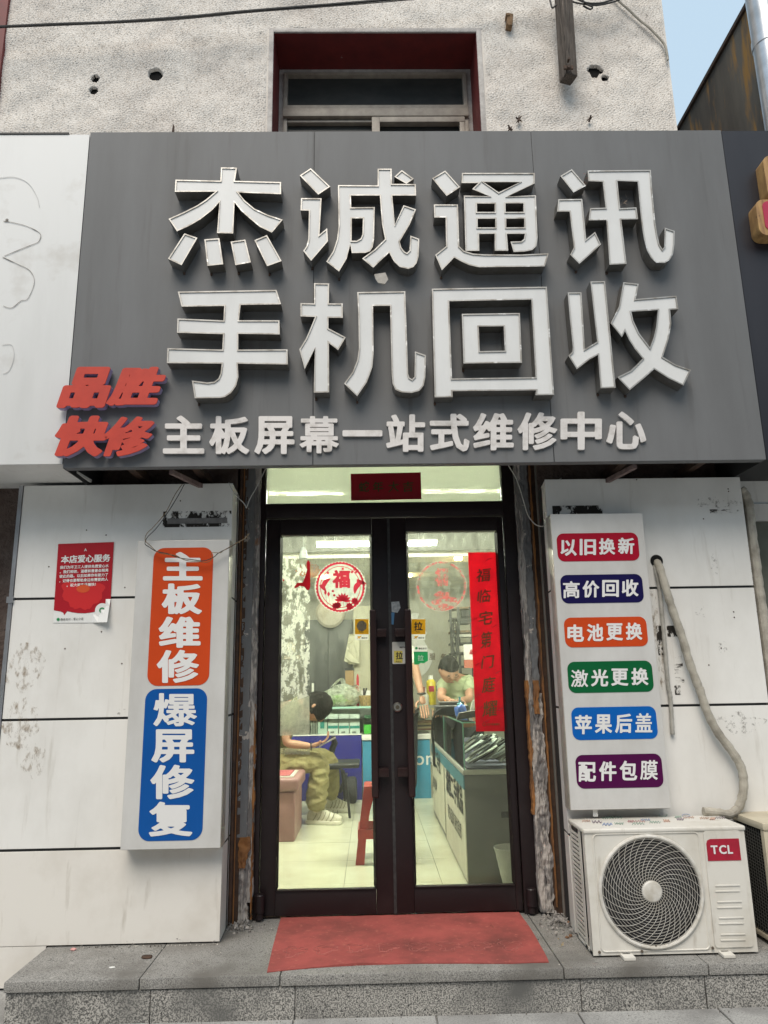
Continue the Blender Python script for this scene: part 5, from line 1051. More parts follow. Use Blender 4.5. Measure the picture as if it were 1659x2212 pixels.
# round papercut stickers
def disc(fn, cx_, cy_, rx, ry, Y, n=48, sc=0, k=22): return xz(fn, [(cx_+rx*math.cos(t)*(1+sc*abs(math.sin(k*t/2))), cy_+ry*math.sin(t)*(1+sc*abs(math.sin(k*t/2)))) for t in np.linspace(0, 2*math.pi, n, endpoint=False)], Y)
rs = empty('round_sticker', W(*b4(545, 560), YS), 'bright round red papercut sticker with fish and lotus on the door glass', 'sticker')
flat('film', disc(b4, 545, 405, 155, 155, YS-.001), YS-.001, 'clear', rs)
plate('scalloped_ring', [disc(b4, 545, 405, 143, 147, YS-.002, 180, .045, 46), disc(b4, 545, 405, 134, 138, YS-.002, 60)], YS-.002, YS-.002, 'winred', rs)
plate('thin_ring', [disc(b4, 545, 405, 122, 126, YS-.002), disc(b4, 545, 405, 118, 122, YS-.002)], YS-.002, YS-.002, 'winred', rs)
put_glyph('blessing_character', '福', [b4(*c) for c in rect(497, 302, 605, 412)], YS-.0025, 'winred', rs, wt=.05, n=60)
def fish(cx_, cy_, s, a, flip, nm, m, par, Y):
    out = []
    for t in np.linspace(0, 2*math.pi, 22, endpoint=False):
        x = 50*math.cos(t); y = 19*math.sin(t)*(1-.35*math.cos(t))
        if math.cos(t) < -.8: x -= 14; y *= 3.2
        x2 = x; y2 = (y+x*x*.006)*flip; out.append((cx_+s*(x2*math.cos(a)-y2*math.sin(a)), cy_+s*(x2*math.sin(a)+y2*math.cos(a))))
    flat(nm, xz(b4, out, Y), Y, m, par)
fish(455, 375, .72, math.radians(-50), 1, 'papercut_fish', 'winred', rs, YS-.002); fish(640, 405, .8, math.radians(118), -1, 'papercut_fish', 'winred', rs, YS-.002)
lot = MB()
def leafp(fn, cx_, cy_, ln, wd_, a, Y, mb):
    L = [(cx_+ln*t*math.cos(a)-s*wd_*math.sin(math.pi*t)*math.sin(a), cy_+ln*t*math.sin(a)+s*wd_*math.sin(math.pi*t)*math.cos(a)) for s, ts in ((1, (0, .2, .4, .6, .8, 1)), (-1, (.8, .6, .4, .2))) for t in ts]
    mb.add([W(*fn(*c), Y) for c in L], [tuple(range(len(L)))])
for a in range(-170, 0, 24): leafp(b4, 560, 490, 52, 9, math.radians(a), YS-.002-.0001*(a % 5), lot)
lot.tube([W(*b4(562, 490), YS-.002), W(*b4(568, 530), YS-.002)], .0015, 4)
for x, y in ((530, 515), (600, 520), (632, 490), (515, 520)):
    for a in range(0, 360, 45): leafp(b4, x, y, 24, 8, math.radians(a), YS-.002-.0001*(a % 7), lot)
for x, y in ((455, 445), (474, 455)): leafp(b4, x, y+8, 30, 8, math.radians(-90), YS-.002, lot); lot.tube([W(*b4(x, y+8), YS-.002), W(*b4(x+16, y+80), YS-.002)], .001, 4)
for x, y in ((500, 430), (508, 455), (630, 300), (615, 315), (640, 315), (560, 295), (470, 320)):
    for a in range(0, 360, 72): leafp(b4, x, y, 9, 3.5, math.radians(a), YS-.002-.0001*(a % 5), lot)
lot.build('papercut_lotus', 'winred', rs)
rs2 = empty('round_sticker', W(*b4(1155, 550), YS), 'faded round papercut sticker with most of its red worn off', 'sticker')
plate('worn_ring', [disc(b4, 1155, 400, 150, 150, YS-.002), disc(b4, 1155, 400, 136, 138, YS-.002)], YS-.002, YS-.002, 'fadedred', rs2)
plate('film', [disc(b4, 1155, 400, 152, 152, YS-.001)], YS-.001, YS-.001, patchmat('worn_film', (.7, .72, .62), .5, .75, 40, base=.06, top=.4), rs2)
plate('film_edge', [disc(b4, 1155, 400, 152, 152, YS-.002, 60), disc(b4, 1155, 400, 150, 150, YS-.002, 60)], YS-.0022, YS-.0022, patchmat('film_edge', (.8, .8, .7), .2, .5, 30, base=.3, top=.7), rs2)
put_glyph('worn_character', '福', [b4(*c) for c in rect(1115, 290, 1195, 400)], YS-.0025, 'fadedred', rs2, wt=.07, n=50)
for k_, (x, y, s) in enumerate(((1160, 455, 44), (1125, 495, 30), (1215, 485, 34), (1165, 520, 30), (1195, 525, 22))):
    flat('worn_lotus', disc(b4, x, y, s, s*.5, YS-.0027-k_*.0002, 14, .2, 9), YS-.0027-k_*.0002, 'fadedred', rs2)
# torn old couplet on the left leaf
tc_ = empty('torn_couplet', W(*b4(270, 1300), YS), 'flaking white remains of an old couplet with one torn red scrap', 'banner')
flat('flaking_paper', xz(b4, [(190, 225), (300, 228), (345, 300), (362, 480), (358, 1060), (250, 1100), (182, 1090), (186, 600)], YS-.001), YS-.001, 'residue', tc_)
flat('paper_haze', xz(b4, [(180, 1090), (250, 1098), (358, 1062), (360, 1296), (168, 1302)], YS-.0012), YS-.0012, patchmat('haze_thin', (.62, .64, .5), .3, .62, 30, base=.42, top=.9), tc_)
flat('paper_haze', xz(b5, [(185, 170), (365, 176), (360, 210), (183, 208)], YS-.0012), YS-.0012, 'residue_haze', tc_)
flat('torn_red_scrap', xz(b4, [(350, 240), (362, 258), (364, 400), (358, 422), (345, 424), (325, 402), (300, 398), (272, 415), (266, 405), (285, 380), (318, 378), (332, 345), (345, 300), (340, 262)], YS-.003), YS-.003, mat('scrap_red', (.42, .006, .014), None, .6, trans=.3), tc_)
flat('torn_red_scrap', xz(b4, [(196, 350), (208, 365), (198, 372)], YS-.003), YS-.003, 'paper_red', tc_)
# small pull stickers
def sticker(label, fn, q, m, Y=YS-.001): 
    o = empty('pull_sticker', W(*fn(*q[3]), Y), label, 'sticker'); x0 = fn(*q[0]); a, b = W(*fn(*q[0]), Y), W(*fn(*q[2]), Y)
    plate('film', [rrect(a.x, b.z, b.x, a.z, .005, 3)], Y, Y, m, o); return o
s1 = sticker('yellow and white sticker with two cartoon-like faces patch, on the left door glass', b4, [(632, 597), (716, 597), (716, 724), (632, 724)], 'white_st')
s1['label'] = 'yellow and white sticker with a dark printed patch beside the left pull handle'
flat('yellow_block', xz(b4, rect(633, 598, 716, 690), YS-.0018), YS-.0018, 'yellow', s1); flat('dark_patch', disc(b4, 674, 640, 28, 30, YS-.0024, 20, .1, 7), YS-.0024, mat('dark_patch', (.07, .06, .04), (.3, .25, .15), .6, scale=200), s1)
s2 = sticker('yellow and white sticker with a large black pull character beside the right handle', b4, [(973, 598), (1058, 598), (1058, 724), (973, 724)], 'white_st')
flat('yellow_block', xz(b4, rect(974, 599, 1058, 690), YS-.0018), YS-.0018, 'yellow', s2); put_glyph('character', '拉', [b4(*c) for c in rect(990, 614, 1042, 668)], YS-.0024, 'ink', s2, wt=.03)
for s_, x in ((s1, 657), (s2, 1000)):
    p = W(*b4(x, 680), YS-.0026); text_mesh('PULL', 'ink', 'print', s_, p, (1, 0, 0), (0, 0, 1), .0115, .03, 26)
    p = W(*b4(x+16, 716), YS-.0026); text_mesh('美团外卖', 'ink', 'print', s_, p, (1, 0, 0), (0, 0, 1), .0085, .03, 22)
    flat('hopping_mark', xz(b4, [(x-12, 718), (x-4, 706), (x-14, 700), (x+2, 702), (x+10, 700), (x+16, 696), (x+12, 706), (x+4, 712), (x+8, 720), (x, 714)], YS-.0024), YS-.0024, 'yellow', s_)
s3 = sticker('torn white sticker with yellow block and black pull character on the centre stile', b4, [(857, 737), (937, 737), (937, 868), (857, 868)], 'white_st', Y=YD-.002)
flat('yellow_block', xz(b4, [(868, 790), (920, 790), (920, 862), (868, 862)], YD-.003), YD-.003, mat('pale_yellow', (.6, .5, .1), None, .5), s3); put_glyph('character', '拉', [b4(*c) for c in rect(880, 796, 922, 842)], YD-.0036, 'ink', s3, wt=.03)
text_mesh('PULL', 'ink', 'print', s3, W(*b4(880, 860), YD-.0036), (1, 0, 0), (0, 0, 1), .0125, .03, 26); text_mesh('美团外卖', 'ink', 'print', s3, W(*b4(902, 772), YD-.0036), (1, 0, 0), (0, 0, 1), .0085, .03, 22)
s4 = sticker('green and white sticker with worn white pull character right of the right handle', b4, [(990, 758), (1070, 758), (1070, 800), (990, 800)], 'white_st')
flat('green_block', xz(b4, [(988, 795), (1072, 795), (1074, 850), (1060, 858), (1050, 866), (1030, 862), (1015, 874), (990, 872)], YS-.0018), YS-.0018, 'wechat', s4); put_glyph('character', '拉', [b4(*c) for c in rect(1012, 815, 1048, 850)], YS-.0024, 'white_st', s4, wt=.02)
flat('tick_mark', disc(b4, 1004, 774, 8, 8, YS-.0024, 12), YS-.0024, 'wechat', s4); text_mesh('微信支付', 'ink', 'print', s4, W(*b4(1017, 781), YS-.0026), (1, 0, 0), (0, 0, 1), .0115, .03, 22)
o = flat('sticker_scrap', xz(b4, [(852, 495), (900, 492), (908, 530), (890, 560), (855, 555)], YD-.002), YD-.002, mat('scrap_grey', (.4, .42, .42), (.15, .16, .17), .5, scale=60)); tag(o, 'torn grey sticker scrap above the bracket on the centre stile', 'sticker')
o = flat('sticker_scrap', xz(b4, [(853, 558), (872, 558), (866, 632), (853, 630)], YD-.002), YD-.002, mat('scrap_blue', (.05, .16, .3), None, .5)); tag(o, 'narrow blue sticker scrap on the centre stile', 'sticker')
# ================================================================== ROOM BEHIND THE DOOR
RX0, RX1, RY1, RZ = -2.3, 2.1, 7.6, 2.98
rf = empty('room_floor', (0, 3, 0), kind='structure')
tile = mat('floor_tile', (.6, .6, .46), (.52, .515, .38), .22, scale=3, spec=.4)
MB().box(RX0, RX1, .062, RY1, -.2, -.006).build('floor_bed', 'joint', rf)
ty = [G(*b5(400, 990)).y, G(*b5(400, 850)).y]; T_ = .6; y0_ = ty[0]-T_; xj = G(*b5(565, 1010)).x; t0 = None
for j in range(12):
    for i in range(-4, 4):
        xa_, ya_ = xj+i*T_, y0_+j*T_
        if xa_ > RX1 or ya_ > RY1 or ya_+T_ < .062: continue
        b = MB().box(max(xa_, RX0)+.0012, min(xa_+T_, RX1)-.0012, max(ya_, .063)+.0012, min(ya_+T_, RY1)-.0012, -.005, random.uniform(-.0004, .0004)); b.build('floor_tile', tile, rf)
rw = empty('room_walls', (0, 3, 0), kind='structure')
wallm = mat('room_wall', (.5, .49, .42), (.45, .44, .37), .8, scale=2)
k = MB(); k.box(RX0-.1, RX0, .1, RY1, -.1, RZ); k.build('side_wall', wallm, rw)
k = MB(); k.box(RX1, RX1+.1, .1, RY1, -.1, RZ); k.build('side_wall', wallm, rw)
MB().box(RX0-.1, RX1+.1, RY1, RY1+.1, -.1, RZ).build('back_wall', wallm, rw)
MB().box(RX0, fxl+.0, .052, .098, 0, RZ).box(fxr, RX1, .052, .098, 0, RZ).box(fxl, fxr, .06, .098, tz1+.05, RZ).build('front_wall', wallm, rw)
rc = MB().box(RX0, RX1, .06, RY1, RZ, RZ+.05).build('room_ceiling', mat('ceiling_grey', (.2, .2, .18), (.17, .17, .15), .85, scale=2)); tag(rc, kind='structure')
MB().box(RX0-.2, RX1+.2, .102, RY1+.3, RZ+.06, RZ+.1).build('roof_void', 'joint', rw)
# slatted dropped ceiling with pale boards
sc_ = empty('slatted_ceiling', (0, 5, 2.6), 'dropped ceiling of pale boards with dark gaps at the back of the shop', 'ceiling')
zS = 2.62
MB().box(RX0, RX1, 4.05, 4.09, 2.66, RZ-.001).build('fascia_board', mat('fascia_grey', (.09, .09, .08), None, .8), sc_)
MB().box(RX0, RX1, 4.1, RY1, 2.8, 2.84).build('dark_backing', mat('ceiling_black', (.03, .028, .026), None, .9), sc_)
off = mat('slat_cream', (.66, .64, .52), None, .6)
for i in range(8):
    y = 4.25+i*.42
    MB().box(RX0, RX1, y, y+.03, zS, zS+.1).build('slat', off, sc_)
warm = mat('warm_bulb', (1, .8, .5), None, .5, emit=(1, .74, .4), estr=40)
for x, y, lb in ((.95, 4.45, 'small round downlight near the right end of the slatted ceiling'), (.42, 5.85, 'small round downlight between slats behind the worn round sticker'), (-.75, 5.9, 'small round downlight between slats at the left')):
    o = MB().lathe((x, y, zS-.01), (0, 0, 1), [(0, .045), (.03, .05)], 16).build('downlight', warm); tag(o, lb, 'ceiling lamp', 'small downlights in the slatted ceiling')
# fluorescent tubes
def batten(x, y, z, ln, lab, along=(1, 0, 0), st=13, grp='fluorescent tubes'):
    o = empty('tube_light', (x, y, z), lab, 'ceiling lamp', grp); a = Vector(along)*ln/2; c = Vector((x, y, z))
    s_ = Vector((0, .03, 0)) if along[0] else Vector((.03, 0, 0))
    MB().obox(c+Vector((0, 0, .03)), a, s_*1.6, (0, 0, .012)).build('housing', 'acwhite', o)
    MB().tube([c-a*.98, c+a*.98], .016, 10).build('tube', mat('lit_tube', (1, 1, 1), None, .4, emit=(.98, 1, .9), estr=st), o)
    return o
yT = 3.6; za = W(*b4(600, 152), yT); zb = W(*b4(1130, 138), yT); xa0 = W(*b4(400, 152), yT).x
batten((xa0+zb.x)/2, yT, za.z+.0, zb.x-xa0, 'long lit fluorescent tube seen through the top of both door leaves', st=120)
MB().tube([(xa0+.2, yT, za.z+.05), (xa0+.2, yT, RZ)], .004, 5).tube([(zb.x-.2, yT, za.z+.05), (zb.x-.2, yT, RZ)], .004, 5).build('hanger', 'duct', bpy.data.objects['tube_light'])
batten(-.9, 1.6, 2.72, 1.2, 'fluorescent tube across the ceiling near the door, left of centre', st=560); batten(.9, 1.6, 2.72, 1.2, 'fluorescent tube across the ceiling near the door, right of centre', st=560)

fl = bpy.data.lights.new('fanlight_lamp', 'POINT'); fl.energy = 0
bpy.data.lights.remove(fl)
# ---- far wall: round logo, cupboard, pillar, shirts
yB = RY1-.04
lg = empty('wall_logo', W(*b4(1010, 960), yB), 'large cream fruit-shaped wall emblem with a bite and leaf on the back wall', 'emblem')
ap = []
for t in np.linspace(0, 2*math.pi, 60, endpoint=False):
    r = 1-.1*max(0, math.cos(t-math.pi/2))**6-.06*max(0, -math.sin(t))**8; x, y = 120*math.cos(t)*r*1.0, -165*math.sin(t)*r
    d = math.hypot(x-128, y+68)
    if d < 62: x, y = 128+(x-128)*62/d, -68+(y+68)*62/d
    ap.append((985+x, 795+y))
plate('emblem_body', [xz(b4, ap, yB)], yB, yB+.03, 'poster_white', lg)
plate('emblem_leaf', [xz(b4, [(975, 620), (965, 570), (990, 560), (1020, 565), (1010, 600)], yB)], yB, yB+.03, 'poster_white', lg)
br = mat('brown_letters', (.1, .055, .02), None, .5)
for ch, x in (('服', 1082), ('务', 1150)): put_glyph('wall_character', ch, [b4(*c) for c in rect(x, 806, x+36, 845)], yB-.01, br, lg, wt=.02)
yc = 6.2
def boxW(name, fn, x0, y0, x1, y1, Y, d, m, par=None, bevel=.004):
    a, b = W(*fn(x0, y0), Y), W(*fn(x1, y1), Y); return MB().box(a.x, b.x, Y, Y+d, b.z, a.z).build(name, m, par, bevel=bevel, seg=1)
dw = empty('dark_doorway', W(*b4(490, 1050), yc), 'dark grey wall cupboard front at the back left of the shop', 'cupboard')
boxW('cabinet', b4, 330, 605, 622, 1250, yc, .5, mat('charcoal_panel', (.055, .06, .06), (.075, .08, .08), .5, scale=3), dw); boxW('door_seam', b4, 470, 612, 473, 1240, yc-.006, .005, 'black', dw)
o = boxW('pillar', b4, 624, 520, 760, 1300, 5.9, .3, mat('pillar_cream', (.5, .48, .36), (.45, .43, .32), .7, scale=2)); tag(o, 'cream square pillar left of the centre stile at the back of the shop', 'pillar')
o = boxW('wooden_shelf_box', b4, 574, 908, 626, 1100, 5.85, .3, mat('plywood', (.42, .27, .12), (.35, .22, .1), .6, scale=8, stretch=(1, 1, 6))); tag(o, 'plywood box beneath the hanging shirt', 'box')
boxW('box_lid', b4, 572, 893, 626, 908, 5.84, .32, 'ink', o, 0)
def cloth(name, fn, L, Y, m, label, cat, th=.06, fold=24):
    """hanging cloth: outline filled on a grid, pushed into folds"""
    lp = xz(fn, L, Y); me = fill_loops([lp], th); bm = bmesh.new(); bm.from_mesh(me); bmesh.ops.subdivide_edges(bm, edges=bm.edges, cuts=3); 
    for v in bm.verts: v.co = Vector((v.co.x, Y-v.co.z+.018*math.sin(v.co.x*fold*3+v.co.y*4), v.co.y))
    bm.to_mesh(me); bm.free(); o = link_mesh(name, me, m); return tag(o, label, cat)
cloth('hanging_shirt', b4, [(598, 690), (625, 688), (660, 700), (660, 868), (628, 872), (600, 870), (568, 850), (585, 760)], 5.78, mat('cream_cloth', (.62, .6, .46), (.5, .48, .36), .9, scale=12), 'cream shirt hanging against the pillar', 'shirt')
MB
lq = W(*b4(470, 540), 5.5); o = MB().lathe((lq.x, 6.1, lq.z), (0, -1, 0), [(0, .2), (.05, .2), (.08, .17), (.09, .05)], 32).build('round_ornament', mat('pale_plaster', (.5, .46, .38), (.42, .38, .3), .7, scale=9), smooth=True); tag(o, 'pale round ornament above the dark cupboard', 'ornament')
for i, (x, y, rx_, ry_, c_, lb) in enumerate(((355, 300, 48, 34, (.8, .25, .04), 'orange ball-like lantern behind the torn couplet'),)):
    c = W(*b4(x, y), 5.2); o = MB().lathe((c.x, c.y, c.z-.1), (0, 0, 1), [(0, .06), (.03, .13), (.08, .18), (.12, .18), (.17, .13), (.2, .06)], 20).build('lantern', mat('lantern_orange', c_, None, .5, trans=.3), smooth=True); tag(o, lb, 'lantern')
lc = W(*b4(322, 205), 3.4); o = MB().lathe((lc.x, lc.y, lc.z-.05), (0, 0, 1), [(0, .05), (.08, .035), (.12, .02)], 12).tube([(lc.x, lc.y, lc.z+.05), (lc.x-.005, lc.y, RZ)], .003, 5).build('pendant_socket', mat('socket_grey', (.25, .27, .27), None, .5)); tag(o, 'grey pendant socket hanging above the torn couplet', 'pendant')
# rack with cables, right
rk = empty('storage_rack', W(*b4(1270, 1000), 5.6), 'dark metal storage rack with coiled cables against the back wall', 'rack')
for y in (525, 590, 668, 740, 800, 880): boxW('shelf', b4, 1215, y, 1345, y+9, 5.6, .4, 'timber_l' if y in (525, 668) else 'joint', rk, 0)
for x in (1215, 1262, 1340): boxW('post', b4, x, 525, x+6, 1050, 5.59, .03, 'joint', rk, 0)
for i in range(9):
    c = W(*b4(1228+i*2, 720+random.uniform(-60, 70)), 5.5); MB().tube([c+Vector((.035*math.cos(t), .01*math.sin(3*t), .16*math.sin(t))) for t in np.linspace(0, 6.283, 18)], .006, 5).build('cable_coil', 'rubber', rk)
for i, (x0, y0, x1, y1) in enumerate(((1268, 600, 1330, 625), (1258, 690, 1335, 706), (1275, 545, 1330, 585), (1262, 760, 1300, 798))): boxW('stored_box', b4, x0, y0, x1, y1, 5.58, .3, ['ink', 'white_st', 'joint', 'box_edge'][i], rk)
o = boxW('display_card', b4, 1288, 752, 1348, 845, 5.0, .03, 'poster_white'); tag(o, 'white card with a red band standing behind the leaning man', 'card'); boxW('red_band', b4, 1292, 845, 1350, 893, 4.99, .03, mat('salmon', (.5, .12, .07), None, .6), o, 0)
put_glyph('print', '品', [b4(*c) for c in rect(1325, 783, 1345, 812)], 4.985, 'winred', o, wt=.05)
# ---- back counter: glass showcase over blue panels
yC = G(*b5(680, 482)).y; cz0 = W(*b5(600, 92), yC).z; cz1 = W(*b4(560, 1132), yC).z
bc = empty('back_counter', (-.2, yC, 0), 'back counter with blue front panels and a glass showcase on top', 'counter')
X_ = lambda x, y=300: W(*b5(x, y), yC).x
MB().box(RX0+.4, X_(674), yC, yC+.5, .0, cz0).build('base', mat('royal_blue', (.018, .016, .19), (.014, .013, .15), .35, scale=4), bc, bevel=.003)
mbm = mat('sky_blue', (.045, .24, .38), (.04, .2, .33), .35, scale=4)
MB().box(X_(680), X_(1090), yC+.01, yC+.5, .0, cz0-.06).build('base', mbm, bc, bevel=.003)
MB().box(X_(676), X_(1095), yC-.01, yC+.5, cz0-.055, cz0+.0).build('white_band', 'poster_white', bc, bevel=.003)
MB().box(RX0+.4, X_(676), yC-.008, yC+.5, cz0+.001, cz0+.012).build('ledge', 'poster_white', bc)
pz = W(*b5(1000, 272), yC-.001)
text_mesh('on', 'poster_white', 'logo_print', bc, W(*b5(992, 272), yC+.006), (1, 0, 0), (0, 0, 1), .2, .01, 40)
MB().box(RX0+.4, X_(1095), yC, yC+.004, cz0+.013, cz1).build('glass_front', 'showglass', bc); MB().box(RX0+.4, X_(1095), yC, yC+.5, cz1+.001, cz1+.009).build('glass_top', 'showglass', bc)
MB().box(RX0+.4, X_(1095), yC+.01, yC+.49, (cz0+cz1)/2+.02, (cz0+cz1)/2+.026).build('glass_shelf', 'showglass', bc)
MB().box(RX0+.4, X_(1095), yC+.495, yC+.505, cz0, cz1).build('showcase_back', 'poster_white', bc)
MB().box(RX0+.4, X_(1095), yC-.004, yC+.002, cz1-.012, cz1+.01).build('top_edge', mat('aqua_edge', (.3, .5, .42), None, .3), bc)
# phone boxes
teal = mat('teal_band', (.03, .25, .22), None, .5); wbx = mat('white_carton', (.7, .71, .68), (.62, .63, .6), .6, scale=20)
def carton(x0, y0, x1, y1, band, lb, Y):
    a, b = W(*b4(x0, y0), Y), W(*b4(x1, y1), Y); o = empty('phone_box', ((a.x+b.x)/2, Y, b.z), lb, 'box', 'white cartons in the back showcase')
    MB().box(a.x, b.x, Y, Y+.06, b.z, a.z).build('carton', wbx, o, bevel=.002, seg=1)
    if band: zb_2 = b.z+(a.z-b.z)*.28; MB().box(a.x+.001, b.x-.001, Y-.002, Y-.0005, zb_2, zb_2+(a.z-b.z)*.14).build('teal_band', teal, o)
    text_mesh('品胜', dk, 'print', o, (a.x+.025, Y-.003, b.z+.012), (1, 0, 0), (0, 0, 1), .022, .03, 20)
for i, (x0, lb) in enumerate(((470, 'leftmost'), (536, 'middle'), (601, 'rightmost'))): carton(x0, 1172, x0+62, 1292, True, ['white carton with teal band, nearest the dark box in the showcase', 'white carton with teal band between two alike ones in the showcase', 'white carton with teal band next to the showcase seam'][i], yC+.06)
for i in range(3): 
    x0 = 468+i*66; a, b = W(*b4(x0, 1148), yC+.2), W(*b4(x0+60, 1172), yC+.2); tag(MB().box(a.x, b.x, yC+.2, yC+.3, (cz0+cz1)/2+.03, a.z).build('phone_box', wbx, bevel=.002, seg=1), ['low white carton on the shelf above the left teal carton', 'low white carton on the shelf above the middle teal carton', 'low white carton on the shelf above the right teal carton'][i], 'box', 'white cartons in the back showcase')
o = boxW('phone_box', b4, 408, 1190, 466, 1292, yC+.05, .05, mat('pale_teal_carton', (.5, .58, .52), None, .5)); tag(o, 'pale carton with a dark phone picture in the back showcase', 'box', 'white cartons in the back showcase'); boxW('phone_picture', b4, 424, 1205, 448, 1258, yC+.046, .003, teal, o, 0)
o = boxW('green_box', b4, 686, 1236, 735, 1290, yC+.04, .1, mat('bright_green', (.08, .45, .05), None, .5)); tag(o, 'bright green box in the second showcase bay', 'box')
o = boxW('dark_case', b4, 690, 1180, 735, 1206, yC+.08, .1, mat('dark_case_green', (.04, .12, .06), None, .4)); tag(o, 'dark green case on the shelf above the bright green box', 'case')
cols = [(.2, .1, .05), (.3, .2, .1), (.08, .06, .05), (.4, .3, .2), (.15, .05, .04)]
for i in range(5):
    o = boxW('phone_case_stack', b4, 990+i*3, 1214+i*11, 1130-i*5, 1224+i*11, yC+.03+.002*i, .2, mat('case_%d' % i, cols[i], None, .5)); tag(o, 'flat phone case in the low stack behind the right leaf, layer in %s tone' % ['brown', 'tan', 'near-black', 'pale wood', 'dark red'][i], 'case', 'stacked phone cases')
for i in range(12):
    x = 366+i*3.3; o = boxW('phone_case', b4, x, 1180+random.uniform(-5, 8), x+2.2, 1292, yC+.05, .07, ['ink', 'white_st', 'steel'][i % 3], None, 0); tag(o, 'upright thin phone case in the tight row at the left end of the showcase', 'case', 'row of upright phone cases')
# small things on the back counter
zT = cz1+.01
def onto(fn, x, y, Y, Z): p = W(*fn(x, y), Y); return Vector((p.x, Y, Z))
pb_ = onto(b4, 545, 1125, yC+.2, zT)
bm = bmesh.new(); bmesh.ops.create_icosphere(bm, subdivisions=4, radius=1)
for v in bm.verts:
    n_ = noise.noise(v.co*3)*.2+noise.noise(v.co*8)*.1; z = v.co.z
    v.co = Vector((v.co.x*(.235-.11*max(0, z))*(1+n_)+(.04*z if z > 0 else 0), v.co.y*.16*(1-.5*max(0, z))*(1+n_), z*.13*(1+n_*.4)+.11)); v.co.z = max(v.co.z, .002)
me = bpy.data.meshes.new('bag'); bm.to_mesh(me); bm.free(); me.transform(Matrix.Translation(pb_)); bag = link_mesh('carrier_bag', me, 'plastic_bag', None, smooth=True); tag(bag, 'thin white plastic carrier bag of green food packs on the back counter', 'bag')
for s_, L in ((0, [(490, 1010), (510, 985), (530, 965), (548, 958), (560, 970), (562, 1000), (560, 1025)]), (1, [(590, 1025), (610, 1010), (632, 1000), (650, 1008), (655, 1040), (640, 1080)])):
    P_ = [W(*b4(x, y), yC+.2) for x, y in L]
    V = []; 
    for i, p in enumerate(P_): V += [p+Vector((-.02, .01, -.012)), p+Vector((.014, -.01, .012)), p+Vector((.03, .02, -.0))]
    MB().add(V, [(i*3+j, i*3+j+1, i*3+j+4, i*3+j+3) for i in range(len(P_)-1) for j in range(2)]).build('bag_handle', 'plastic_bag', bag, smooth=True)
for x, z, c_ in ((500, .05, (.25, .5, .08)), (550, .06, (.3, .55, .1)), (590, .04, (.5, .4, .15)), (530, .11, (.35, .6, .15))):
    p = onto(b4, x, 1100, yC+.2, zT+z); chunk('food_pack', (p.x, p.y, p.z-.04), (.07, .07, .035), mat('pack%d' % x, c_, tuple(v*.5 for v in c_), .5, scale=30), 'green food pack inside the plastic carrier bag, %s' % {500: 'lower left', 550: 'middle', 590: 'lower right, tan', 530: 'topmost'}[x], 'food pack', x)
o = MB().lathe(onto(b4, 700, 1128, yC+.15, zT), (0, 0, 1), [(0, .06), (.1, .085), (.11, .085)], 20).build('jar_of_sticks', mat('wicker', (.45, .32, .12), (.15, .1, .05), .6, scale=60, stretch=(1, 1, .2))); tag(o, 'striped basket jar on the counter beside the carrier bag', 'jar')
o = boxW('price_sign', b4, 668, 1030, 735, 1070, yC+.3, .02, 'poster_white'); tag(o, 'white counter sign with bold strokes behind the striped jar', 'sign'); text_mesh('1/10', 'ink', 'print', o, W(*b4(670, 1066), yC+.297), (1, 0, 0), (0, 0, 1), .13, .03, 24)
o = MB().lathe(onto(b4, 651, 1128, yC+.25, zT), (0, 0, 1), [(0, .016), (.3, .014), (.34, .006)], 10).build('red_stick', 'winred'); tag(o, 'thin red stick standing beside the carrier bag', 'stick')
# yellow spray can and bottle
c = onto(b4, 1095, 1105, yC+.05, zT)
o = empty('spray_can', c, 'yellow spray can with red print on the counter beside the leaning man', 'can')
MB().lathe(c, (0, 0, 1), [(0, .052), (.24, .052), (.26, .04), (.27, .025)], 20).build('can_body', mat('can_yellow', (.6, .5, .03), (.5, .36, .02), .3, scale=9, stretch=(1, 1, 3)), o, smooth=True); MB().lathe(c+Vector((0, 0, .272)), (0, 0, 1), [(0, .026), (.04, .022)], 14).build('cap', 'poster_white', o); MB().box(c.x-.03, c.x+.03, c.y-.055, c.y-.052, c.z+.14, c.z+.2).build('label_mark', 'winred', o)
c = onto(b4, 1062, 1110, yC+.0, zT); o = MB().lathe(c, (0, 0, 1), [(0, .035), (.1, .035), (.13, .012), (.18, .006)], 14).build('squeeze_bottle', 'white_st', smooth=True); tag(o, 'small white squeeze bottle left of the spray can', 'bottle')
for i, (x0, y0, x1, y1, c_, lb) in enumerate(((1008, 1012, 1030, 1040, (.5, .5, .46), 'small pale box on the back shelf behind the spray can'), (1034, 1008, 1056, 1040, (.3, .06, .05), 'small red box on the back shelf behind the spray can'), (1120, 1000, 1150, 1030, (.1, .12, .14), 'small dark box behind the leaning man'),
        (190, 740, 272, 800, (.55, .52, .42), 'framed pale picture behind the flaking paper'), (205, 818, 300, 842, (.4, .36, .28), 'flat carton below the framed picture'), (640, 1080, 662, 1122, (.6, .58, .5), 'cream packet between carrier bag and striped jar'), (372, 985, 384, 1052, (.65, .66, .62), 'white bottle-like stand left of the carrier bag'), (440, 1098, 462, 1126, (.08, .1, .3), 'small blue tin left of the carrier bag'))):
    o = boxW('small_goods', b4, x0, y0, x1, y1, yC+.35 if x0 > 600 or x0 > 300 else 5.0, .08, mat('goods_%d' % i, c_, tuple(q*.8 for q in c_), .5, scale=30)); tag(o, lb, 'box')
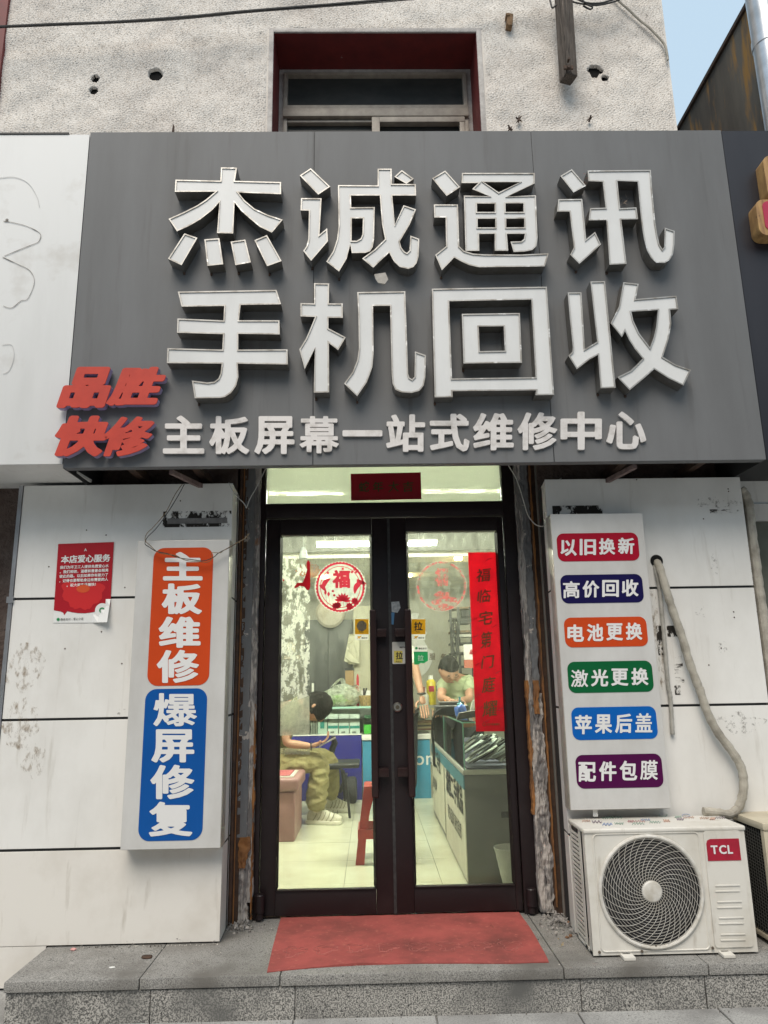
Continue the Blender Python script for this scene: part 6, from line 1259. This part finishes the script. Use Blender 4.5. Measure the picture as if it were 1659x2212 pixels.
# ---- right counter running towards the door
A0 = G(*b5(1320, 1000)); B0 = G(*b5(1182, 745)); C0 = G(*b5(1162, 710)); D0 = G(*b5(1085, 560))
kz = W(*b5(1295, 303), A0.y).z; gz = W(*b4(1290, 1228), A0.y).z
rcn = empty('glass_counter', (A0.x+.3, A0.y, 0), 'long grey counter with a glass showcase, running from the door into the shop', 'counter')
xF = A0.x; yE = D0.y; CWd = .55
MB().box(xF, xF+CWd, A0.y, A0.y+.004+1.3, 0, kz-.03).build('base', mat('grey_cabinet', (.1, .105, .1), (.13, .135, .125), .4, scale=3), rcn, bevel=.003)
MB().box(xF-.0, xF+CWd, A0.y+1.35, yE, 0, kz-.03).build('base', bpy.data.materials['grey_cabinet'], rcn, bevel=.003)
MB().box(xF-.01, xF+CWd+.01, A0.y-.01, yE, kz-.028, kz).build('ledge', mat('ledge_grey', (.35, .36, .32), None, .4), rcn, bevel=.002)
MB().box(xF-.006, xF-.001, A0.y+.01, A0.y+1.28, .02, kz-.12).build('white_board', mat('yellowed_board', (.58, .57, .48), (.48, .46, .38), .6, scale=5), rcn)
MB().box(xF-.008, xF-.001, A0.y+.0, yE, kz-.115, kz-.035).build('teal_strip', mat('teal_strip', (.06, .2, .25), None, .5), rcn)
def side_text(s, y0, z0, size, wt, m='ink'):  # reads away from the door along the left face
    return text_mesh(s, m, 'print', rcn, (xF-.009, y0, z0), (0, -1, 0), (0, 0, 1), size, wt, 44)
side_text('诚信二手优品', A0.y+1.15, .4, .18, .04); side_text('更多品牌 更优品质', A0.y+1.08, .22, .105, .02)
MB().box(xF-.006, xF-.001, A0.y+1.36, yE-.05, .04, kz-.12).build('white_board', bpy.data.materials['yellowed_board'], rcn); side_text('诚信二手优', yE-.1, .46, .17, .04); side_text('更多品牌', yE-.1, .26, .1, .02)
MB().box(xF+.004, xF+CWd-.004, A0.y+.002, A0.y+.006, kz+.001, gz).build('glass_end', 'showglass', rcn); MB().box(xF, xF+.005, A0.y+.007, yE, kz+.001, gz).build('glass_side', 'showglass', rcn)
MB().box(xF-.003, xF+CWd, A0.y-.002, yE, gz+.001, gz+.008).build('glass_top', 'showglass', rcn)
eg = mat('glass_edge', (.16, .34, .27), None, .2)
MB().box(xF-.002, xF+.006, A0.y-.001, A0.y+.006, kz, gz+.002).box(xF-.004, xF+CWd, A0.y-.005, A0.y-.0025, gz, gz+.009).box(xF-.006, xF-.0035, A0.y, yE, gz, gz+.009).box(xF-.002, xF+.006, A0.y+1.3, A0.y+1.307, kz, gz).build('glass_edge', eg, rcn)
MB().box(xF+.02, xF+CWd, A0.y+.02, yE-.05, kz+.001, kz+.012).build('tray_liner', mat('violet_liner', (.1, .09, .14), None, .6), rcn)
rnd = random.Random(4); mats_ = ['steel', 'ink', 'white_st', 'steel_side', 'duct', 'acrylic']; chrome = 0
for i in range(70):
    t = rnd.random(); y = A0.y+.12+1.6*t; x = xF+.04+rnd.random()*(CWd-.22)
    row = i//14; y = A0.y+.1+row*.22+rnd.uniform(-.02, .02); x = xF+.05+(i % 14)*.03+rnd.uniform(-.006, .006); tl_ = .55+rnd.uniform(-.12, .12)
    c = Vector((x+.06, y, kz+.055+rnd.random()*.03+.03*math.sin((i % 14)*.4))); ax_ = Vector((math.cos(tl_), rnd.uniform(-.1, .1), math.sin(tl_)))*.075; ay_ = Vector((rnd.uniform(-.15, .15), 1, 0)).normalized()*.04; az_ = ax_.cross(ay_).normalized()*.0035
    o = MB().obox(c, ax_, ay_, az_).build('phone_sleeve', mats_[i % 6], None, bevel=0); tag(o, '%s sleeved phone leaning in tilted row %s from the near end of the showcase' % (['steel-bright', 'black', 'white', 'dull brown-grey', 'zinc-grey', 'clear'][i % 6], ['one', 'two', 'three', 'four', 'five'][row]), 'phone', 'sleeved phones heaped in the glass counter')
pc_ = patchmat('x', (1, 1, 1), 0, 1, 1); bpy.data.materials.remove(pc_)
hp = MB().box(xF+.1, xF+.18, A0.y-.012, A0.y-.0005, .4, .42).build('recessed_grip', 'ink', rcn) if False else MB().box(W(*b5(1515, 560), A0.y).x, xF+CWd, A0.y-.003, A0.y-.0005, W(*b5(1550, 590), A0.y).z, W(*b5(1550, 553), A0.y).z).build('grip_slot', 'ink', rcn, bevel=.0)
# buckets
bk0 = G(*b5(1560, 985)); rad = .085
yT2 = .34; pt_ = W(*b5(1562, 768), yT2); dz_ = pt_.z-W(*b5(1562, 882), yT2).z; ntub = int((pt_.z-.19)/dz_)+1; bk0 = Vector((pt_.x, yT2-.02, 0))
for i in range(ntub):
    lb = ['topmost ribbed white plastic tub of the stack beside the counter end', 'second white plastic tub of the stack beside the counter end', 'third white plastic tub of the stack beside the counter end', 'bottom white plastic tub of the stack beside the counter end'][min(i, 3)]
    zb_ = max(.001, pt_.z-.19-i*dz_); pr_ = [(0, .062)]+[(.02+.022*j, .066+.0045*j+(.002 if j % 2 else 0)) for j in range(8)]+[(.185, .104), (.19, .104), (.19, .098), (.06, .075)]
    o = MB().lathe((bk0.x+.015, bk0.y+.02, zb_), (0, 0, 1), pr_, 32).build('plastic_tub', mat('tub_white%d' % i, (.4, .41, .37), (.3, .31, .28), .5, scale=9), smooth=True, ang=50); tag(o, lb, 'tub', 'stacked plastic tubs')
# things on the glass counter
zc = gz+.009
o = empty('black_pouch', (xF+.2, A0.y+1.1, zc), 'black zipped pouch on the glass counter in front of the leaning man', 'pouch')
p0 = W(*b4(1222, 1120), A0.y+.95); MB().box(p0.x-.13, p0.x+.12, A0.y+.9, A0.y+1.1, zc, zc+.075).build('pouch_body', mat('black_leather', (.02, .02, .022), (.035, .035, .035), .4, scale=30), o, bevel=.02, seg=3, smooth=True); MB().box(p0.x-.1, p0.x+.09, A0.y+.93, A0.y+1.06, zc+.077, zc+.1).build('pouch_flap', mat('grey_flap', (.1, .1, .1), None, .4), o, bevel=.008)
p0 = W(*b4(1268, 1128), A0.y+.6); chunk('blue_ball', (p0.x, A0.y+.6, zc), (.05, .05, .05), mat('blue_mesh', (.02, .08, .4), (.1, .2, .5), .4, scale=60), 'round blue net sponge on the glass counter', 'ball', 3)
p0 = W(*b4(1265, 1080), A0.y+.7); o = MB().lathe((p0.x, A0.y+.7, zc), (0, 0, 1), [(0, .022), (.09, .022), (.1, .01), (.14, .008)], 12).build('pump_bottle', mat('aqua_bottle', (.1, .35, .4), None, .3), smooth=True); tag(o, 'small aqua pump bottle behind the blue sponge', 'bottle')
p0 = W(*b4(1315, 1155), A0.y+.3); o = MB().obox((p0.x, A0.y+.32, zc+.03), (.07, .01, .01), (.0, .035, .0), (.01, 0, .024)).build('leather_pad', mat('dark_leather', (.04, .035, .03), None, .5), bevel=.008); tag(o, 'dark folded leather pad at the near end of the glass counter', 'pad')
p0 = W(*b4(1120, 1120), A0.y+1.5); litter('snack_packet', Vector((xF+.03, A0.y+1.5, zc+.03)), 26, .035, mat('packet_red', (.5, .06, .03), (.55, .4, .08), .4, scale=20), 'red and yellow crumpled snack packet on the glass counter', 'packet')
for i, (x, y, lb) in enumerate(((1338, 1075, 'tilted clear card holder standing near the couplet'),)):
    p0 = W(*b4(x, y), A0.y+.7); o = MB().obox((p0.x, A0.y+.7, zc+.06), (.012, 0, .004), (0, .02, 0), (.018, 0, .055)).build('card_holder', 'white_st'); tag(o, lb, 'holder')
P_ = [W(*b4(x, y), A0.y+.35) for x, y in ((1155, 1140), (1125, 1160), (1105, 1200), (1100, 1260), (1102, 1310), (1108, 1370))]; P_ += [P_[-1]+Vector((0, 0, -.12))]
cable('black_strap', [p+Vector((0, 0, 0)) for p in P_], .009, 'rubber', 'black strap hanging over the left edge of the glass counter', 'strap')
# ---- stools, ottoman, chair
def g5(x, y): return G(*b5(x, y))
e = g5(275, 738); oy = e.y; oz = W(*b5(290, 352), oy).z
ot = empty('ottoman', (e.x-.3, oy+.25, 0), 'dusty pink upholstered box seat with a red mat on top under the seated person', 'stool')
pk = mat('pink_vinyl', (.33, .18, .17), (.25, .13, .125), .45, scale=6, bump=.2, bscale=12, bdist=.02)
MB().box(e.x-.62, e.x-.01, oy+.01, oy+.62, .0, oz-.105).build('body', pk, ot, bevel=.012, seg=3); MB().box(e.x-.63, e.x+.02, oy-.005, oy+.64, oz-.1, oz).build('lid_cushion', pk, ot, bevel=.03, seg=4)
MB().box(e.x-.6, e.x-.03, oy+.06, oy+.5, oz+.001, oz+.008).build('cream_border', 'white_st', ot, bevel=.003); MB().box(e.x-.6, e.x-.06, oy+.09, oy+.47, oz+.009, oz+.013).build('red_mat', mat('seat_mat_red', (.33, .04, .05), (.5, .2, .2), .8, scale=60, stretch=(1, 6, 1), lo=.5, hi=.55), ot)
f1 = g5(650, 872); sy = f1.y; sz = W(*b5(700, 392), sy+.1).z
stl = empty('plastic_stool', (f1.x+.12, sy+.14, 0), 'red plastic stool standing just inside the glass doors', 'stool')
rp = mat('red_plastic', (.36, .03, .02), (.26, .022, .018), .35, scale=5, spec=.5)
cx0 = f1.x+.17; cy0 = sy+.16; tw = .125; bw_ = .185
k = MB(); k.box(cx0-tw, cx0+tw, cy0-tw, cy0+tw, sz-.025, sz); k.build('seat', rp, stl, bevel=.01, seg=3)
MB().box(cx0-.07, cx0+.07, cy0-.07, cy0+.07, sz+.0005, sz+.002).build('seat_pad', mat('worn_pad', (.45, .2, .14), (.3, .1, .08), .6, scale=30), stl)
for sx_, sy_ in ((-1, -1), (1, -1), (1, 1), (-1, 1)):
    def cor(t, w_): h_ = tw+(bw_-tw)*t; return [Vector((cx0+sx_*(h_-a_), cy0+sy_*(h_-b_), sz-.02-(sz-.02)*t)) for a_, b_ in ((0, 0), (w_, 0), (w_, .012), (.012, .012), (.012, w_), (0, w_))]
    V = []; 
    for t, w_ in ((0, .11), (.12, .075), (.3, .06), (.7, .055), (1, .06)): V += cor(t, w_)
    Fc = [(j*6+i, j*6+(i+1) % 6, (j+1)*6+(i+1) % 6, (j+1)*6+i) for j in range(4) for i in range(6)]+[tuple(range(6)), tuple(24+i for i in range(6))]
    MB().add(V, Fc).build('leg', rp, stl)
t = .62; h_ = tw+(bw_-tw)*t; zz_ = sz*(1-t)
for sx_, sy_ in ((0, -1), (0, 1), (-1, 0), (1, 0)):
    c = Vector((cx0+sx_*h_, cy0+sy_*h_, zz_)); MB().obox(c, (h_-.01 if sx_ == 0 else .006, 0, 0), (0, h_-.01 if sy_ == 0 else .006, 0), (0, 0, .03)).build('brace', rp, stl)
cl = g5(600, 592)
ch_ = empty('office_chair', (cl.x-.2, cl.y+.3, 0), 'black chair with a curved tubular frame behind the seated person', 'chair')
yH = cl.y
seat_c = W(*b5(510, 265), yH+.2)
bk_ = mat('chair_black', (.012, .012, .013), (.02, .02, .02), .4, scale=10)
MB().obox(seat_c, (.24, 0, 0), (0, .22, 0), (0, 0, .022)).build('seat', bk_, ch_, bevel=.02, seg=3)
MB().tube([W(*b5(x, y), yH) for x, y in ((480, 292), (540, 290), (565, 310), (578, 370), (590, 460), (602, 592))], .012, 8).build('leg', bk_, ch_, smooth=True)
MB().tube([W(*b5(x, y), yH+.42) for x, y in ((480, 285), (530, 285), (552, 300), (560, 370), (568, 430), (574, 500))], .012, 8).build('leg', bk_, ch_, smooth=True)
MB().tube([W(*b5(x, y), yH+.1) for x, y in ((498, 100), (512, 140), (496, 175), (480, 260))], [.02, .03, .03, .02], 8).build('backrest_tube', bk_, ch_, smooth=True)
wc = g5(622, 508)
wl = empty('spare_wheel', (wc.x, wc.y, 0), 'small black tyre with mudguard standing against the royal blue panel', 'wheel')
zr_ = W(*b5(620, 345), wc.y).z/2
MB().lathe((wc.x-.09, wc.y+.06, zr_), (1, 0, 0), [(0, zr_*.7), (.01, zr_*.93), (.03, zr_), (.1, zr_), (.12, zr_*.93), (.13, zr_*.7)], 28).build('tyre', mat('tyre', (.02, .02, .02), (.035, .035, .035), .8, scale=50, bump=.8, bscale=60), wl, smooth=True)
MB().obox((wc.x-.1, wc.y+.05, zr_*2-.06), (.02, .03, 0), (0, .1, 0), (0.03, 0, .09)).build('mudguard', bk_, wl, bevel=.02); MB().obox((wc.x-.3, wc.y+.2, .2), (.16, 0, 0), (0, .1, 0), (0, 0, .09)).build('frame_box', mat('frame_dark', (.04, .045, .045), None, .6), wl, bevel=.02)
# ================================================================== PEOPLE
skinm = mat('skin', (.42, .24, .16), (.36, .19, .12), .55, scale=8); hairm = mat('hair', (.004, .0035, .003), (.01, .009, .008), .8, scale=90, stretch=(1, 1, .3), bump=.8, bscale=90, spec=.15)
def skin(name, vr, edges, m, par, root=0, sub=2, fold=0.):
    o0 = org(par) if par is not None else Vector((0, 0, 0))
    me = bpy.data.meshes.new(name); me.from_pydata([tuple(Vector(p)-o0) for p, r in vr], edges, []); o = bpy.data.objects.new(name, me); COL.objects.link(o)
    md = o.modifiers.new('skin', 'SKIN'); md.use_smooth_shade = True
    for i, (p, r) in enumerate(vr):
        sv = me.skin_vertices[0].data[i]; sv.radius = r if isinstance(r, tuple) else (r, r); sv.use_root = (i == root)
    s_ = o.modifiers.new('sub', 'SUBSURF'); s_.levels = s_.render_levels = sub
    dg = bpy.context.evaluated_depsgraph_get(); me2 = bpy.data.meshes.new_from_object(o.evaluated_get(dg)); bpy.data.objects.remove(o); bpy.data.meshes.remove(me)
    o = bpy.data.objects.new(name, me2); me2.name = name; me2.materials.clear(); me2.materials.append(m if not isinstance(m, str) else M[m]); me2.polygons.foreach_set('use_smooth', [True]*len(me2.polygons))
    if fold:
        nn2 = [v.normal.copy() for v in me2.vertices]
        for v, n_ in zip(me2.vertices, nn2):
            p = v.co; k_ = 1-abs(noise.noise(Vector((p.x*9, p.y*9, p.z*16))))*2.4; k2 = noise.noise(Vector((p.x*22, p.y*22, p.z*38+4)))
            v.co = p+n_*(fold*(k_*.8+k2*.5))
    COL.objects.link(o); ORG[o.name] = o0
    if par is not None: o.parent = par
    return o
def fingers(palm, d, side, curl, s=1.):
    """five chains from the palm centre: d = pointing direction, side = across the palm, curl = bending direction"""
    V = []; E_ = []
    for i, (off, ln, wd_) in enumerate(((-.032, .07, .0085), (-.011, .08, .009), (.011, .076, .0085), (.031, .06, .0075))):
        a = palm+side*off*s+d*.02*s; k = len(V)
        V += [(a, .009*s), (a+d*.03*s, wd_*s), (a+d*(.03+ln*.45)*s+curl*ln*.3*s, wd_*.92*s), (a+d*(.03+ln*.62)*s+curl*ln*.8*s, wd_*.8*s)]; E_ += [(k, k+1), (k+1, k+2), (k+2, k+3)]
    k = len(V); a = palm-side*.03*s-d*.02*s; V += [(a, .011*s), (a-side*.028*s+d*.02*s, .0105*s), (a-side*.035*s+d*.05*s+curl*.02*s, .009*s)]; E_ += [(k, k+1), (k+1, k+2)]
    return V, E_
def hand(par, wrist, d, side, curl, s=1.):
    d = Vector(d).normalized(); side = Vector(side).normalized(); curl = Vector(curl).normalized(); palm = wrist+d*.06*s
    skin('palm', [(wrist, (.026*s, .022*s)), (wrist+d*.03*s, (.034*s, .018*s)), (palm+d*.02*s, (.038*s, .015*s))], [(0, 1), (1, 2)], skinm, par, sub=2)
    V, E_ = fingers(palm, d, side, curl, s)
    grp = {}
    for g in range(5):
        sl = [g*4, g*4+1, g*4+2, g*4+3] if g < 4 else [16, 17, 18]
        vv = [V[i] for i in sl]; skin('finger' if g < 4 else 'thumb', vv, [(i, i+1) for i in range(len(vv)-1)], skinm, par, sub=1)
def head(par, c, fwd, upv, r, bald=.0):
    """egg skull with brow, nose, mouth, ears and a cap of hair"""
    f = Vector(fwd).normalized(); u = Vector(upv); u = (u-f*u.dot(f)).normalized(); s_ = f.cross(u); c = Vector(c)
    bm = bmesh.new(); bmesh.ops.create_uvsphere(bm, u_segments=32, v_segments=24, radius=1)
    def shape(v, hair=False):
        x, y, z = v; X = x*.78*r; Y_ = y*.98*r; Z_ = z*1.18*r
        if z < 0: X *= 1-.34*(-z)**1.5; Y_ *= 1-.22*(-z) if y > 0 else 1-.45*(-z)
        if not hair and y > 0:
            Y_ += .17*r*math.exp(-(x/.16)**2-((z+.12)/.16)**2); Y_ += .05*r*math.exp(-(x/.5)**2-((z-.22)/.1)**2)
            Y_ -= .07*r*(math.exp(-((x-.36)/.14)**2-((z-.06)/.1)**2)+math.exp(-((x+.36)/.14)**2-((z-.06)/.1)**2)); Y_ += .04*r*math.exp(-(x/.25)**2-((z+.48)/.06)**2)
        return c+s_*X+f*Y_+u*Z_
    bh = bm.copy()
    for v in bm.verts: v.co = shape(v.co)
    for sd in (-1, 1):
        k = bmesh.ops.create_uvsphere(bm, u_segments=10, v_segments=8, radius=1)['verts']
        for v in k: v.co = c+s_*(sd*.78*r+v.co.x*.05*r)+f*(v.co.y*.14*r-.05*r)+u*(v.co.z*.22*r)
    me = bpy.data.meshes.new('head'); bm.to_mesh(me); bm.free(); link_mesh('head', me, skinm, par, smooth=True)
    dl = [v for v in bh.verts if not (v.co.z > .35-.25*max(0, -v.co.y)+.15*max(0, v.co.y)-bald or (v.co.y < -.05+bald*.55 and v.co.z > -.42) )]
    bmesh.ops.delete(bh, geom=dl, context='VERTS')
    for v in bh.verts: n_ = 1.06+.07*noise.noise(v.co*5)+.04*noise.noise(v.co*14); v.co = c+(shape(v.co, True)-c)*n_
    me = bpy.data.meshes.new('hair'); bh.to_mesh(me); bh.free(); link_mesh('hair', me, hairm, par, smooth=True)
    for sd in (-1, 1):
        p = c+s_*sd*.28*r+f*.86*r+u*.07*r; MB().lathe(p, f, [(0, .001), (.0, .09*r), (.03*r, .06*r)], 10).build('eye', 'ink', par)
    MB().obox(c+f*.93*r-u*.56*r, s_*.2*r, f*.015*r, u*.02*r).build('mouth', mat('lips', (.3, .1, .08), None, .5), par)
# -- seated person
yP = 2.75; b4p = lambda x, y, Y: W(*b4(x, y), Y); b5p = lambda x, y, Y: W(*b5(x, y), Y)
pe = b5p(105, 262, yP); kn1 = b5p(435, 250, yP-.12); an1 = b5p(395, 545, yP-.12); kn2 = b5p(470, 235, yP+.25); an2 = b5p(485, 470, G(*b5(540, 555)).y)
seated = empty('person', (pe.x, yP, 0), 'seated person in khaki trousers and white trainers bent over a phone', 'person')
ch1 = b4p(200, 1150, yP+.02); nk = b4p(315, 1105, yP); hc = b4p(398, 1128, yP-.03)
body = skin('body', [(pe, .13), ((pe+ch1)/2, (.14, .11)), (ch1, (.16, .12)), (nk, .055), ((nk+hc)/2, .05), (kn1, .062), (an1, .038), (kn2, .062), (an2, .038), (pe+Vector((.05, -.1, 0)), .085), (pe+Vector((.05, .1, 0)), .085)],
     [(0, 1), (1, 2), (2, 3), (3, 4), (0, 9), (9, 5), (5, 6), (0, 10), (10, 7), (7, 8)], skinm, seated)
trk = mat('khaki', (.3, .265, .12), (.22, .19, .08), .9, scale=9, bump=.9, bscale=14, bdist=.03)
skin('trousers', [(pe+Vector((-.02, 0, .0)), (.17, .15)), (pe+Vector((.08, -.12, -.0)), .14), (kn1, .112), ((kn1+an1)/2+Vector((-.01, 0, 0)), .1), (an1+Vector((0, 0, -.01)), .09), (pe+Vector((.08, .12, 0)), .12), (kn2, .11), ((kn2+an2)/2, .095), (an2, .085)], [(0, 1), (1, 2), (2, 3), (3, 4), (0, 5), (5, 6), (6, 7), (7, 8)], trk, seated, sub=4, fold=.011)
olv = mat('olive_tee', (.17, .17, .08), (.13, .13, .06), .9, scale=9, bump=.5, bscale=12, bdist=.02)
sh = b4p(235, 1165, yP-.2); el = b5p(215, 140, yP-.25); wr_1 = b5p(370, 160, yP-.22)
skin('tee_shirt', [(pe+Vector((-.01, 0, .05)), (.18, .15)), ((pe+ch1)/2, (.185, .15)), (ch1, (.19, .15)), (nk+Vector((-.02, 0, -.0)), .075), (sh, .085), ((sh*.35+el*.65), .072)], [(0, 1), (1, 2), (2, 3), (2, 4), (4, 5)], olv, seated, sub=4, fold=.009)
skin('arm', [(sh, .055), (el, .044), ((el+wr_1)/2, .038), (wr_1, .027)], [(0, 1), (1, 2), (2, 3)], skinm, seated)
hand(seated, wr_1, (1, 0, .35), (0, 1, 0), (-.3, 0, 1), 1.15)
head(seated, hc, (.5, -.1, -.9), (.9, 0, .5), .128, .8)
wt_ = mat('wristband', (.05, .03, .03), None, .5); MB().tube([wr_1+Vector((.0, .03*math.cos(t), .03*math.sin(t))) for t in np.linspace(0, 6.283, 12)], .005, 5).build('bracelet', wt_, seated)
trn = mat('trainer_white', (.6, .58, .47), (.45, .42, .32), .6, scale=30); sole = mat('trainer_sole', (.66, .64, .54), None, .6)
trim_m = mat('trainer_beige_trim', (.2, .19, .14), None, .7)  # darker beige of the bars along the trainer sides
def shoe(heel, toe, par, s=1.):
    d = (toe-heel); L_ = d.length; d.normalize(); sd = Vector((-d.y, d.x, 0)); up = Vector((0, 0, 1)); V = []; 
    prof = [(0, .032, .06), (.08, .04, .1), (.22, .042, .115), (.38, .043, .1), (.55, .048, .078), (.72, .052, .06), (.88, .045, .048), (.98, .022, .035)]
    for t, wd_, h_ in prof:
        for j in range(9): a = math.pi*j/8; V.append(heel+d*(L_*t)+sd*wd_*math.cos(a)*s+up*(.028+h_*math.sin(a)**.8*s))
    k = MB().add(V, [(i*9+j, i*9+j+1, (i+1)*9+j+1, (i+1)*9+j) for i in range(7) for j in range(8)]+[tuple(range(9)), tuple(63+i for i in range(9))]); ob_ = k.build('shoe', trn, par, smooth=True)
    V = [heel+d*(L_*t*1.03-.008)+sd*sg_*(wd_+.007)*s+up*z for z in (.002, .034) for sg_, L2 in ((1, prof), (-1, prof[::-1])) for t, wd_, h_ in L2]; n_ = len(prof)*2
    MB().add(V, [tuple(range(n_))[::-1], tuple(range(n_, 2*n_))]+[(i, (i+1) % n_, n_+(i+1) % n_, n_+i) for i in range(n_)]).build('sole', sole, ob_, bevel=.005, seg=2)
    for sg_ in (-1, 1):
        for q_ in range(5):
            t = .2+.13*q_; wd_ = np.interp(t, [p[0] for p in prof], [p[1] for p in prof])
            MB().tube([heel+d*(L_*(t+.1*k_/3+.03*math.sin(k_)))+sd*sg_*(wd_*math.cos(math.asin(min(.95, .2+.2*k_)))+.004)*s+up*(.035+.022*k_*s) for k_ in range(4)], .004, 4).build('overlay', trim_m, par if False else ob_)
    for q_ in range(5):
        t = .3+.07*q_; c = heel+d*(L_*t)+up*(.028+.108-.012*q_); MB().tube([c-sd*.03, c+up*.012, c+sd*.03], .0045, 5).build('lace', sole, ob_)
h1 = G(*b5(350, 625)); t1_ = G(*b5(556, 632)); h1.z = t1_.z = 0; shoe(h1, t1_, seated, 1.1)
h2 = G(*b5(458, 553)); t2_ = G(*b5(608, 552)); shoe(Vector((h2.x, h2.y, 0)), Vector((t2_.x, t2_.y, 0)), seated, 1.1)
ph = empty('mobile_phone', b5p(465, 132, yP-.24), 'pale mobile phone held up by the seated person', 'phone')
pa, pb2 = b5p(418, 160, yP-.24), b5p(516, 106, yP-.24); ax_ = (pb2-pa)/2; MB().obox((pa+pb2)/2, ax_, (0, .038, .0), ax_.cross(Vector((0, 1, 0))).normalized()*.006).build('phone_body', 'steel', ph, bevel=.004)
# -- man leaning on the counter
yM = 3.55; man = empty('person', (b4p(1230, 1100, yM).x, yM+.3, 0), 'man in a pale green tee shirt leaning on the counter with his head bowed', 'person')
hm = b4p(1198, 905, yM-.1); nm = b4p(1232, 945, yM+.08); cm = b4p(1245, 1010, yM+.12); pm = Vector((cm.x+.12, yM+.45, .85)); ft_ = Vector((pm.x, yM+.5, .02))
sl_, sr_ = b4p(1172, 975, yM+.1), b4p(1318, 985, yM+.1); el_, er_ = b4p(1150, 1075, yM-.05), b4p(1325, 1080, yM-.05); wl_, wr_2 = b4p(1205, 1088, yM-.3), b4p(1265, 1092, yM-.3)
skin('body', [(pm, .14), (cm, (.17, .12)), (nm, .06), (hm, .05), (sl_, .06), (el_, .045), (wl_, .03), (sr_, .06), (er_, .045), (wr_2, .03), (pm+Vector((-.1, 0, -.1)), .09), (Vector((pm.x-.12, yM+.5, .06)), .05), (pm+Vector((.1, 0, -.1)), .09), (Vector((pm.x+.12, yM+.5, .06)), .05)],
     [(0, 1), (1, 2), (2, 3), (1, 4), (4, 5), (5, 6), (1, 7), (7, 8), (8, 9), (0, 10), (10, 11), (0, 12), (12, 13)], skinm, man)
grn = mat('pale_green_tee', (.4, .45, .29), (.32, .37, .22), .9, scale=6, bump=.5, bscale=10, bdist=.02)
skin('tee_shirt', [(pm, .165), (cm, (.2, .15)), (nm+Vector((0, .03, -.02)), .085), (sl_, .09), (sl_*.35+el_*.65, .082), (sr_, .09), (sr_*.35+er_*.65, .082)], [(0, 1), (1, 2), (1, 3), (3, 4), (1, 5), (5, 6)], grn, man, sub=4, fold=.009)
skin('trousers', [(pm+Vector((0, 0, -.02)), .16), (pm+Vector((-.1, 0, -.12)), .11), (Vector((pm.x-.12, yM+.5, .08)), .07), (pm+Vector((.1, 0, -.12)), .11), (Vector((pm.x+.12, yM+.5, .08)), .07)], [(0, 1), (1, 2), (0, 3), (3, 4)], mat('dark_trousers', (.03, .03, .035), None, .9), man)
head(man, hm, (.25, -.75, -.62), (.05, -.5, .85), .125, .16)
hand(man, wl_, (.6, -.5, -.1), (.3, .4, .5), (.5, 0, -.6), 1.); hand(man, wr_2, (-.6, -.5, -.1), (-.3, .4, .5), (-.5, 0, -.6), 1.)
gl_ = MB(); u_ = Vector((.05, -.5, .85)).normalized(); f_ = Vector((.25, -.75, -.62)).normalized(); s_ = f_.cross(u_).normalized()
for sd in (-1, 1): gl_.tube([hm+f_*.12+s_*sd*.036+s_*.026*math.cos(t)+u_*(.018*math.sin(t)+.01) for t in np.linspace(0, 6.283, 14)], .0022, 4)
gl_.build('glasses', 'ink', man)
for sd in (-1, 1): shoe(Vector((pm.x+sd*.12, yM+.6, 0)), Vector((pm.x+sd*.13, yM+.33, 0)), man)
# -- standing person mostly behind the stile, arm on the counter
yQ = 3.75; std_ = empty('person', (b4p(900, 1000, yQ).x, yQ, 0), 'standing person in a white shirt behind the centre stile with one hand on the counter', 'person')
qs = b4p(930, 800, yQ); qp = Vector((qs.x-.06, yQ+.15, .95)); qn = Vector((qs.x-.07, yQ, qs.z+.12)); qh = Vector((qn.x, yQ-.02, qn.z+.2)); qsh = b4p(968, 800, yQ-.08); qe = b4p(1012, 960, yQ-.12); qw = b4p(1035, 1060, yQ-.22)
skin('body', [(qp, .14), (qs+Vector((-.06, .05, -.1)), (.17, .12)), (qn, .055), (qh, .05), (qsh, .06), (qe, .046), (qw, .03), (qp+Vector((-.1, 0, -.1)), .09), (Vector((qp.x-.1, yQ+.15, .05)), .05), (qp+Vector((.1, 0, -.1)), .09), (Vector((qp.x+.1, yQ+.15, .05)), .05)], [(0, 1), (1, 2), (2, 3), (1, 4), (4, 5), (5, 6), (0, 7), (7, 8), (0, 9), (9, 10)], skinm, std_)
wsh = mat('white_shirt', (.62, .62, .55), (.52, .52, .45), .9, scale=8)
skin('shirt', [(qp, .165), (qs+Vector((-.06, .05, -.1)), (.2, .15)), (qn+Vector((0, 0, -.05)), .08), (qsh, .085), (qsh*.45+qe*.55, .075)], [(0, 1), (1, 2), (1, 3), (3, 4)], wsh, std_, sub=4, fold=.008)
skin('trousers', [(qp+Vector((0, 0, -.02)), .16), (qp+Vector((-.1, 0, -.12)), .11), (Vector((qp.x-.1, yQ+.15, .08)), .07), (qp+Vector((.1, 0, -.12)), .11), (Vector((qp.x+.1, yQ+.15, .08)), .07)], [(0, 1), (1, 2), (0, 3), (3, 4)], bpy.data.materials['dark_trousers'], std_)
head(std_, qh, (.1, -1, -.2), (0, -.2, 1), .12); hand(std_, qw, (.15, -.2, -.9), (.95, 0, .1), (0, -.6, -.4), 1.2)
MB().tube([qw+Vector((.036*math.cos(t), .036*math.sin(t), .02)) for t in np.linspace(0, 6.283, 14)], .011, 6).build('watch', 'ink', std_)
